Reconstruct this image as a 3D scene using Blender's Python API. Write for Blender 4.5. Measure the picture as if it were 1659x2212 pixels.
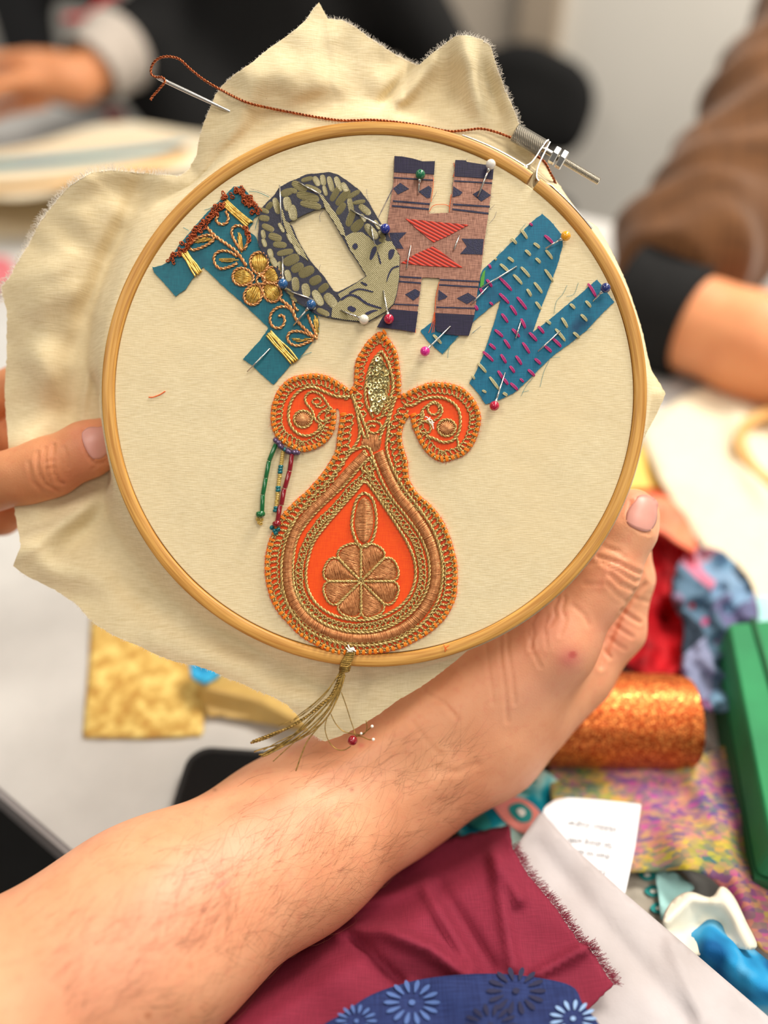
import bpy, bmesh, math, random
import numpy as np
from mathutils import Vector, Matrix, geometry, noise
for _o in list(bpy.data.objects):
    bpy.data.objects.remove(_o, do_unlink=True)
SC = bpy.context.scene
COL = SC.collection
PI = math.pi
rnd = random.Random(7)

# ------------------------------------------------------------------ camera
F = 1662.0                       # focal length in photo pixels (frame 1659 x 2212)
PITCH = math.radians(40.0)       # camera looks 40 degrees down
CAM_H = 0.36                     # metres above the table top (table top is z = 0)
HOOP_D = 0.297                   # distance of the stretched cloth from the camera
cd = bpy.data.cameras.new('camera')
cam = bpy.data.objects.new('camera', cd)
COL.objects.link(cam)
cam.location = (0, 0, CAM_H)
cam.rotation_euler = (PI / 2 - PITCH, 0, 0)
cd.sensor_fit = 'VERTICAL'
cd.sensor_height = 36.0
cd.lens = F / 2212 * 36.0
cd.clip_start = 0.01
cd.clip_end = 30
cd.dof.use_dof = True
cd.dof.focus_distance = HOOP_D + 0.002
cd.dof.aperture_fstop = 2.5
SC.camera = cam
CX = Vector((1, 0, 0))
CZ = Vector((0, -math.cos(PITCH), math.sin(PITCH)))     # towards the viewer
CY = CZ.cross(CX)
CL = Vector((0, 0, CAM_H))

# ------------------------------------------------------------------ light of the room
SC.view_settings.view_transform = 'Standard'
SC.view_settings.look = 'None'
SC.view_settings.gamma = 1.0
SC.view_settings.use_curve_mapping = False
SC.view_settings.exposure = -0.06
wd = bpy.data.worlds.new('world')
SC.world = wd
wd.use_nodes = True
wd.node_tree.nodes['Background'].inputs[0].default_value = (1.0, 0.95, 0.88, 1)
wd.node_tree.nodes['Background'].inputs[1].default_value = 0.25

def ceiling_lamp(x, y, w, power, z=1.70, col=(1.0, 0.925, 0.825)):
    ld = bpy.data.lights.new('ceiling_panel_light', 'AREA')
    ld.shape = 'SQUARE'
    ld.size = w
    ld.energy = power
    ld.color = col
    o = bpy.data.objects.new('ceiling_panel_light', ld)
    o.location = (x, y, z)
    COL.objects.link(o)
    return o
ceiling_lamp(0.55, 0.0, 0.60, 14)
ceiling_lamp(0.55, -1.50, 0.60, 13)
ceiling_lamp(-1.05, -0.70, 0.60, 13)
ceiling_lamp(-1.10, 0.95, 0.60, 6)
ceiling_lamp(2.2, -0.2, 0.60, 7)
ceiling_lamp(0.85, 1.05, 0.60, 54)  # unseen extra lamp, added to brighten the back wall

# ------------------------------------------------------------------ pixel -> place
def W(px, py, d):
    """point seen at a photo pixel at the given distance along the viewing axis"""
    return CL + (CX * ((px - 829.5) / F) + CY * ((1106 - py) / F) - CZ) * d
def ray(px, py):
    return CX * ((px - 829.5) / F) + CY * ((1106 - py) / F) - CZ
def T(px, py, h=0.0):
    """point on the level h metres above the table top"""
    r = ray(px, py)
    return CL + r * ((h - CAM_H) / r.z)
HO = W(808, 851, HOOP_D)
H = Matrix(((CX.x, CY.x, CZ.x, HO.x), (CX.y, CY.y, CZ.y, HO.y), (CX.z, CY.z, CZ.z, HO.z), (0, 0, 0, 1)))
S = F / HOOP_D                   # pixels per metre on the stretched cloth
HX0 = (808 - 829.5) / F * HOOP_D
HY0 = (1106 - 851) / F * HOOP_D
def hp(px, py, z=0.0):
    """hoop-local point on (or z above) the stretched cloth"""
    return hl(px, py, HOOP_D - z)
def hl(px, py, d):
    """hoop-local point at distance d from the camera"""
    return Vector(((px - 829.5) / F * d - HX0, (1106 - py) / F * d - HY0, HOOP_D - d))
def crop(x0, y0, k):
    return lambda X, Y: (x0 + X / k, y0 + Y / k)
C3 = crop(310, 380, 3.95)
C4 = crop(540, 330, 4.879)
C5 = crop(800, 320, 4.81)
C6 = crop(890, 440, 3.687)
C7 = crop(540, 700, 3.19)
def P(c, pts):
    return [c(*p) for p in pts]

# ------------------------------------------------------------------ materials
def lin(c):
    out = []
    for v in c[:3]:
        v = v / 255.0
        out.append(v / 12.92 if v <= 0.04045 else ((v + 0.055) / 1.055) ** 2.4)
    return (*out, 1.0)

class NT:
    def __init__(self, name):
        self.m = bpy.data.materials.new(name)
        self.m.use_nodes = True
        self.t = self.m.node_tree
        self.b = self.t.nodes['Principled BSDF']
    def n(self, typ, **kw):
        nd = self.t.nodes.new(typ)
        for k, v in kw.items():
            if k in nd.inputs.keys():
                nd.inputs[k].default_value = v
            else:
                setattr(nd, k, v)
        return nd
    def l(self, a, b):
        self.t.links.new(a, b)
    def co(self, scale=(1, 1, 1), rot=(0, 0, 0)):
        tc = self.n('ShaderNodeTexCoord')
        mp = self.n('ShaderNodeMapping')
        mp.inputs['Scale'].default_value = scale
        mp.inputs['Rotation'].default_value = rot
        self.l(tc.outputs['Object'], mp.inputs['Vector'])
        return mp.outputs['Vector']
    def noise(self, vec, scale, detail=2.0, rough=0.5):
        nd = self.n('ShaderNodeTexNoise')
        nd.inputs['Scale'].default_value = scale
        nd.inputs['Detail'].default_value = detail
        nd.inputs['Roughness'].default_value = rough
        self.l(vec, nd.inputs['Vector'])
        return nd.outputs['Fac']
    def ramp(self, fac, stops):
        r = self.n('ShaderNodeValToRGB')
        e = r.color_ramp.elements
        while len(e) < len(stops):
            e.new(0.5)
        for el, (p, c) in zip(e, stops):
            el.position = p
            el.color = c
        self.l(fac, r.inputs['Fac'])
        return r.outputs['Color']
    def mix(self, a, b, fac, mode='MIX'):
        m = self.n('ShaderNodeMix', data_type='RGBA', blend_type=mode)
        for sock, v in ((m.inputs[0], fac), (m.inputs[6], a), (m.inputs[7], b)):
            if hasattr(v, 'links'):
                self.l(v, sock)
            else:
                sock.default_value = v
        return m.outputs[2]
    def math(self, op, a, b=0.0):
        m = self.n('ShaderNodeMath', operation=op)
        for sock, v in ((m.inputs[0], a), (m.inputs[1], b)):
            if hasattr(v, 'links'):
                self.l(v, sock)
            else:
                sock.default_value = v
        return m.outputs[0]
    def bump(self, height, strength, dist):
        b = self.n('ShaderNodeBump')
        b.inputs['Strength'].default_value = strength
        b.inputs['Distance'].default_value = dist
        self.l(height, b.inputs['Height'])
        self.l(b.outputs['Normal'], self.b.inputs['Normal'])
    def base(self, v):
        if hasattr(v, 'links'):
            self.l(v, self.b.inputs['Base Color'])
        else:
            self.b.inputs['Base Color'].default_value = v
    def set(self, **kw):
        for k, v in kw.items():
            self.b.inputs[k.replace('_', ' ')].default_value = v

def simple(name, c, rough=0.5, metal=0.0, c2=None, scale=300, bump=0.0, bscale=1500, bdist=0.0003, spec=0.5, **kw):
    t = NT(name)
    v = t.co()
    if c2 is not None:
        t.base(t.ramp(t.noise(v, scale, 3), [(0.35, lin(c)), (0.65, lin(c2))]))
    else:
        t.base(lin(c))
    t.set(Roughness=rough, Metallic=metal)
    t.b.inputs['Specular IOR Level'].default_value = spec
    for k, val in kw.items():
        t.b.inputs[k.replace('_', ' ')].default_value = val
    if bump:
        t.bump(t.noise(v, bscale, 2), bump, bdist)
    return t.m

def woven(name, c, c2, pitch, ang=0.0, rough=0.75, bump=0.5, var=0.15, metal=0.0, sheen=0.0, spec=0.3, big=None):
    """plain-weave cloth: thread direction rows of stretched noise both ways"""
    t = NT(name)
    va = t.co((1 / pitch, 0.06 / pitch, 1), (0, 0, ang))
    vb = t.co((0.06 / pitch, 1 / pitch, 1), (0, 0, ang))
    a = t.noise(va, 1.0, 1.0)
    b = t.noise(vb, 1.0, 1.0)
    s = t.math('ADD', a, b)
    s = t.math('MULTIPLY', s, 0.5)
    col = t.ramp(s, [(0.5 - var, lin(c)), (0.5 + var, lin(c2))])
    if big:
        v = t.co()
        col = t.mix(col, lin(big[0]), t.ramp(t.noise(v, big[1], 3), [(big[2], (0, 0, 0, 1)), (big[2] + 0.15, (1, 1, 1, 1))]))
    t.base(col)
    t.set(Roughness=rough, Metallic=metal)
    t.b.inputs['Specular IOR Level'].default_value = spec
    t.b.inputs['Sheen Weight'].default_value = sheen
    if bump:
        t.bump(s, bump, pitch * 0.5)
    return t.m

# ------------------------------------------------------------------ objects
def tag(o, label=None, cat=None, group=None, kind=None):
    if label: o['label'] = label
    if cat: o['category'] = cat
    if group: o['group'] = group
    if kind: o['kind'] = kind
    return o
def new_obj(name, data, parent=None, M=None):
    o = bpy.data.objects.new(name, data)
    COL.objects.link(o)
    if parent is not None:
        o.parent = parent
    if M is not None:
        o.matrix_local = M if parent is not None else M
    return o
def empty(name, M, label, cat, group=None, kind=None):
    o = new_obj(name, None)
    o.empty_display_size = 0.01
    o.matrix_world = M
    return tag(o, label, cat, group, kind)
TR = Matrix.Translation

def resample(pts, step, closed=False, smooth=True):
    """Catmull-Rom through the points, evenly re-spaced"""
    p = [Vector(q) if len(q) == 3 else Vector((q[0], q[1], 0)) for q in pts]
    n = len(p)
    if smooth and n > 2:
        out = []
        segs = n if closed else n - 1
        for i in range(segs):
            if closed:
                a, b, c, d = p[(i - 1) % n], p[i], p[(i + 1) % n], p[(i + 2) % n]
            else:
                b, c = p[i], p[i + 1]
                a = p[i - 1] if i else b * 2 - c
                d = p[i + 2] if i + 2 < n else c * 2 - b
            for k in range(10):
                t = k / 10
                out.append(0.5 * (2 * b + (c - a) * t + (2 * a - 5 * b + 4 * c - d) * t * t + (3 * b - a - 3 * c + d) * t ** 3))
        if not closed:
            out.append(p[-1])
        p = out
    if closed:
        p = p + [p[0]]
    L = [0.0]
    for a, b in zip(p, p[1:]):
        L.append(L[-1] + (b - a).length)
    m = max(2, int(round(L[-1] / step)))
    res, j = [], 0
    for i in range(m + (0 if closed else 1)):
        s = L[-1] * i / m
        while j < len(L) - 2 and L[j + 1] < s:
            j += 1
        seg = L[j + 1] - L[j]
        t = 0 if seg < 1e-12 else (s - L[j]) / seg
        res.append(p[j].lerp(p[j + 1], min(1, max(0, t))))
    return res

def tangents(path, closed=False):
    n = len(path)
    out = []
    for i in range(n):
        if closed:
            d = path[(i + 1) % n] - path[i - 1]
        else:
            d = path[min(n - 1, i + 1)] - path[max(0, i - 1)]
        out.append(d.normalized() if d.length > 1e-12 else Vector((1, 0, 0)))
    return out

class MB:
    def __init__(self):
        self.v, self.f, self.mi = [], [], []
        self.m = 0
    def add(self, verts, faces):
        o = len(self.v)
        self.v.extend(tuple(p) for p in verts)
        for f in faces:
            self.f.append(tuple(i + o for i in f))
            self.mi.append(self.m)
    def tube(self, path, r, sides=6, closed=False, caps=True, up=Vector((0, 0, 1)), flat=1.0, mod=None):
        n = len(path)
        tg = tangents(path, closed)
        vs = []
        prev = None
        for i, p in enumerate(path):
            ri = r(i / max(1, n - 1)) if callable(r) else r
            if prev is None:
                a = up.cross(tg[i])
                if a.length < 1e-4:
                    a = Vector((1, 0, 0)).cross(tg[i])
            else:
                a = prev - tg[i] * prev.dot(tg[i])
            a.normalize()
            prev = a
            b = tg[i].cross(a)
            for k in range(sides):
                w = 2 * PI * k / sides
                rk = ri * mod(i / max(1, n - 1), w) if mod else ri
                vs.append(p + a * (math.cos(w) * rk) + b * (math.sin(w) * rk * flat))
        fs = []
        m = n if closed else n - 1
        for i in range(m):
            j = (i + 1) % n
            for k in range(sides):
                l = (k + 1) % sides
                fs.append((i * sides + k, i * sides + l, j * sides + l, j * sides + k))
        if not closed and caps:
            fs.append(tuple(range(sides - 1, -1, -1)))
            fs.append(tuple(range((n - 1) * sides, n * sides)))
        self.add(vs, fs)
        return self
    def cord(self, path, r, pitch, strands=2, sides=5, closed=False):
        """twisted cord: helical strands around the path (path step about pitch / 6)"""
        n = len(path)
        tg = tangents(path, closed)
        s = 0.0
        helix = [[] for _ in range(strands)]
        for i, p in enumerate(path):
            if i:
                s += (p - path[i - 1]).length
            a = Vector((0, 0, 1)).cross(tg[i])
            if a.length < 1e-4:
                a = Vector((1, 0, 0))
            a.normalize()
            b = tg[i].cross(a)
            for k in range(strands):
                w = 2 * PI * (s / pitch + k / strands)
                helix[k].append(p + (a * math.cos(w) + b * math.sin(w)) * r * 0.5)
        for h in helix:
            self.tube(h, r * 0.56, sides, closed)
        return self
    def ball(self, c, r, seg=12, rings=8, sq=(1, 1, 1)):
        c = Vector(c)
        vs = [c + Vector((0, 0, r * sq[2]))]
        for i in range(1, rings):
            a = PI * i / rings
            for k in range(seg):
                w = 2 * PI * k / seg
                vs.append(c + Vector((math.sin(a) * math.cos(w) * r * sq[0], math.sin(a) * math.sin(w) * r * sq[1], math.cos(a) * r * sq[2])))
        vs.append(c - Vector((0, 0, r * sq[2])))
        fs = []
        for k in range(seg):
            fs.append((0, 1 + k, 1 + (k + 1) % seg))
        for i in range(rings - 2):
            for k in range(seg):
                a, b = 1 + i * seg + k, 1 + i * seg + (k + 1) % seg
                fs.append((a, a + seg, b + seg, b))
        last = len(vs) - 1
        o = 1 + (rings - 2) * seg
        for k in range(seg):
            fs.append((o + k, last, o + (k + 1) % seg))
        self.add(vs, fs)
        return self
    def prism(self, poly, z0, z1, holes=(), bottom=False):
        loops = [[Vector((p[0], p[1], 0)) for p in poly]] + [[Vector((p[0], p[1], 0)) for p in h] for h in holes]
        tris = geometry.tessellate_polygon(loops)
        flat = [p for l in loops for p in l]
        n = len(flat)
        def up(t):
            a, b, c = (flat[i] for i in t)
            return (b - a).cross(c - a).z > 0
        fs = [t if up(t) else tuple(reversed(t)) for t in tris]
        vs = [(p.x, p.y, z1) for p in flat] + [(p.x, p.y, z0) for p in flat]
        if bottom:
            fs = fs + [tuple(i + n for i in reversed(f)) for f in fs]
        o = 0
        for li, l in enumerate(loops):
            m = len(l)
            area = sum(l[i].x * l[(i + 1) % m].y - l[(i + 1) % m].x * l[i].y for i in range(m))
            ccw = (area > 0) == (li == 0)
            for i in range(m):
                a, b = o + i, o + (i + 1) % m
                fs.append((a, a + n, b + n, b) if ccw else (b, b + n, a + n, a))
            o += m
        self.add(vs, fs)
        return self
    def box(self, c, s, M=None):
        M = M or Matrix.Identity(3)
        vs = []
        for x in (-1, 1):
            for y in (-1, 1):
                for z in (-1, 1):
                    vs.append(Vector(c) + M @ Vector((x * s[0] / 2, y * s[1] / 2, z * s[2] / 2)))
        self.add(vs, [(0, 1, 3, 2), (4, 6, 7, 5), (0, 4, 5, 1), (2, 3, 7, 6), (0, 2, 6, 4), (1, 5, 7, 3)])
        return self
    def lathe(self, prof, seg=32, origin=Vector((0, 0, 0)), axis=Vector((0, 0, 1)), caps=True, mod=None):
        """profile of (radius, height) about the axis"""
        axis = axis.normalized()
        a = axis.orthogonal().normalized()
        b = axis.cross(a)
        vs, fs = [], []
        for i, (r, h) in enumerate(prof):
            for k in range(seg):
                w = 2 * PI * k / seg
                rr = r * (mod(i, k) if mod else 1)
                vs.append(origin + axis * h + a * (math.cos(w) * rr) + b * (math.sin(w) * rr))
        for i in range(len(prof) - 1):
            for k in range(seg):
                l = (k + 1) % seg
                fs.append((i * seg + k, i * seg + l, (i + 1) * seg + l, (i + 1) * seg + k))
        if caps:
            fs.append(tuple(range(seg - 1, -1, -1)))
            fs.append(tuple(range((len(prof) - 1) * seg, len(prof) * seg)))
        self.add(vs, fs)
        return self
    def mesh(self, name, mats, origin=None, smooth=True):
        me = bpy.data.meshes.new(name)
        v = self.v
        if origin is not None:
            v = [(p[0] - origin[0], p[1] - origin[1], p[2] - origin[2]) for p in v]
        me.from_pydata(v, [], self.f)
        for m in (mats if isinstance(mats, (list, tuple)) else [mats]):
            me.materials.append(m)
        if any(self.mi):
            me.polygons.foreach_set('material_index', self.mi)
        me.polygons.foreach_set('use_smooth', [smooth] * len(me.polygons))
        me.update()
        return me
    def obj(self, name, mats, parent=None, origin=None, smooth=True, M=None, sharp=None):
        me = self.mesh(name, mats, origin, smooth)
        if sharp:
            try:
                me.set_sharp_from_angle(angle=math.radians(sharp))
            except Exception:
                pass
        o = new_obj(name, me, parent)
        if M is not None:
            if parent is None:
                o.matrix_world = M
            else:
                o.matrix_local = M
        return o

def htop(name, mb, mats, label, cat, origin, group=None, smooth=True, kind=None, sharp=None):
    """one-mesh thing built in hoop-local coordinates"""
    o = mb.obj(name, mats, None, origin, smooth, H @ TR(origin), sharp)
    return tag(o, label, cat, group, kind)
def hempty(name, origin, label, cat, group=None):
    return empty(name, H @ TR(Vector(origin)), label, cat, group)
def H3(c, pts, z=0.0):
    return [hp(*(c(*p) if c else p), z) for p in pts]

def fray(mb, path, n, length, r, z=0.0003, closed=True, out=1.0, spread=0.7, prob=None, sides=3, droop=0.0):
    """loose fibres standing out from a cut edge; path in hoop-local points, ordered anticlockwise = outward is right-hand"""
    tg = tangents(path, closed)
    m = len(path)
    for _ in range(n):
        i = rnd.randrange(m)
        if prob and not prob(i / m):
            continue
        t = tg[i]
        nrm = Vector((t.y, -t.x, 0)) * out
        ln = length * rnd.uniform(0.3, 1.0)
        a = rnd.uniform(-spread, spread)
        d = (nrm * math.cos(a) + t * math.sin(a))
        c = rnd.uniform(-0.6, 0.6)
        e = Vector((-d.y, d.x, 0))
        p0 = path[i] - d * 0.0002 + Vector((0, 0, z))
        pts = [p0, p0 + d * ln * 0.5 + e * c * ln * 0.15 + Vector((0, 0, rnd.uniform(0, 0.2) * ln)),
               p0 + d * ln + e * c * ln * 0.5 + Vector((0, 0, rnd.uniform(-0.1, 0.25) * ln - droop * ln))]
        mb.tube(pts, lambda u: r * (1 - 0.6 * u), sides, False, False)
# ------------------------------------------------------------------ the materials used
def cotton_mat():
    t = NT('unbleached_cotton')
    ang = math.radians(14)
    va = t.co((1 / 0.0003, 0.10 / 0.0003, 40), (0, 0, ang))
    vb = t.co((0.07 / 0.0003, 1 / 0.0003, 40), (0, 0, ang))
    a = t.noise(va, 1.0, 1.5)
    b = t.noise(vb, 1.0, 1.5)
    s = t.math('ADD', t.math('MULTIPLY', a, 0.25), t.math('MULTIPLY', b, 0.75))
    col = t.ramp(s, [(0.32, lin((210, 192, 150))), (0.66, lin((232, 217, 180)))])
    v = t.co()
    fleck = t.ramp(t.noise(t.co((900, 1300, 500), (0, 0, 0.5)), 1.0, 1.0), [(0.79, (0, 0, 0, 1)), (0.82, (1, 1, 1, 1))])
    col = t.mix(col, lin((150, 120, 80)), t.math('MULTIPLY', fleck, 0.6))
    soil = t.ramp(t.noise(v, 22, 3), [(0.4, (0, 0, 0, 1)), (0.75, (1, 1, 1, 1))])
    col = t.mix(col, lin((224, 202, 158)), t.math('MULTIPLY', soil, 0.5))
    t.base(col)
    t.set(Roughness=0.85)
    t.b.inputs['Specular IOR Level'].default_value = 0.2
    t.b.inputs['Sheen Weight'].default_value = 0.15
    t.b.inputs['Subsurface Weight'].default_value = 0.0
    wr = t.noise(v, 60, 3)
    t.bump(t.math('ADD', s, t.math('MULTIPLY', wr, 1.5)), 0.35, 0.00035)
    return t.m
M_COTTON = cotton_mat()
M_LINT = simple('cotton_fibre', (246, 238, 224), 0.9)

def wood_mat(name, c1, c2, k=1.0):
    t = NT(name)
    tc = t.n('ShaderNodeTexCoord')
    gr = t.n('ShaderNodeSeparateXYZ')
    t.l(tc.outputs['Object'], gr.inputs[0])
    rad = t.math('SQRT', t.math('ADD', t.math('MULTIPLY', gr.outputs[0], gr.outputs[0]), t.math('MULTIPLY', gr.outputs[1], gr.outputs[1])))
    cb = t.n('ShaderNodeCombineXYZ')
    t.l(t.math('MULTIPLY', gr.outputs[0], 45), cb.inputs[0])
    t.l(t.math('MULTIPLY', gr.outputs[1], 45), cb.inputs[1])
    t.l(t.math('ADD', t.math('MULTIPLY', rad, 1500 * k), t.math('MULTIPLY', gr.outputs[2], 900 * k)), cb.inputs[2])
    s = t.noise(cb.outputs[0], 1.0, 3)
    t.base(t.ramp(s, [(0.32, lin(c1)), (0.68, lin(c2))]))
    t.set(Roughness=0.42)
    t.b.inputs['Specular IOR Level'].default_value = 0.4
    t.bump(s, 0.25, 0.0002)
    return t.m
M_BAMBOO = wood_mat('bamboo_ring', (178, 122, 52), (216, 164, 84))
M_STEEL = simple('plated_steel', (205, 203, 198), 0.22, 1.0, bump=0.1, bscale=800, bdist=0.0001)
M_STEEL_D = simple('knurled_steel', (190, 184, 172), 0.32, 1.0)
M_PIN = simple('pin_steel', (225, 222, 215), 0.25, 1.0)
M_GOLD = simple('old_gold_cord', (218, 192, 126), 0.36, 0.55, c2=(172, 138, 78), scale=900)
M_GOLDP = simple('pale_gold_thread', (226, 192, 106), 0.32, 0.65, c2=(190, 146, 58), scale=700)
M_COPPER = simple('copper_wire', (226, 162, 106), 0.32, 0.45, c2=(186, 120, 72), scale=700)
M_COPTHREAD = simple('copper_thread', (196, 108, 58), 0.3, 0.65, c2=(120, 54, 26), scale=1500)
M_RUST = simple('rust_metal_thread', (206, 108, 60), 0.33, 0.6, c2=(132, 52, 26), scale=1200)
M_ROSEGOLD = simple('rose_gold_cord', (230, 176, 120), 0.35, 0.6, c2=(194, 128, 74), scale=900)
M_ORANGE = woven('orange_silk', (228, 64, 2), (246, 88, 6), 0.00030, 0.3, 0.5, 0.35, 0.2, sheen=0.1, big=((196, 56, 8), 45, 0.62))
M_ORTHREAD = simple('orange_cotton_thread', (252, 150, 22), 0.6, c2=(236, 112, 6), scale=6)
M_ORFIBRE = simple('orange_fibre', (246, 96, 24), 0.7)
M_SEQUIN = simple('gold_sequin', (206, 190, 132), 0.22, 0.9)
M_TEAL = woven('teal_silk', (6, 82, 100), (18, 110, 124), 0.00028, -0.72, 0.45, 0.3, 0.2, sheen=0.2, big=((4, 66, 86), 60, 0.6))
M_TEALN = woven('petrol_blue_cotton', (0, 84, 116), (6, 114, 144), 0.0003, 0.6, 0.6, 0.3, 0.22, sheen=0.2, big=((0, 66, 100), 70, 0.58))
M_TEALFIB = simple('teal_fibre', (24, 140, 152), 0.7)
M_NAVYFIB = simple('navy_fibre', (60, 64, 110), 0.7)
M_OLIVE = woven('olive_brocade', (96, 88, 54), (150, 138, 92), 0.00045, 0.9, 0.5, 0.7, 0.2, metal=0.15)
M_OLIVE2 = woven('olive_brocade_light', (104, 95, 60), (164, 152, 102), 0.0005, -0.5, 0.45, 0.8, 0.22, metal=0.2)
def ribbed(name, ca, cb, scale, ang, dist, metal=0.15):
    t = NT(name)
    w = t.n('ShaderNodeTexWave')
    w.inputs['Scale'].default_value = scale
    w.inputs['Distortion'].default_value = 0.6
    w.inputs['Detail Scale'].default_value = 2.0
    t.l(t.co((1, 1, 1), (0, 0, ang)), w.inputs['Vector'])
    t.base(t.ramp(w.outputs['Fac'], [(0.15, lin(ca)), (0.75, lin(cb))]))
    t.set(Roughness=0.42, Metallic=metal)
    t.bump(w.outputs['Fac'], 0.6, dist)
    return t.m
M_LEAF = ribbed('olive_leaf_rib', (98, 90, 55), (186, 174, 122), 1.7, 0.9, 0.05)
M_OLIVEG = ribbed('olive_ground_twill', (92, 84, 48), (160, 148, 98), 600, -0.75, 0.0002)
M_GOLDU = simple('old_gold_loop', (218, 192, 126), 0.36, 0.55, c2=(172, 138, 78), scale=3)
M_ONAVY = simple('brocade_navy_ground', (26, 26, 46), 0.6, c2=(40, 40, 58), scale=900, bump=0.4, bscale=2600)
M_HBASE = woven('rose_lurex', (104, 68, 58), (182, 134, 114), 0.00022, 0.06, 0.42, 0.7, 0.16, metal=0.35)
M_HNAVY = woven('midnight_satin', (18, 15, 42), (36, 28, 62), 0.00035, 0.06, 0.45, 0.5, 0.2, sheen=0.1)
M_HBLUE = simple('woven_navy_motif', (22, 24, 66), 0.6, c2=(16, 16, 50), scale=900, bump=0.5, bscale=2500)
M_HRED = NT('red_twill')
def _twill(t, ca, cb):
    v = t.co((1, 1, 1), (0, 0, math.radians(-62)))
    w = t.n('ShaderNodeTexWave')
    w.inputs['Scale'].default_value = 250
    w.inputs['Distortion'].default_value = 0.3
    t.l(v, w.inputs['Vector'])
    t.base(t.ramp(w.outputs['Fac'], [(0.1, lin(ca)), (0.6, lin(cb))]))
    t.set(Roughness=0.6)
    t.bump(w.outputs['Fac'], 0.6, 0.0002)
    return t.m
M_HRED = _twill(M_HRED, (118, 12, 2), (208, 48, 8))
M_STP = simple('magenta_floss', (206, 58, 132), 0.6, c2=(160, 30, 98), scale=7)
M_STC = simple('cream_floss', (210, 202, 158), 0.6, c2=(172, 162, 114), scale=7)
M_GREENSCRAP = simple('leaf_green_cotton', (70, 150, 40), 0.6)
def head(name, c):
    return simple('pin_head_' + name, c, 0.18, 0.0, spec=0.6, Coat_Weight=0.6)
def glass(name, c, rough=0.08, tr=0.5):
    return simple('glass_bead_' + name, c, rough, 0.0, spec=0.6, Transmission_Weight=tr, Coat_Weight=0.5)

def skin_mat(name, c1, c2, c3, bumpk=1.0):
    t = NT(name)
    v = t.co()
    a = t.noise(v, 45, 4, 0.6)
    b = t.noise(v, 260, 3, 0.6)
    col = t.ramp(a, [(0.33, lin(c1)), (0.67, lin(c2))])
    col = t.mix(col, lin(c3), t.math('MULTIPLY', t.ramp(b, [(0.52, (0, 0, 0, 1)), (0.75, (1, 1, 1, 1))]), 0.35))
    at = t.n('ShaderNodeAttribute', attribute_name='tint')
    col = t.mix(col, at.outputs['Color'], at.outputs['Alpha'])
    t.base(col)
    t.set(Roughness=0.48)
    t.b.inputs['Specular IOR Level'].default_value = 0.35
    t.b.inputs['Subsurface Weight'].default_value = 0.18
    t.b.inputs['Subsurface Radius'].default_value = (1.0, 0.35, 0.2)
    t.b.inputs['Subsurface Scale'].default_value = 0.003
    vo = t.n('ShaderNodeTexVoronoi', feature='DISTANCE_TO_EDGE')
    vo.inputs['Scale'].default_value = 900
    t.l(v, vo.inputs['Vector'])
    h = t.math('ADD', t.math('MULTIPLY', vo.outputs['Distance'], 0.8), t.noise(v, 1300, 2))
    t.bump(h, 0.22 * bumpk, 0.0003)
    return t.m
M_SKIN = skin_mat('fair_skin', (226, 156, 116), (236, 172, 132), (224, 134, 106))
M_SKIN2 = skin_mat('warm_skin', (204, 136, 92), (218, 152, 108), (202, 118, 86))
M_SKIN3 = skin_mat('tan_skin', (222, 146, 100), (232, 160, 112), (222, 140, 100), 0.4)
M_NAIL = simple('fingernail', (206, 140, 128), 0.42, c2=(220, 156, 142), scale=60, Subsurface_Weight=0.1)
M_HAIR = simple('arm_hair', (118, 72, 40), 0.5)
# ------------------------------------------------------------------ the room
E_ = Vector((0.82, -0.572, 0)).normalized()     # along the table's long edge
N_ = Vector((0.572, 0.82, 0)).normalized()      # away from the viewer, across the table
UP = Vector((0, 0, 1))
_e0, _e1 = T(0, 1701), T(180, 1856)             # two points of the near edge in the photo
E_ = (_e1 - _e0).normalized()
N_ = Vector((-E_.y, E_.x, 0))
NEAR = _e0.dot(N_)
FAR = T(180, 240).dot(N_)
R3 = Matrix((E_, N_, UP)).transposed()          # local (along, across, up) -> world
def A(a, b, z=0.0):
    return E_ * a + N_ * b + UP * z

def wallmat():
    t = NT('painted_wall')
    v = t.co()
    t.base(t.ramp(t.noise(v, 3, 3), [(0.3, lin((234, 230, 220))), (0.7, lin((240, 236, 227)))]))
    t.set(Roughness=0.8)
    t.bump(t.noise(v, 220, 3), 0.15, 0.001)
    return t.m
M_WALL = wallmat()
M_FRAME = simple('door_frame_paint', (176, 160, 140), 0.6, c2=(184, 168, 148), scale=8)
M_DOOR = simple('door_leaf_paint', (206, 194, 178), 0.6, c2=(212, 200, 184), scale=6)
M_CARPET = simple('charcoal_carpet', (26, 25, 25), 0.95, c2=(36, 35, 35), scale=180, bump=0.6, bscale=400, bdist=0.003)
M_TABLE = simple('white_laminate', (204, 203, 200), 0.38, c2=(198, 197, 194), scale=40, spec=0.4)
M_EDGE = simple('grey_edge_band', (150, 146, 146), 0.45)
M_METAL = simple('grey_leg_metal', (120, 120, 122), 0.4, 0.8)
M_BLACKCLOTH = woven('black_jersey', (14, 14, 14), (26, 26, 27), 0.0012, 0.2, 0.9, 0.4)
M_BLACKPL = simple('black_plastic', (16, 16, 17), 0.45)
M_BLACKUPH = simple('black_upholstery', (15, 15, 15), 0.9, c2=(22, 22, 23), scale=300, bump=0.4, bscale=900, bdist=0.001)

FLOOR_Z = -0.73
WALL_B = FAR + 1.05
mb = MB()
mb.box(A(0, 0.2, FLOOR_Z - 0.05), (7.0, 6.4, 0.1), R3)
tag(mb.obj('floor', M_CARPET, smooth=False), 'dark charcoal carpet floor', None, None, 'structure')
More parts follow.
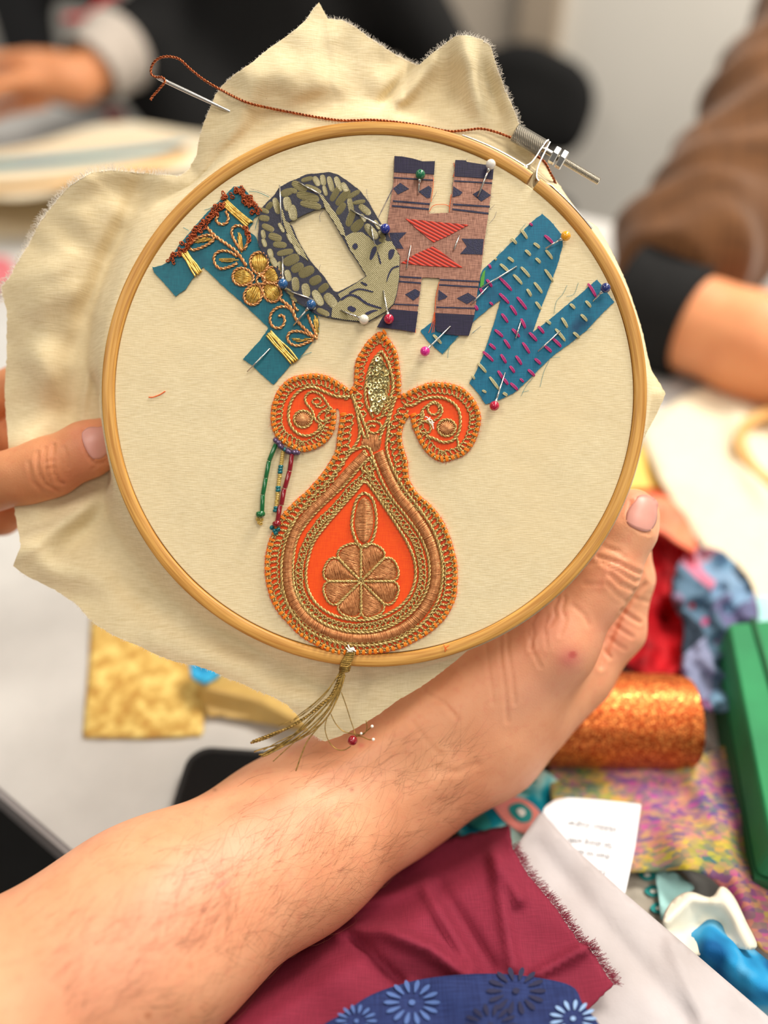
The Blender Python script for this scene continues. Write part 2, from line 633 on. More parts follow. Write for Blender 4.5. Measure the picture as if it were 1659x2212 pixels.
# door opening in the far wall: from the light jamb line of the photo leftwards
def on_wall(px, py):
    r = ray(px, py)
    k = (WALL_B - CL.dot(N_)) / r.dot(N_)
    return (CL + r * k)
ja = on_wall(1190, 120).dot(E_)
jb = on_wall(1075, 60).dot(E_)
mb = MB()
mb.box(A((ja + 3.5) / 2, WALL_B + 0.06, 0.5), (3.5 - ja, 0.12, 2.46), R3)
mb.box(A((ja - 0.95 - 3.5) / 2, WALL_B + 0.06, 0.5), (-(ja - 0.95) * -1 + 3.5 + 0.0 if False else (ja - 0.95) + 3.5, 0.12, 2.46), R3)
mb.box(A(ja - 0.475, WALL_B + 0.06, 1.53), (0.95, 0.12, 0.40), R3)
tag(mb.obj('wall_back', M_WALL, smooth=False), 'off-white painted wall behind the table', None, None, 'structure')
dr = empty('door_1', Matrix.LocRotScale(A(ja - 0.475, WALL_B + 0.05, FLOOR_Z), R3.to_quaternion(), None), 'pale door in a beige frame beside the plain wall', None, None, 'structure')
mb = MB()
for sx in (-1, 1):
    mb.box((sx * (0.475 - 0.03), -0.06, 1.03), (0.10, 0.05, 2.06))
mb.box((0, -0.06, 2.06), (0.99, 0.05, 0.08))
mb.obj('door_frame', M_FRAME, dr, smooth=False)
mb = MB()
mb.box((0, 0.0, 1.01), (0.79, 0.04, 2.0))
mb.obj('door_leaf', M_DOOR, dr, smooth=False)
mb = MB()
mb.tube([Vector((-0.34, -0.03, 1.0)), Vector((-0.34, -0.07, 1.0)), Vector((-0.24, -0.075, 1.0))], 0.009, 8)
mb.obj('door_handle', M_STEEL, dr)
mb = MB()
mb.box(A((ja + 3.5) / 2 + 0.03, WALL_B - 0.008, FLOOR_Z + 0.05), (3.5 - ja - 0.06, 0.016, 0.10), R3)
tag(mb.obj('baseboard_back', M_WALL, smooth=False), 'white skirting along the plain wall', None, None, 'structure')

# ------------------------------------------------------------------ the table
tb = empty('table', Matrix.LocRotScale(A(0, (NEAR + FAR) / 2, FLOOR_Z), R3.to_quaternion(), None), 'long white laminate table with a grey edge band', 'table')
dw = FAR - NEAR
mb = MB()
def rrect(w, d, r, n=6):
    out = []
    for cx, cy, a0 in ((w / 2 - r, d / 2 - r, 0), (-w / 2 + r, d / 2 - r, 90), (-w / 2 + r, -d / 2 + r, 180), (w / 2 - r, -d / 2 + r, 270)):
        for k in range(n + 1):
            a = math.radians(a0 + 90 * k / n)
            out.append((cx + r * math.cos(a), cy + r * math.sin(a)))
    return out
mb.prism(rrect(3.2, dw, 0.01), -FLOOR_Z - 0.022, -FLOOR_Z, bottom=True)
mb.obj('table_top', M_TABLE, tb, smooth=False)
mb = MB()
ro, ri = rrect(3.206, dw + 0.006, 0.012), rrect(3.2, dw, 0.01)
mb.prism(ro, -FLOOR_Z - 0.024, -FLOOR_Z - 0.0012, holes=[ri], bottom=True)
mb.obj('edge_band', M_EDGE, tb, smooth=False)
for sx in (-1.45, 1.45):
    for sy in (-1, 1):
        mb = MB()
        mb.tube([Vector((sx, sy * (dw / 2 - 0.08), 0)), Vector((sx, sy * (dw / 2 - 0.08), -FLOOR_Z - 0.024))], 0.02, 12)
        mb.obj('leg', M_METAL, tb)
# ------------------------------------------------------------------ embroidery hoop (local frame H, z towards the viewer)
R_IN, R_OUT = 0.1003, 0.1052
GAP = 53.2                        # angle of the split, degrees
hoop = hempty('embroidery_hoop', (0, 0, 0), 'round bamboo embroidery hoop with a brass-free steel clamp screw'.replace('brass-free ', ''), 'hoop')
def ring_mesh(r0, r1, z0, z1, a0, a1, seg=200, bev=0.0006):
    m = MB()
    prof = [(r0 + bev, z1), (r1 - bev * 1.6, z1), (r1 - bev * 0.5, z1 - bev * 0.5), (r1, z1 - bev * 1.6), (r1, z0 + bev), (r1 - bev, z0), (r0 + bev, z0), (r0, z0 + bev), (r0, z1 - bev)]
    n = len(prof)
    vs, fs = [], []
    full = abs(a1 - a0 - 360) < 1e-6
    cnt = seg if full else seg + 1
    for i in range(cnt):
        a = math.radians(a0 + (a1 - a0) * i / seg)
        wob = 1 + 0.0012 * math.sin(3 * a + 1) + 0.0008 * math.sin(7 * a)
        for r, z in prof:
            vs.append((r * wob * math.cos(a), r * wob * math.sin(a), z))
    for i in range(seg):
        j = (i + 1) % cnt
        for k in range(n):
            l = (k + 1) % n
            fs.append((i * n + k, j * n + k, j * n + l, i * n + l))
    if not full:
        fs.append(tuple(range(n)))
        fs.append(tuple(range((cnt - 1) * n + n - 1, (cnt - 1) * n - 1, -1)))
    m.add(vs, fs)
    return m
ring_mesh(R_IN, R_OUT, -0.008, 0.0011, GAP + 1.0 - 360, GAP - 1.0).obj('outer_ring', M_BAMBOO, hoop, sharp=50)
ring_mesh(0.0952, 0.0994, -0.010, -0.0006, 0, 360).obj('inner_ring', M_BAMBOO, hoop, sharp=50)
# clamp: two bent steel tabs on the outside of the ring
def strip(m, path, th, z0, z1):
    tg = tangents(path)
    vs, fs = [], []
    n = len(path)
    for i, p in enumerate(path):
        nr = Vector((-tg[i].y, tg[i].x, 0)) * th / 2
        for q, z in ((p - nr, z0), (p + nr, z0), (p + nr, z1), (p - nr, z1)):
            vs.append((q.x, q.y, z))
    for i in range(n - 1):
        for k in range(4):
            l = (k + 1) % 4
            fs.append((i * 4 + k, i * 4 + l, (i + 1) * 4 + l, (i + 1) * 4 + k))
    fs += [(3, 2, 1, 0), tuple(range((n - 1) * 4, n * 4))]
    m.add(vs, fs)
def polar(a, r):
    a = math.radians(a)
    return Vector((r * math.cos(a), r * math.sin(a), 0))
rt = R_OUT + 0.0006
left = [polar(GAP + 18 - k * 1.4, rt) for k in range(12)] + [hp(1131, 360), hp(1146, 352), hp(1158, 338), hp(1168, 322), hp(1181, 304), hp(1186, 301)]
right = [polar(GAP - 16 + k * 1.4, rt) for k in range(10)] + [hp(1163, 388), hp(1160, 372), hp(1164, 356), hp(1172, 338), hp(1182, 318), hp(1189, 305)]
for pts in (left, right):
    m = MB()
    strip(m, resample(pts, 0.0008), 0.0005, -0.0075, -0.0002)
    m.obj('clamp_tab', M_STEEL, hoop, smooth=False)
AX = Vector((0.862, -0.507, 0))
scr = new_obj('clamp_screw', None, hoop)
ZS = -0.0034
k0 = hp(1111, 285, ZS)
klen, kr = 0.0128, 0.0033
m = MB()
rows, seg = 26, 40
prof = [(kr * 0.86, 0.0)] + [(kr, klen * (0.03 + 0.94 * i / (rows - 1))) for i in range(rows)] + [(kr * 0.86, klen)]
m.lathe(prof, seg, k0, AX, mod=lambda i, k: 1.0 + (0.055 if (i + k) % 2 == 0 and 0 < i < rows + 1 else -0.03))
m.obj('knurled_knob', M_STEEL_D, scr, smooth=False)
k1 = k0 + AX * klen
m = MB()
L0 = 0.0055
L1 = (hp(1293, 395, ZS) - k1).length
nth = 38
prof = [(0.00105, -0.001), (0.00105, L0)]
for i in range(nth):
    h = L0 + (L1 - L0) * i / nth
    prof += [(0.00118, h), (0.00142, h + (L1 - L0) / nth * 0.5)]
prof += [(0.0010, L1)]
m.lathe(prof, 20, k1, AX)
m.obj('threaded_rod', M_STEEL_D, scr, smooth=False)
for off, th, rr in ((0.0042, 0.0026, 0.0034), (0.0074, 0.0026, 0.0036)):
    m = MB()
    m.lathe([(rr * 0.92, off), (rr, off + 0.0004), (rr, off + th - 0.0004), (rr * 0.9, off + th)], 6, k1, AX)
    m.obj('hex_nut', M_STEEL, scr, smooth=False)

# ------------------------------------------------------------------ the cotton cloth
OUT = [(1402, 925), (1438, 850), (1407, 800), (1398, 765), (1370, 660), (1330, 560), (1290, 490), (1257, 470), (1225, 425), (1205, 395), (1185, 370), (1160, 335), (1130, 290), (1112, 240), (1092, 195), (1072, 140), (1060, 98), (1040, 84),
       (1010, 76), (985, 76), (960, 95), (930, 118), (905, 141), (880, 130), (850, 115), (820, 95), (790, 75), (765, 56), (740, 43), (704, 40), (693, 3), (683, 10), (660, 44),
       (640, 62), (610, 85), (580, 105), (545, 135), (500, 165), (475, 190), (465, 205), (455, 230), (440, 265), (430, 300), (425, 335), (408, 366), (388, 380), (350, 377),
       (300, 372), (240, 366), (195, 372), (150, 400), (115, 440), (85, 480), (60, 530), (35, 570), (20, 600), (2, 618), (5, 640), (15, 670), (15, 700), (15, 770), (10, 840),
       (15, 920), (25, 1010), (30, 1090), (40, 1150), (45, 1180), (28, 1222), (50, 1240), (90, 1260), (120, 1275), (165, 1305), (200, 1345), (250, 1375), (300, 1395), (340, 1415),
       (380, 1430), (420, 1437), (460, 1450), (490, 1465), (520, 1475), (550, 1490), (590, 1505), (620, 1522), (640, 1542), (672, 1585), (700, 1602), (740, 1588), (860, 1512), (962, 1445),
       (1040, 1375), (1160, 1300), (1270, 1170), (1350, 1010)]
_pol = sorted(((math.degrees(math.atan2(851 - y, x - 808)) % 360, math.hypot(x - 808, y - 851)) for x, y in OUT))
_pa = np.array([p[0] for p in _pol]); _pr = np.array([p[1] for p in _pol])
def out_r(a):
    return float(np.interp(a % 360, np.concatenate((_pa[-1:] - 360, _pa, _pa[:1] + 360)), np.concatenate((_pr[-1:], _pr, _pr[:1]))))
# depth (mm, minus = away from the viewer) of the cloth just outside the ring and at its edge, by angle
DEP = [(0, -10, -12), (30, -12, -14), (52, -12, -16), (58, -12, -8), (70, -11, -2), (80, -13, -7), (84, -15, -16), (90, -13, -12), (100, -12, -8), (112, -12, -6), (122, -13, -10), (129, -15, -17), (134, -16, -14),
       (143, -17, -10), (155, -20, -14), (165, -24, -20), (175, -27, -24), (183, -31, -27), (192, -33, -30), (200, -30, -24), (212, -22, -16), (225, -16, -10), (240, -13, -8), (252, -12, -9), (262, -12, -10),
       (275, -12, -12), (290, -12, -13), (320, -12, -13), (350, -11, -12), (360, -10, -12)]
_da = np.array([d[0] for d in DEP], float); _d0 = np.array([d[1] for d in DEP], float); _d1 = np.array([d[2] for d in DEP], float)
def sm(t):
    t = min(1, max(0, t))
    return t * t * (3 - 2 * t)
def gauss(px, py, cx, cy, sx, sy=None, ang=0.0):
    sy = sy or sx
    c, s = math.cos(math.radians(ang)), math.sin(math.radians(ang))
    u, v = (px - cx) * c + (py - cy) * s, -(px - cx) * s + (py - cy) * c
    return math.exp(-(u / sx) ** 2 - (v / sy) ** 2)
def cloth_bumps(px, py):
    z = 0.0
    z += 4.5 * gauss(px, py, 100, 800, 46, 60, -20)          # finger tips pushing from behind
    z -= 2.5 * gauss(px, py, 165, 890, 40, 55, 30)
    z += 4.0 * gauss(px, py, 195, 800, 10, 130, 10)          # fold running down beside the ring
    z -= 3.5 * gauss(px, py, 240, 560, 26, 170, 22)
    z += 4.5 * gauss(px, py, 110, 620, 70, 110, 30)
    z -= 3.0 * gauss(px, py, 250, 420, 60, 40, 0)
    z += 3.0 * gauss(px, py, 60, 960, 60, 60)
    z -= 3.0 * gauss(px, py, 205, 1130, 90, 24, -42)         # folds under the thumb
    z += 3.0 * gauss(px, py, 150, 1120, 130, 22, -36)
    z -= 2.5 * gauss(px, py, 270, 1120, 60, 12, -35)
    z += 3.0 * gauss(px, py, 120, 1215, 160, 40, 20)
    z -= 2.5 * gauss(px, py, 300, 1290, 120, 30, 40)
    z += 2.5 * gauss(px, py, 450, 1420, 160, 30, 20)
    z -= 2.2 * gauss(px, py, 640, 1480, 120, 22, 15)
    z += 3.0 * gauss(px, py, 600, 180, 130, 60, 30)
    z -= 1.6 * gauss(px, py, 690, 230, 130, 30, 12)
    z += 2.5 * gauss(px, py, 520, 250, 30, 80, 20)
    z -= 3.0 * gauss(px, py, 835, 215, 70, 12, -52)          # crease where the two top flaps meet
    z += 4.0 * gauss(px, py, 860, 225, 80, 16, -52)
    z += 3.5 * gauss(px, py, 1010, 150, 26, 80, -12)
    z -= 2.0 * gauss(px, py, 960, 190, 40, 60, 10)
    z -= 2.5 * gauss(px, py, 1060, 200, 20, 70, -20)
    return z * 1.6
def cloth_z(a, t, px, py):
    a = a % 360
    d0 = np.interp(a, _da, _d0); d1 = np.interp(a, _da, _d1)
    z = d0 + (d1 - d0) * sm(t)
    z = -9.0 + (z + 9.0) * sm(t * (3.5 + 60 * math.exp(-((a - 188) / 9.0) ** 4) + 2.5 * math.exp(-((a - 188) / 25.0) ** 2)))
    w = sm(t * 2.5)
    z += w * cloth_bumps(px, py)
    z += w * 3.2 * noise.noise(Vector((px / 150, py / 150, 3.1)))
    z += w * 1.3 * noise.noise(Vector((px / 55, py / 55, 8.1)))
    return z / 1000
NA = 720
m = MB()
vs, fs = [], []
rad_in = [0.004 + 0.0945 * (i / 38) for i in range(39)] + [0.0996, 0.1000]
def zin(x, y):
    return 0.00022 * noise.noise(Vector((x * 45, y * 45, 1.7))) + 0.0001 * noise.noise(Vector((x * 130, y * 130, 5)))
vs.append(Vector((0, 0, zin(0, 0))))
for ri_, r in enumerate(rad_in):
    for k in range(NA):
        a = 2 * PI * k / NA
        x, y = r * math.cos(a), r * math.sin(a)
        vs.append(Vector((x, y, zin(x, y) * (1 if r < 0.09 else max(0, (0.1 - r) / 0.01)))))
rings = len(rad_in)
for r, z in ((0.1001, -0.0008), (0.1001, -0.004), (0.1000, -0.0088), (0.1030, -0.0092)):
    for k in range(NA):
        a = 2 * PI * k / NA
        vs.append(Vector((r * math.cos(a), r * math.sin(a), z)))
    rings += 1
NO = 44
for j in range(NO + 1):
    t = j / NO
    for k in range(NA):
        a = 360 * k / NA
        R = max(out_r(a), 574)
        jag = (2.2 * noise.noise(Vector((a * 1.7, 0, 0))) + 1.2 * noise.noise(Vector((a * 6.0, 5, 0)))) if j == NO else 0
        rp = 590 + (R + jag - 590) * t
        px, py = 808 + rp * math.cos(math.radians(a)), 851 - rp * math.sin(math.radians(a))
        z = cloth_z(a, t, px, py)
        vs.append(hl(px, py, HOOP_D - z))
    rings += 1
for k in range(NA):
    fs.append((0, 1 + k, 1 + (k + 1) % NA))
for i in range(rings - 1):
    for k in range(NA):
        l = (k + 1) % NA
        fs.append((1 + i * NA + k, 1 + (i + 1) * NA + k, 1 + (i + 1) * NA + l, 1 + i * NA + l))
m.add(vs, fs)
cloth = htop('cotton_cloth', m, M_COTTON, 'unbleached cream cotton cloth stretched in the hoop with frayed loose edges', 'cloth', Vector((0, 0, 0)))
edge = [Vector(vs[1 + (rings - 1) * NA + k]) for k in range(NA)]
m = MB()
def fringe(a0, a1, n, ln, r=0.00006):
    for _ in range(n):
        a = rnd.uniform(a0, a1)
        i = int(a / 360 * NA) % NA
        p = edge[i].lerp(edge[(i + 1) % NA], rnd.random())
        d = Vector((math.cos(math.radians(a)), math.sin(math.radians(a)), rnd.uniform(-0.2, 0.25)))
        tg = (edge[(i + 2) % NA] - edge[i - 2]).normalized()
        nr = Vector((tg.y, -tg.x, 0))
        if nr.dot(d) < 0: nr = -nr
        d = (nr + tg * rnd.uniform(-0.5, 0.5) + Vector((0, 0, rnd.uniform(-0.3, 0.3)))).normalized()
        l = ln * rnd.uniform(0.3, 1.0)
        q = p - d * 0.0006
        m.tube([q, q + d * l * 0.5 + tg * l * rnd.uniform(-0.15, 0.15), q + d * l + tg * l * rnd.uniform(-0.4, 0.4)], lambda u: r * (1 - 0.5 * u), 3, False, False)
fringe(57, 84, 420, 0.0026); fringe(84, 97, 260, 0.0022); fringe(97, 133, 300, 0.0014); fringe(133, 166, 700, 0.0034, 0.00008)
fringe(203, 262, 420, 0.0016); fringe(166, 203, 60, 0.001)
o = m.obj('frayed_edge', M_LINT, cloth)
o['kind'] = 'stuff'
# ------------------------------------------------------------------ bodies as one smooth skin (distance field -> surface net)
class Body:
    def __init__(self, prims, blend=0.006):
        """prims: (a, ra, b, rb[, blend]) rounded cones in one frame"""
        self.p = [(np.array(q[0], float), q[1], np.array(q[2], float), q[3], (q[4] if len(q) > 4 else blend)) for q in prims]
    @staticmethod
    def one(X, q):
        a, ra, b, rb, _ = q
        ab = b - a
        t = np.clip(((X - a) @ ab) / max(1e-12, ab @ ab), 0, 1)
        d = np.linalg.norm(X - a - t[..., None] * ab, axis=-1)
        return d - (ra + (rb - ra) * t)
    def eval(self, X):
        X = np.asarray(X, float)
        V = None
        for q in self.p:
            d = self.one(X, q)
            if V is None:
                V = d
            else:
                k = q[4]
                h = np.maximum(k - np.abs(V - d), 0) / k
                V = np.minimum(V, d) - h * h * k * 0.25
        return V
    def grad(self, X, e=0.0004):
        g = np.stack([self.eval(X + np.eye(3)[i] * e) - self.eval(X - np.eye(3)[i] * e) for i in range(3)], -1)
        return g / np.maximum(1e-9, np.linalg.norm(g, axis=-1, keepdims=True))
    def grid(self, vox, lo, hi):
        n = np.ceil((hi - lo) / vox).astype(int) + 1
        V = np.full(n, 0.05, np.float32)
        ax = [lo[i] + vox * np.arange(n[i]) for i in range(3)]
        for q in self.p:
            a, ra, b, rb, k = q
            mrg = max(ra, rb) + k + 3 * vox
            i0 = np.clip(np.floor((np.minimum(a, b) - mrg - lo) / vox).astype(int), 0, n)
            i1 = np.clip(np.ceil((np.maximum(a, b) + mrg - lo) / vox).astype(int) + 1, 0, n)
            if np.any(i1 <= i0):
                continue
            sl = tuple(slice(i0[i], i1[i]) for i in range(3))
            G = np.stack(np.meshgrid(*[ax[i][sl[i]] for i in range(3)], indexing='ij'), -1).astype(np.float32)
            d = self.one(G, (a.astype(np.float32), ra, b.astype(np.float32), rb, k)).astype(np.float32)
            O = V[sl]
            h = np.maximum(k - np.abs(O - d), 0) / k
            V[sl] = np.minimum(O, d) - h * h * k * 0.25
        return V
    def surface(self, vox, lo=None, hi=None):
        if lo is None:
            lo = np.min([np.minimum(q[0] - q[1], q[2] - q[3]) for q in self.p], 0) - 3 * vox
            hi = np.max([np.maximum(q[0] + q[1], q[2] + q[3]) for q in self.p], 0) + 3 * vox
        lo = np.array(lo, float); hi = np.array(hi, float)
        V = self.grid(vox, lo, hi)
        S_ = V < 0
        nx, ny, nz = V.shape
        acc = np.zeros((nx - 1, ny - 1, nz - 1), np.uint8)
        for dx in (0, 1):
            for dy in (0, 1):
                for dz in (0, 1):
                    acc += S_[dx:nx - 1 + dx, dy:ny - 1 + dy, dz:nz - 1 + dz]
        act = np.argwhere((acc > 0) & (acc < 8))
        idx = -np.ones((nx - 1, ny - 1, nz - 1), np.int64)
        idx[act[:, 0], act[:, 1], act[:, 2]] = np.arange(len(act))
        pos = np.zeros((len(act), 3)); cnt = np.zeros(len(act))
        cor = [(x, y, z) for x in (0, 1) for y in (0, 1) for z in (0, 1)]
        for c in cor:
            for axis in range(3):
                if c[axis]:
                    continue
                c2 = list(c); c2[axis] = 1
                va = V[act[:, 0] + c[0], act[:, 1] + c[1], act[:, 2] + c[2]]
                vb = V[act[:, 0] + c2[0], act[:, 1] + c2[1], act[:, 2] + c2[2]]
                cr = (va < 0) != (vb < 0)
                t = np.where(cr, va / np.where(cr, va - vb, 1), 0)
                p = np.array(c, float)[None] + t[:, None] * (np.array(c2, float) - np.array(c, float))[None]
                pos[cr] += p[cr]; cnt[cr] += 1
        pos = lo + vox * (act + pos / np.maximum(cnt, 1)[:, None])
        F_ = []
        for axis in range(3):
            u, w = (axis + 1) % 3, (axis + 2) % 3
            sl0 = [slice(1, s - 1) for s in V.shape]; sl0[axis] = slice(0, V.shape[axis] - 1)
            sl1 = [slice(1, s - 1) for s in V.shape]; sl1[axis] = slice(1, V.shape[axis])
            A_, B_ = S_[tuple(sl0)], S_[tuple(sl1)]
            e = np.argwhere(A_ != B_)
            base = e.copy(); base[:, u] += 1; base[:, w] += 1
            fl = A_[e[:, 0], e[:, 1], e[:, 2]]
            q = []
            for du, dw_ in ((0, 0), (-1, 0), (-1, -1), (0, -1)):
                c = base.copy(); c[:, u] += du; c[:, w] += dw_
                q.append(idx[c[:, 0], c[:, 1], c[:, 2]])
            q = np.stack(q, 1)
            q[~fl] = q[~fl][:, ::-1]
            F_.append(q)
        F_ = np.concatenate(F_)
        F_ = F_[(F_ >= 0).all(1)]
        for _ in range(2):
            pos -= self.grad(pos) * self.eval(pos)[:, None] * 0.9
        return pos, F_

def to_px(P_):
    d = HOOP_D - P_[:, 2]
    return 829.5 + (P_[:, 0] + HX0) / d * F, 1106 - (P_[:, 1] + HY0) / d * F
def seg_dist(px, py, poly):
    best = np.full(px.shape, 1e9)
    for (x0, y0), (x1, y1) in zip(poly, poly[1:]):
        dx, dy = x1 - x0, y1 - y0
        t = np.clip(((px - x0) * dx + (py - y0) * dy) / max(1e-9, dx * dx + dy * dy), 0, 1)
        best = np.minimum(best, np.hypot(px - x0 - t * dx, py - y0 - t * dy))
    return best
def np_mesh(name, V_, F_, mats, tint=None, shift=None):
    me = bpy.data.meshes.new(name)
    if shift is not None:
        V_ = V_ - np.array(shift)
    me.from_pydata(V_.tolist(), [], F_.tolist())
    for mm in (mats if isinstance(mats, (list, tuple)) else [mats]):
        me.materials.append(mm)
    me.polygons.foreach_set('use_smooth', [True] * len(me.polygons))
    at = me.color_attributes.new('tint', 'FLOAT_COLOR', 'POINT')
    if tint is None:
        tint = np.zeros((len(V_), 4))
    at.data.foreach_set('color', tint.astype(np.float32).ravel())
    me.update()
    return me
def detail(body, V_, creases, bumps, tints):
    """press skin creases (photo-pixel polylines) and raise small swellings on the side that faces the viewer"""
    N = body.grad(V_)
    px, py = to_px(V_)
    view = np.stack([-(V_[:, 0] + HX0), -(V_[:, 1] + HY0), HOOP_D - V_[:, 2]], 1)
    view /= np.linalg.norm(view, axis=1, keepdims=True)
    front = np.clip((N * view).sum(1) * 3, 0, 1)
    disp = np.zeros(len(V_))
    for poly, w, dep in creases:
        d = seg_dist(px, py, poly)
        dep = dep * 1.2; w = w * 0.9
        disp -= dep / 1000 * np.exp(-(d / w) ** 2)
        disp += dep / 3200 * np.exp(-((d - 2.4 * w) / (1.4 * w)) ** 2)
    for cx, cy, sx, sy, ang, hgt in bumps:
        c, s = math.cos(math.radians(ang)), math.sin(math.radians(ang))
        u, v = (px - cx) * c + (py - cy) * s, -(px - cx) * s + (py - cy) * c
        disp += hgt / 1000 * np.exp(-(u / sx) ** 2 - (v / sy) ** 2)
    out = V_ + N * (disp * front)[:, None]
    tint = np.zeros((len(V_), 4))
    for cx, cy, sx, sy, ang, col, al in tints:
        c, s = math.cos(math.radians(ang)), math.sin(math.radians(ang))
        u, v = (px - cx) * c + (py - cy) * s, -(px - cx) * s + (py - cy) * c
        w = al * np.exp(-(u / sx) ** 2 - (v / sy) ** 2)
        tot = tint[:, 3] + w
        l = np.array(lin(col))[:3]
        nz_ = tot > 1e-6
        tint[nz_, :3] = (tint[nz_, :3] * tint[nz_, 3:] + l[None] * w[nz_, None]) / tot[nz_, None]
        tint[:, 3] = np.minimum(0.9, tot)
    return out, tint
def march_many(body, px, py, d0=0.2, d1=0.45):
    """nearest skin points along the sight lines through pixels (hoop-local); hit mask"""
    px, py = np.asarray(px, float), np.asarray(py, float)
    d = np.full(px.shape, d0)
    def at(d):
        return np.stack([(px - 829.5) / F * d - HX0, (1106 - py) / F * d - HY0, HOOP_D - d], -1)
    s_ = None
    for _ in range(60):
        s_ = body.eval(at(d))
        d = np.where((s_ < 0.00003) | (d > d1), d, d + s_ * 0.85)
    return at(d), s_ < 0.0002
def nail(body, parent, base, tip, half, shift, arch=0.0004, name='fingernail', mat=None):
    """curved nail plate laid on the skin; base/tip in photo pixels, half width in pixels"""
    nu, nv = 13, 11
    ax = Vector((tip[0] - base[0], tip[1] - base[1])); L = ax.length; ax.normalize()
    pr = Vector((-ax.y, ax.x))
    uv, xs, ys = [], [], []
    for j in range(nv):
        v = j / (nv - 1)
        for i in range(nu):
            u = -1 + 2 * i / (nu - 1)
            wid = half * (0.80 + 0.20 * math.sin(PI * min(1, v * 1.2 + 0.1))) * (1 - 0.12 * max(0, v - 0.7) / 0.3)
            along = v * L + abs(u) ** 3 * L * 0.10 * (1 - v) - abs(u) ** 3 * L * 0.12 * v
            uv.append((u, v))
            xs.append(base[0] + ax.x * along + pr.x * u * wid)
            ys.append(base[1] + ax.y * along + pr.y * u * wid)
    PP, hit = march_many(body, xs, ys)
    zlast = PP[hit][:, 2].mean()
    for i in range(len(PP)):
        if not hit[i]:
            PP[i] = np.array(hl(xs[i], ys[i], HOOP_D - zlast + 0.004))
    top = [(Vector(p), u, v) for p, (u, v) in zip(PP, uv)]
    P_ = np.array([p for p, _, _ in top])
    N = body.grad(P_)
    m = MB()
    vs = []
    for (p, u, v), n in zip(top, N):
        vs.append(p + Vector(n) * (0.00012 + arch * (1 - u * u) * 0.6 + 0.0002 * v))
    for (p, u, v), n in zip(top, N):
        vs.append(p - Vector(n) * 0.0004)
    fs = []
    nn = nu * nv
    for j in range(nv - 1):
        for i in range(nu - 1):
            a = j * nu + i
            fs.append((a, a + 1, a + 1 + nu, a + nu))
    rim = [i for i in range(nu)] + [nu * j + nu - 1 for j in range(1, nv)] + [nu * (nv - 1) + i for i in range(nu - 2, -1, -1)] + [nu * j for j in range(nv - 2, 0, -1)]
    for a, b in zip(rim, rim[1:] + rim[:1]):
        fs.append((b, a, a + nn, b + nn))
    m.add(vs, fs)
    o = m.obj(name, mat or M_NAIL, parent, shift)
    bm = bmesh.new(); bm.from_mesh(o.data); bmesh.ops.recalc_face_normals(bm, faces=bm.faces); bm.to_mesh(o.data); bm.free()
    return o

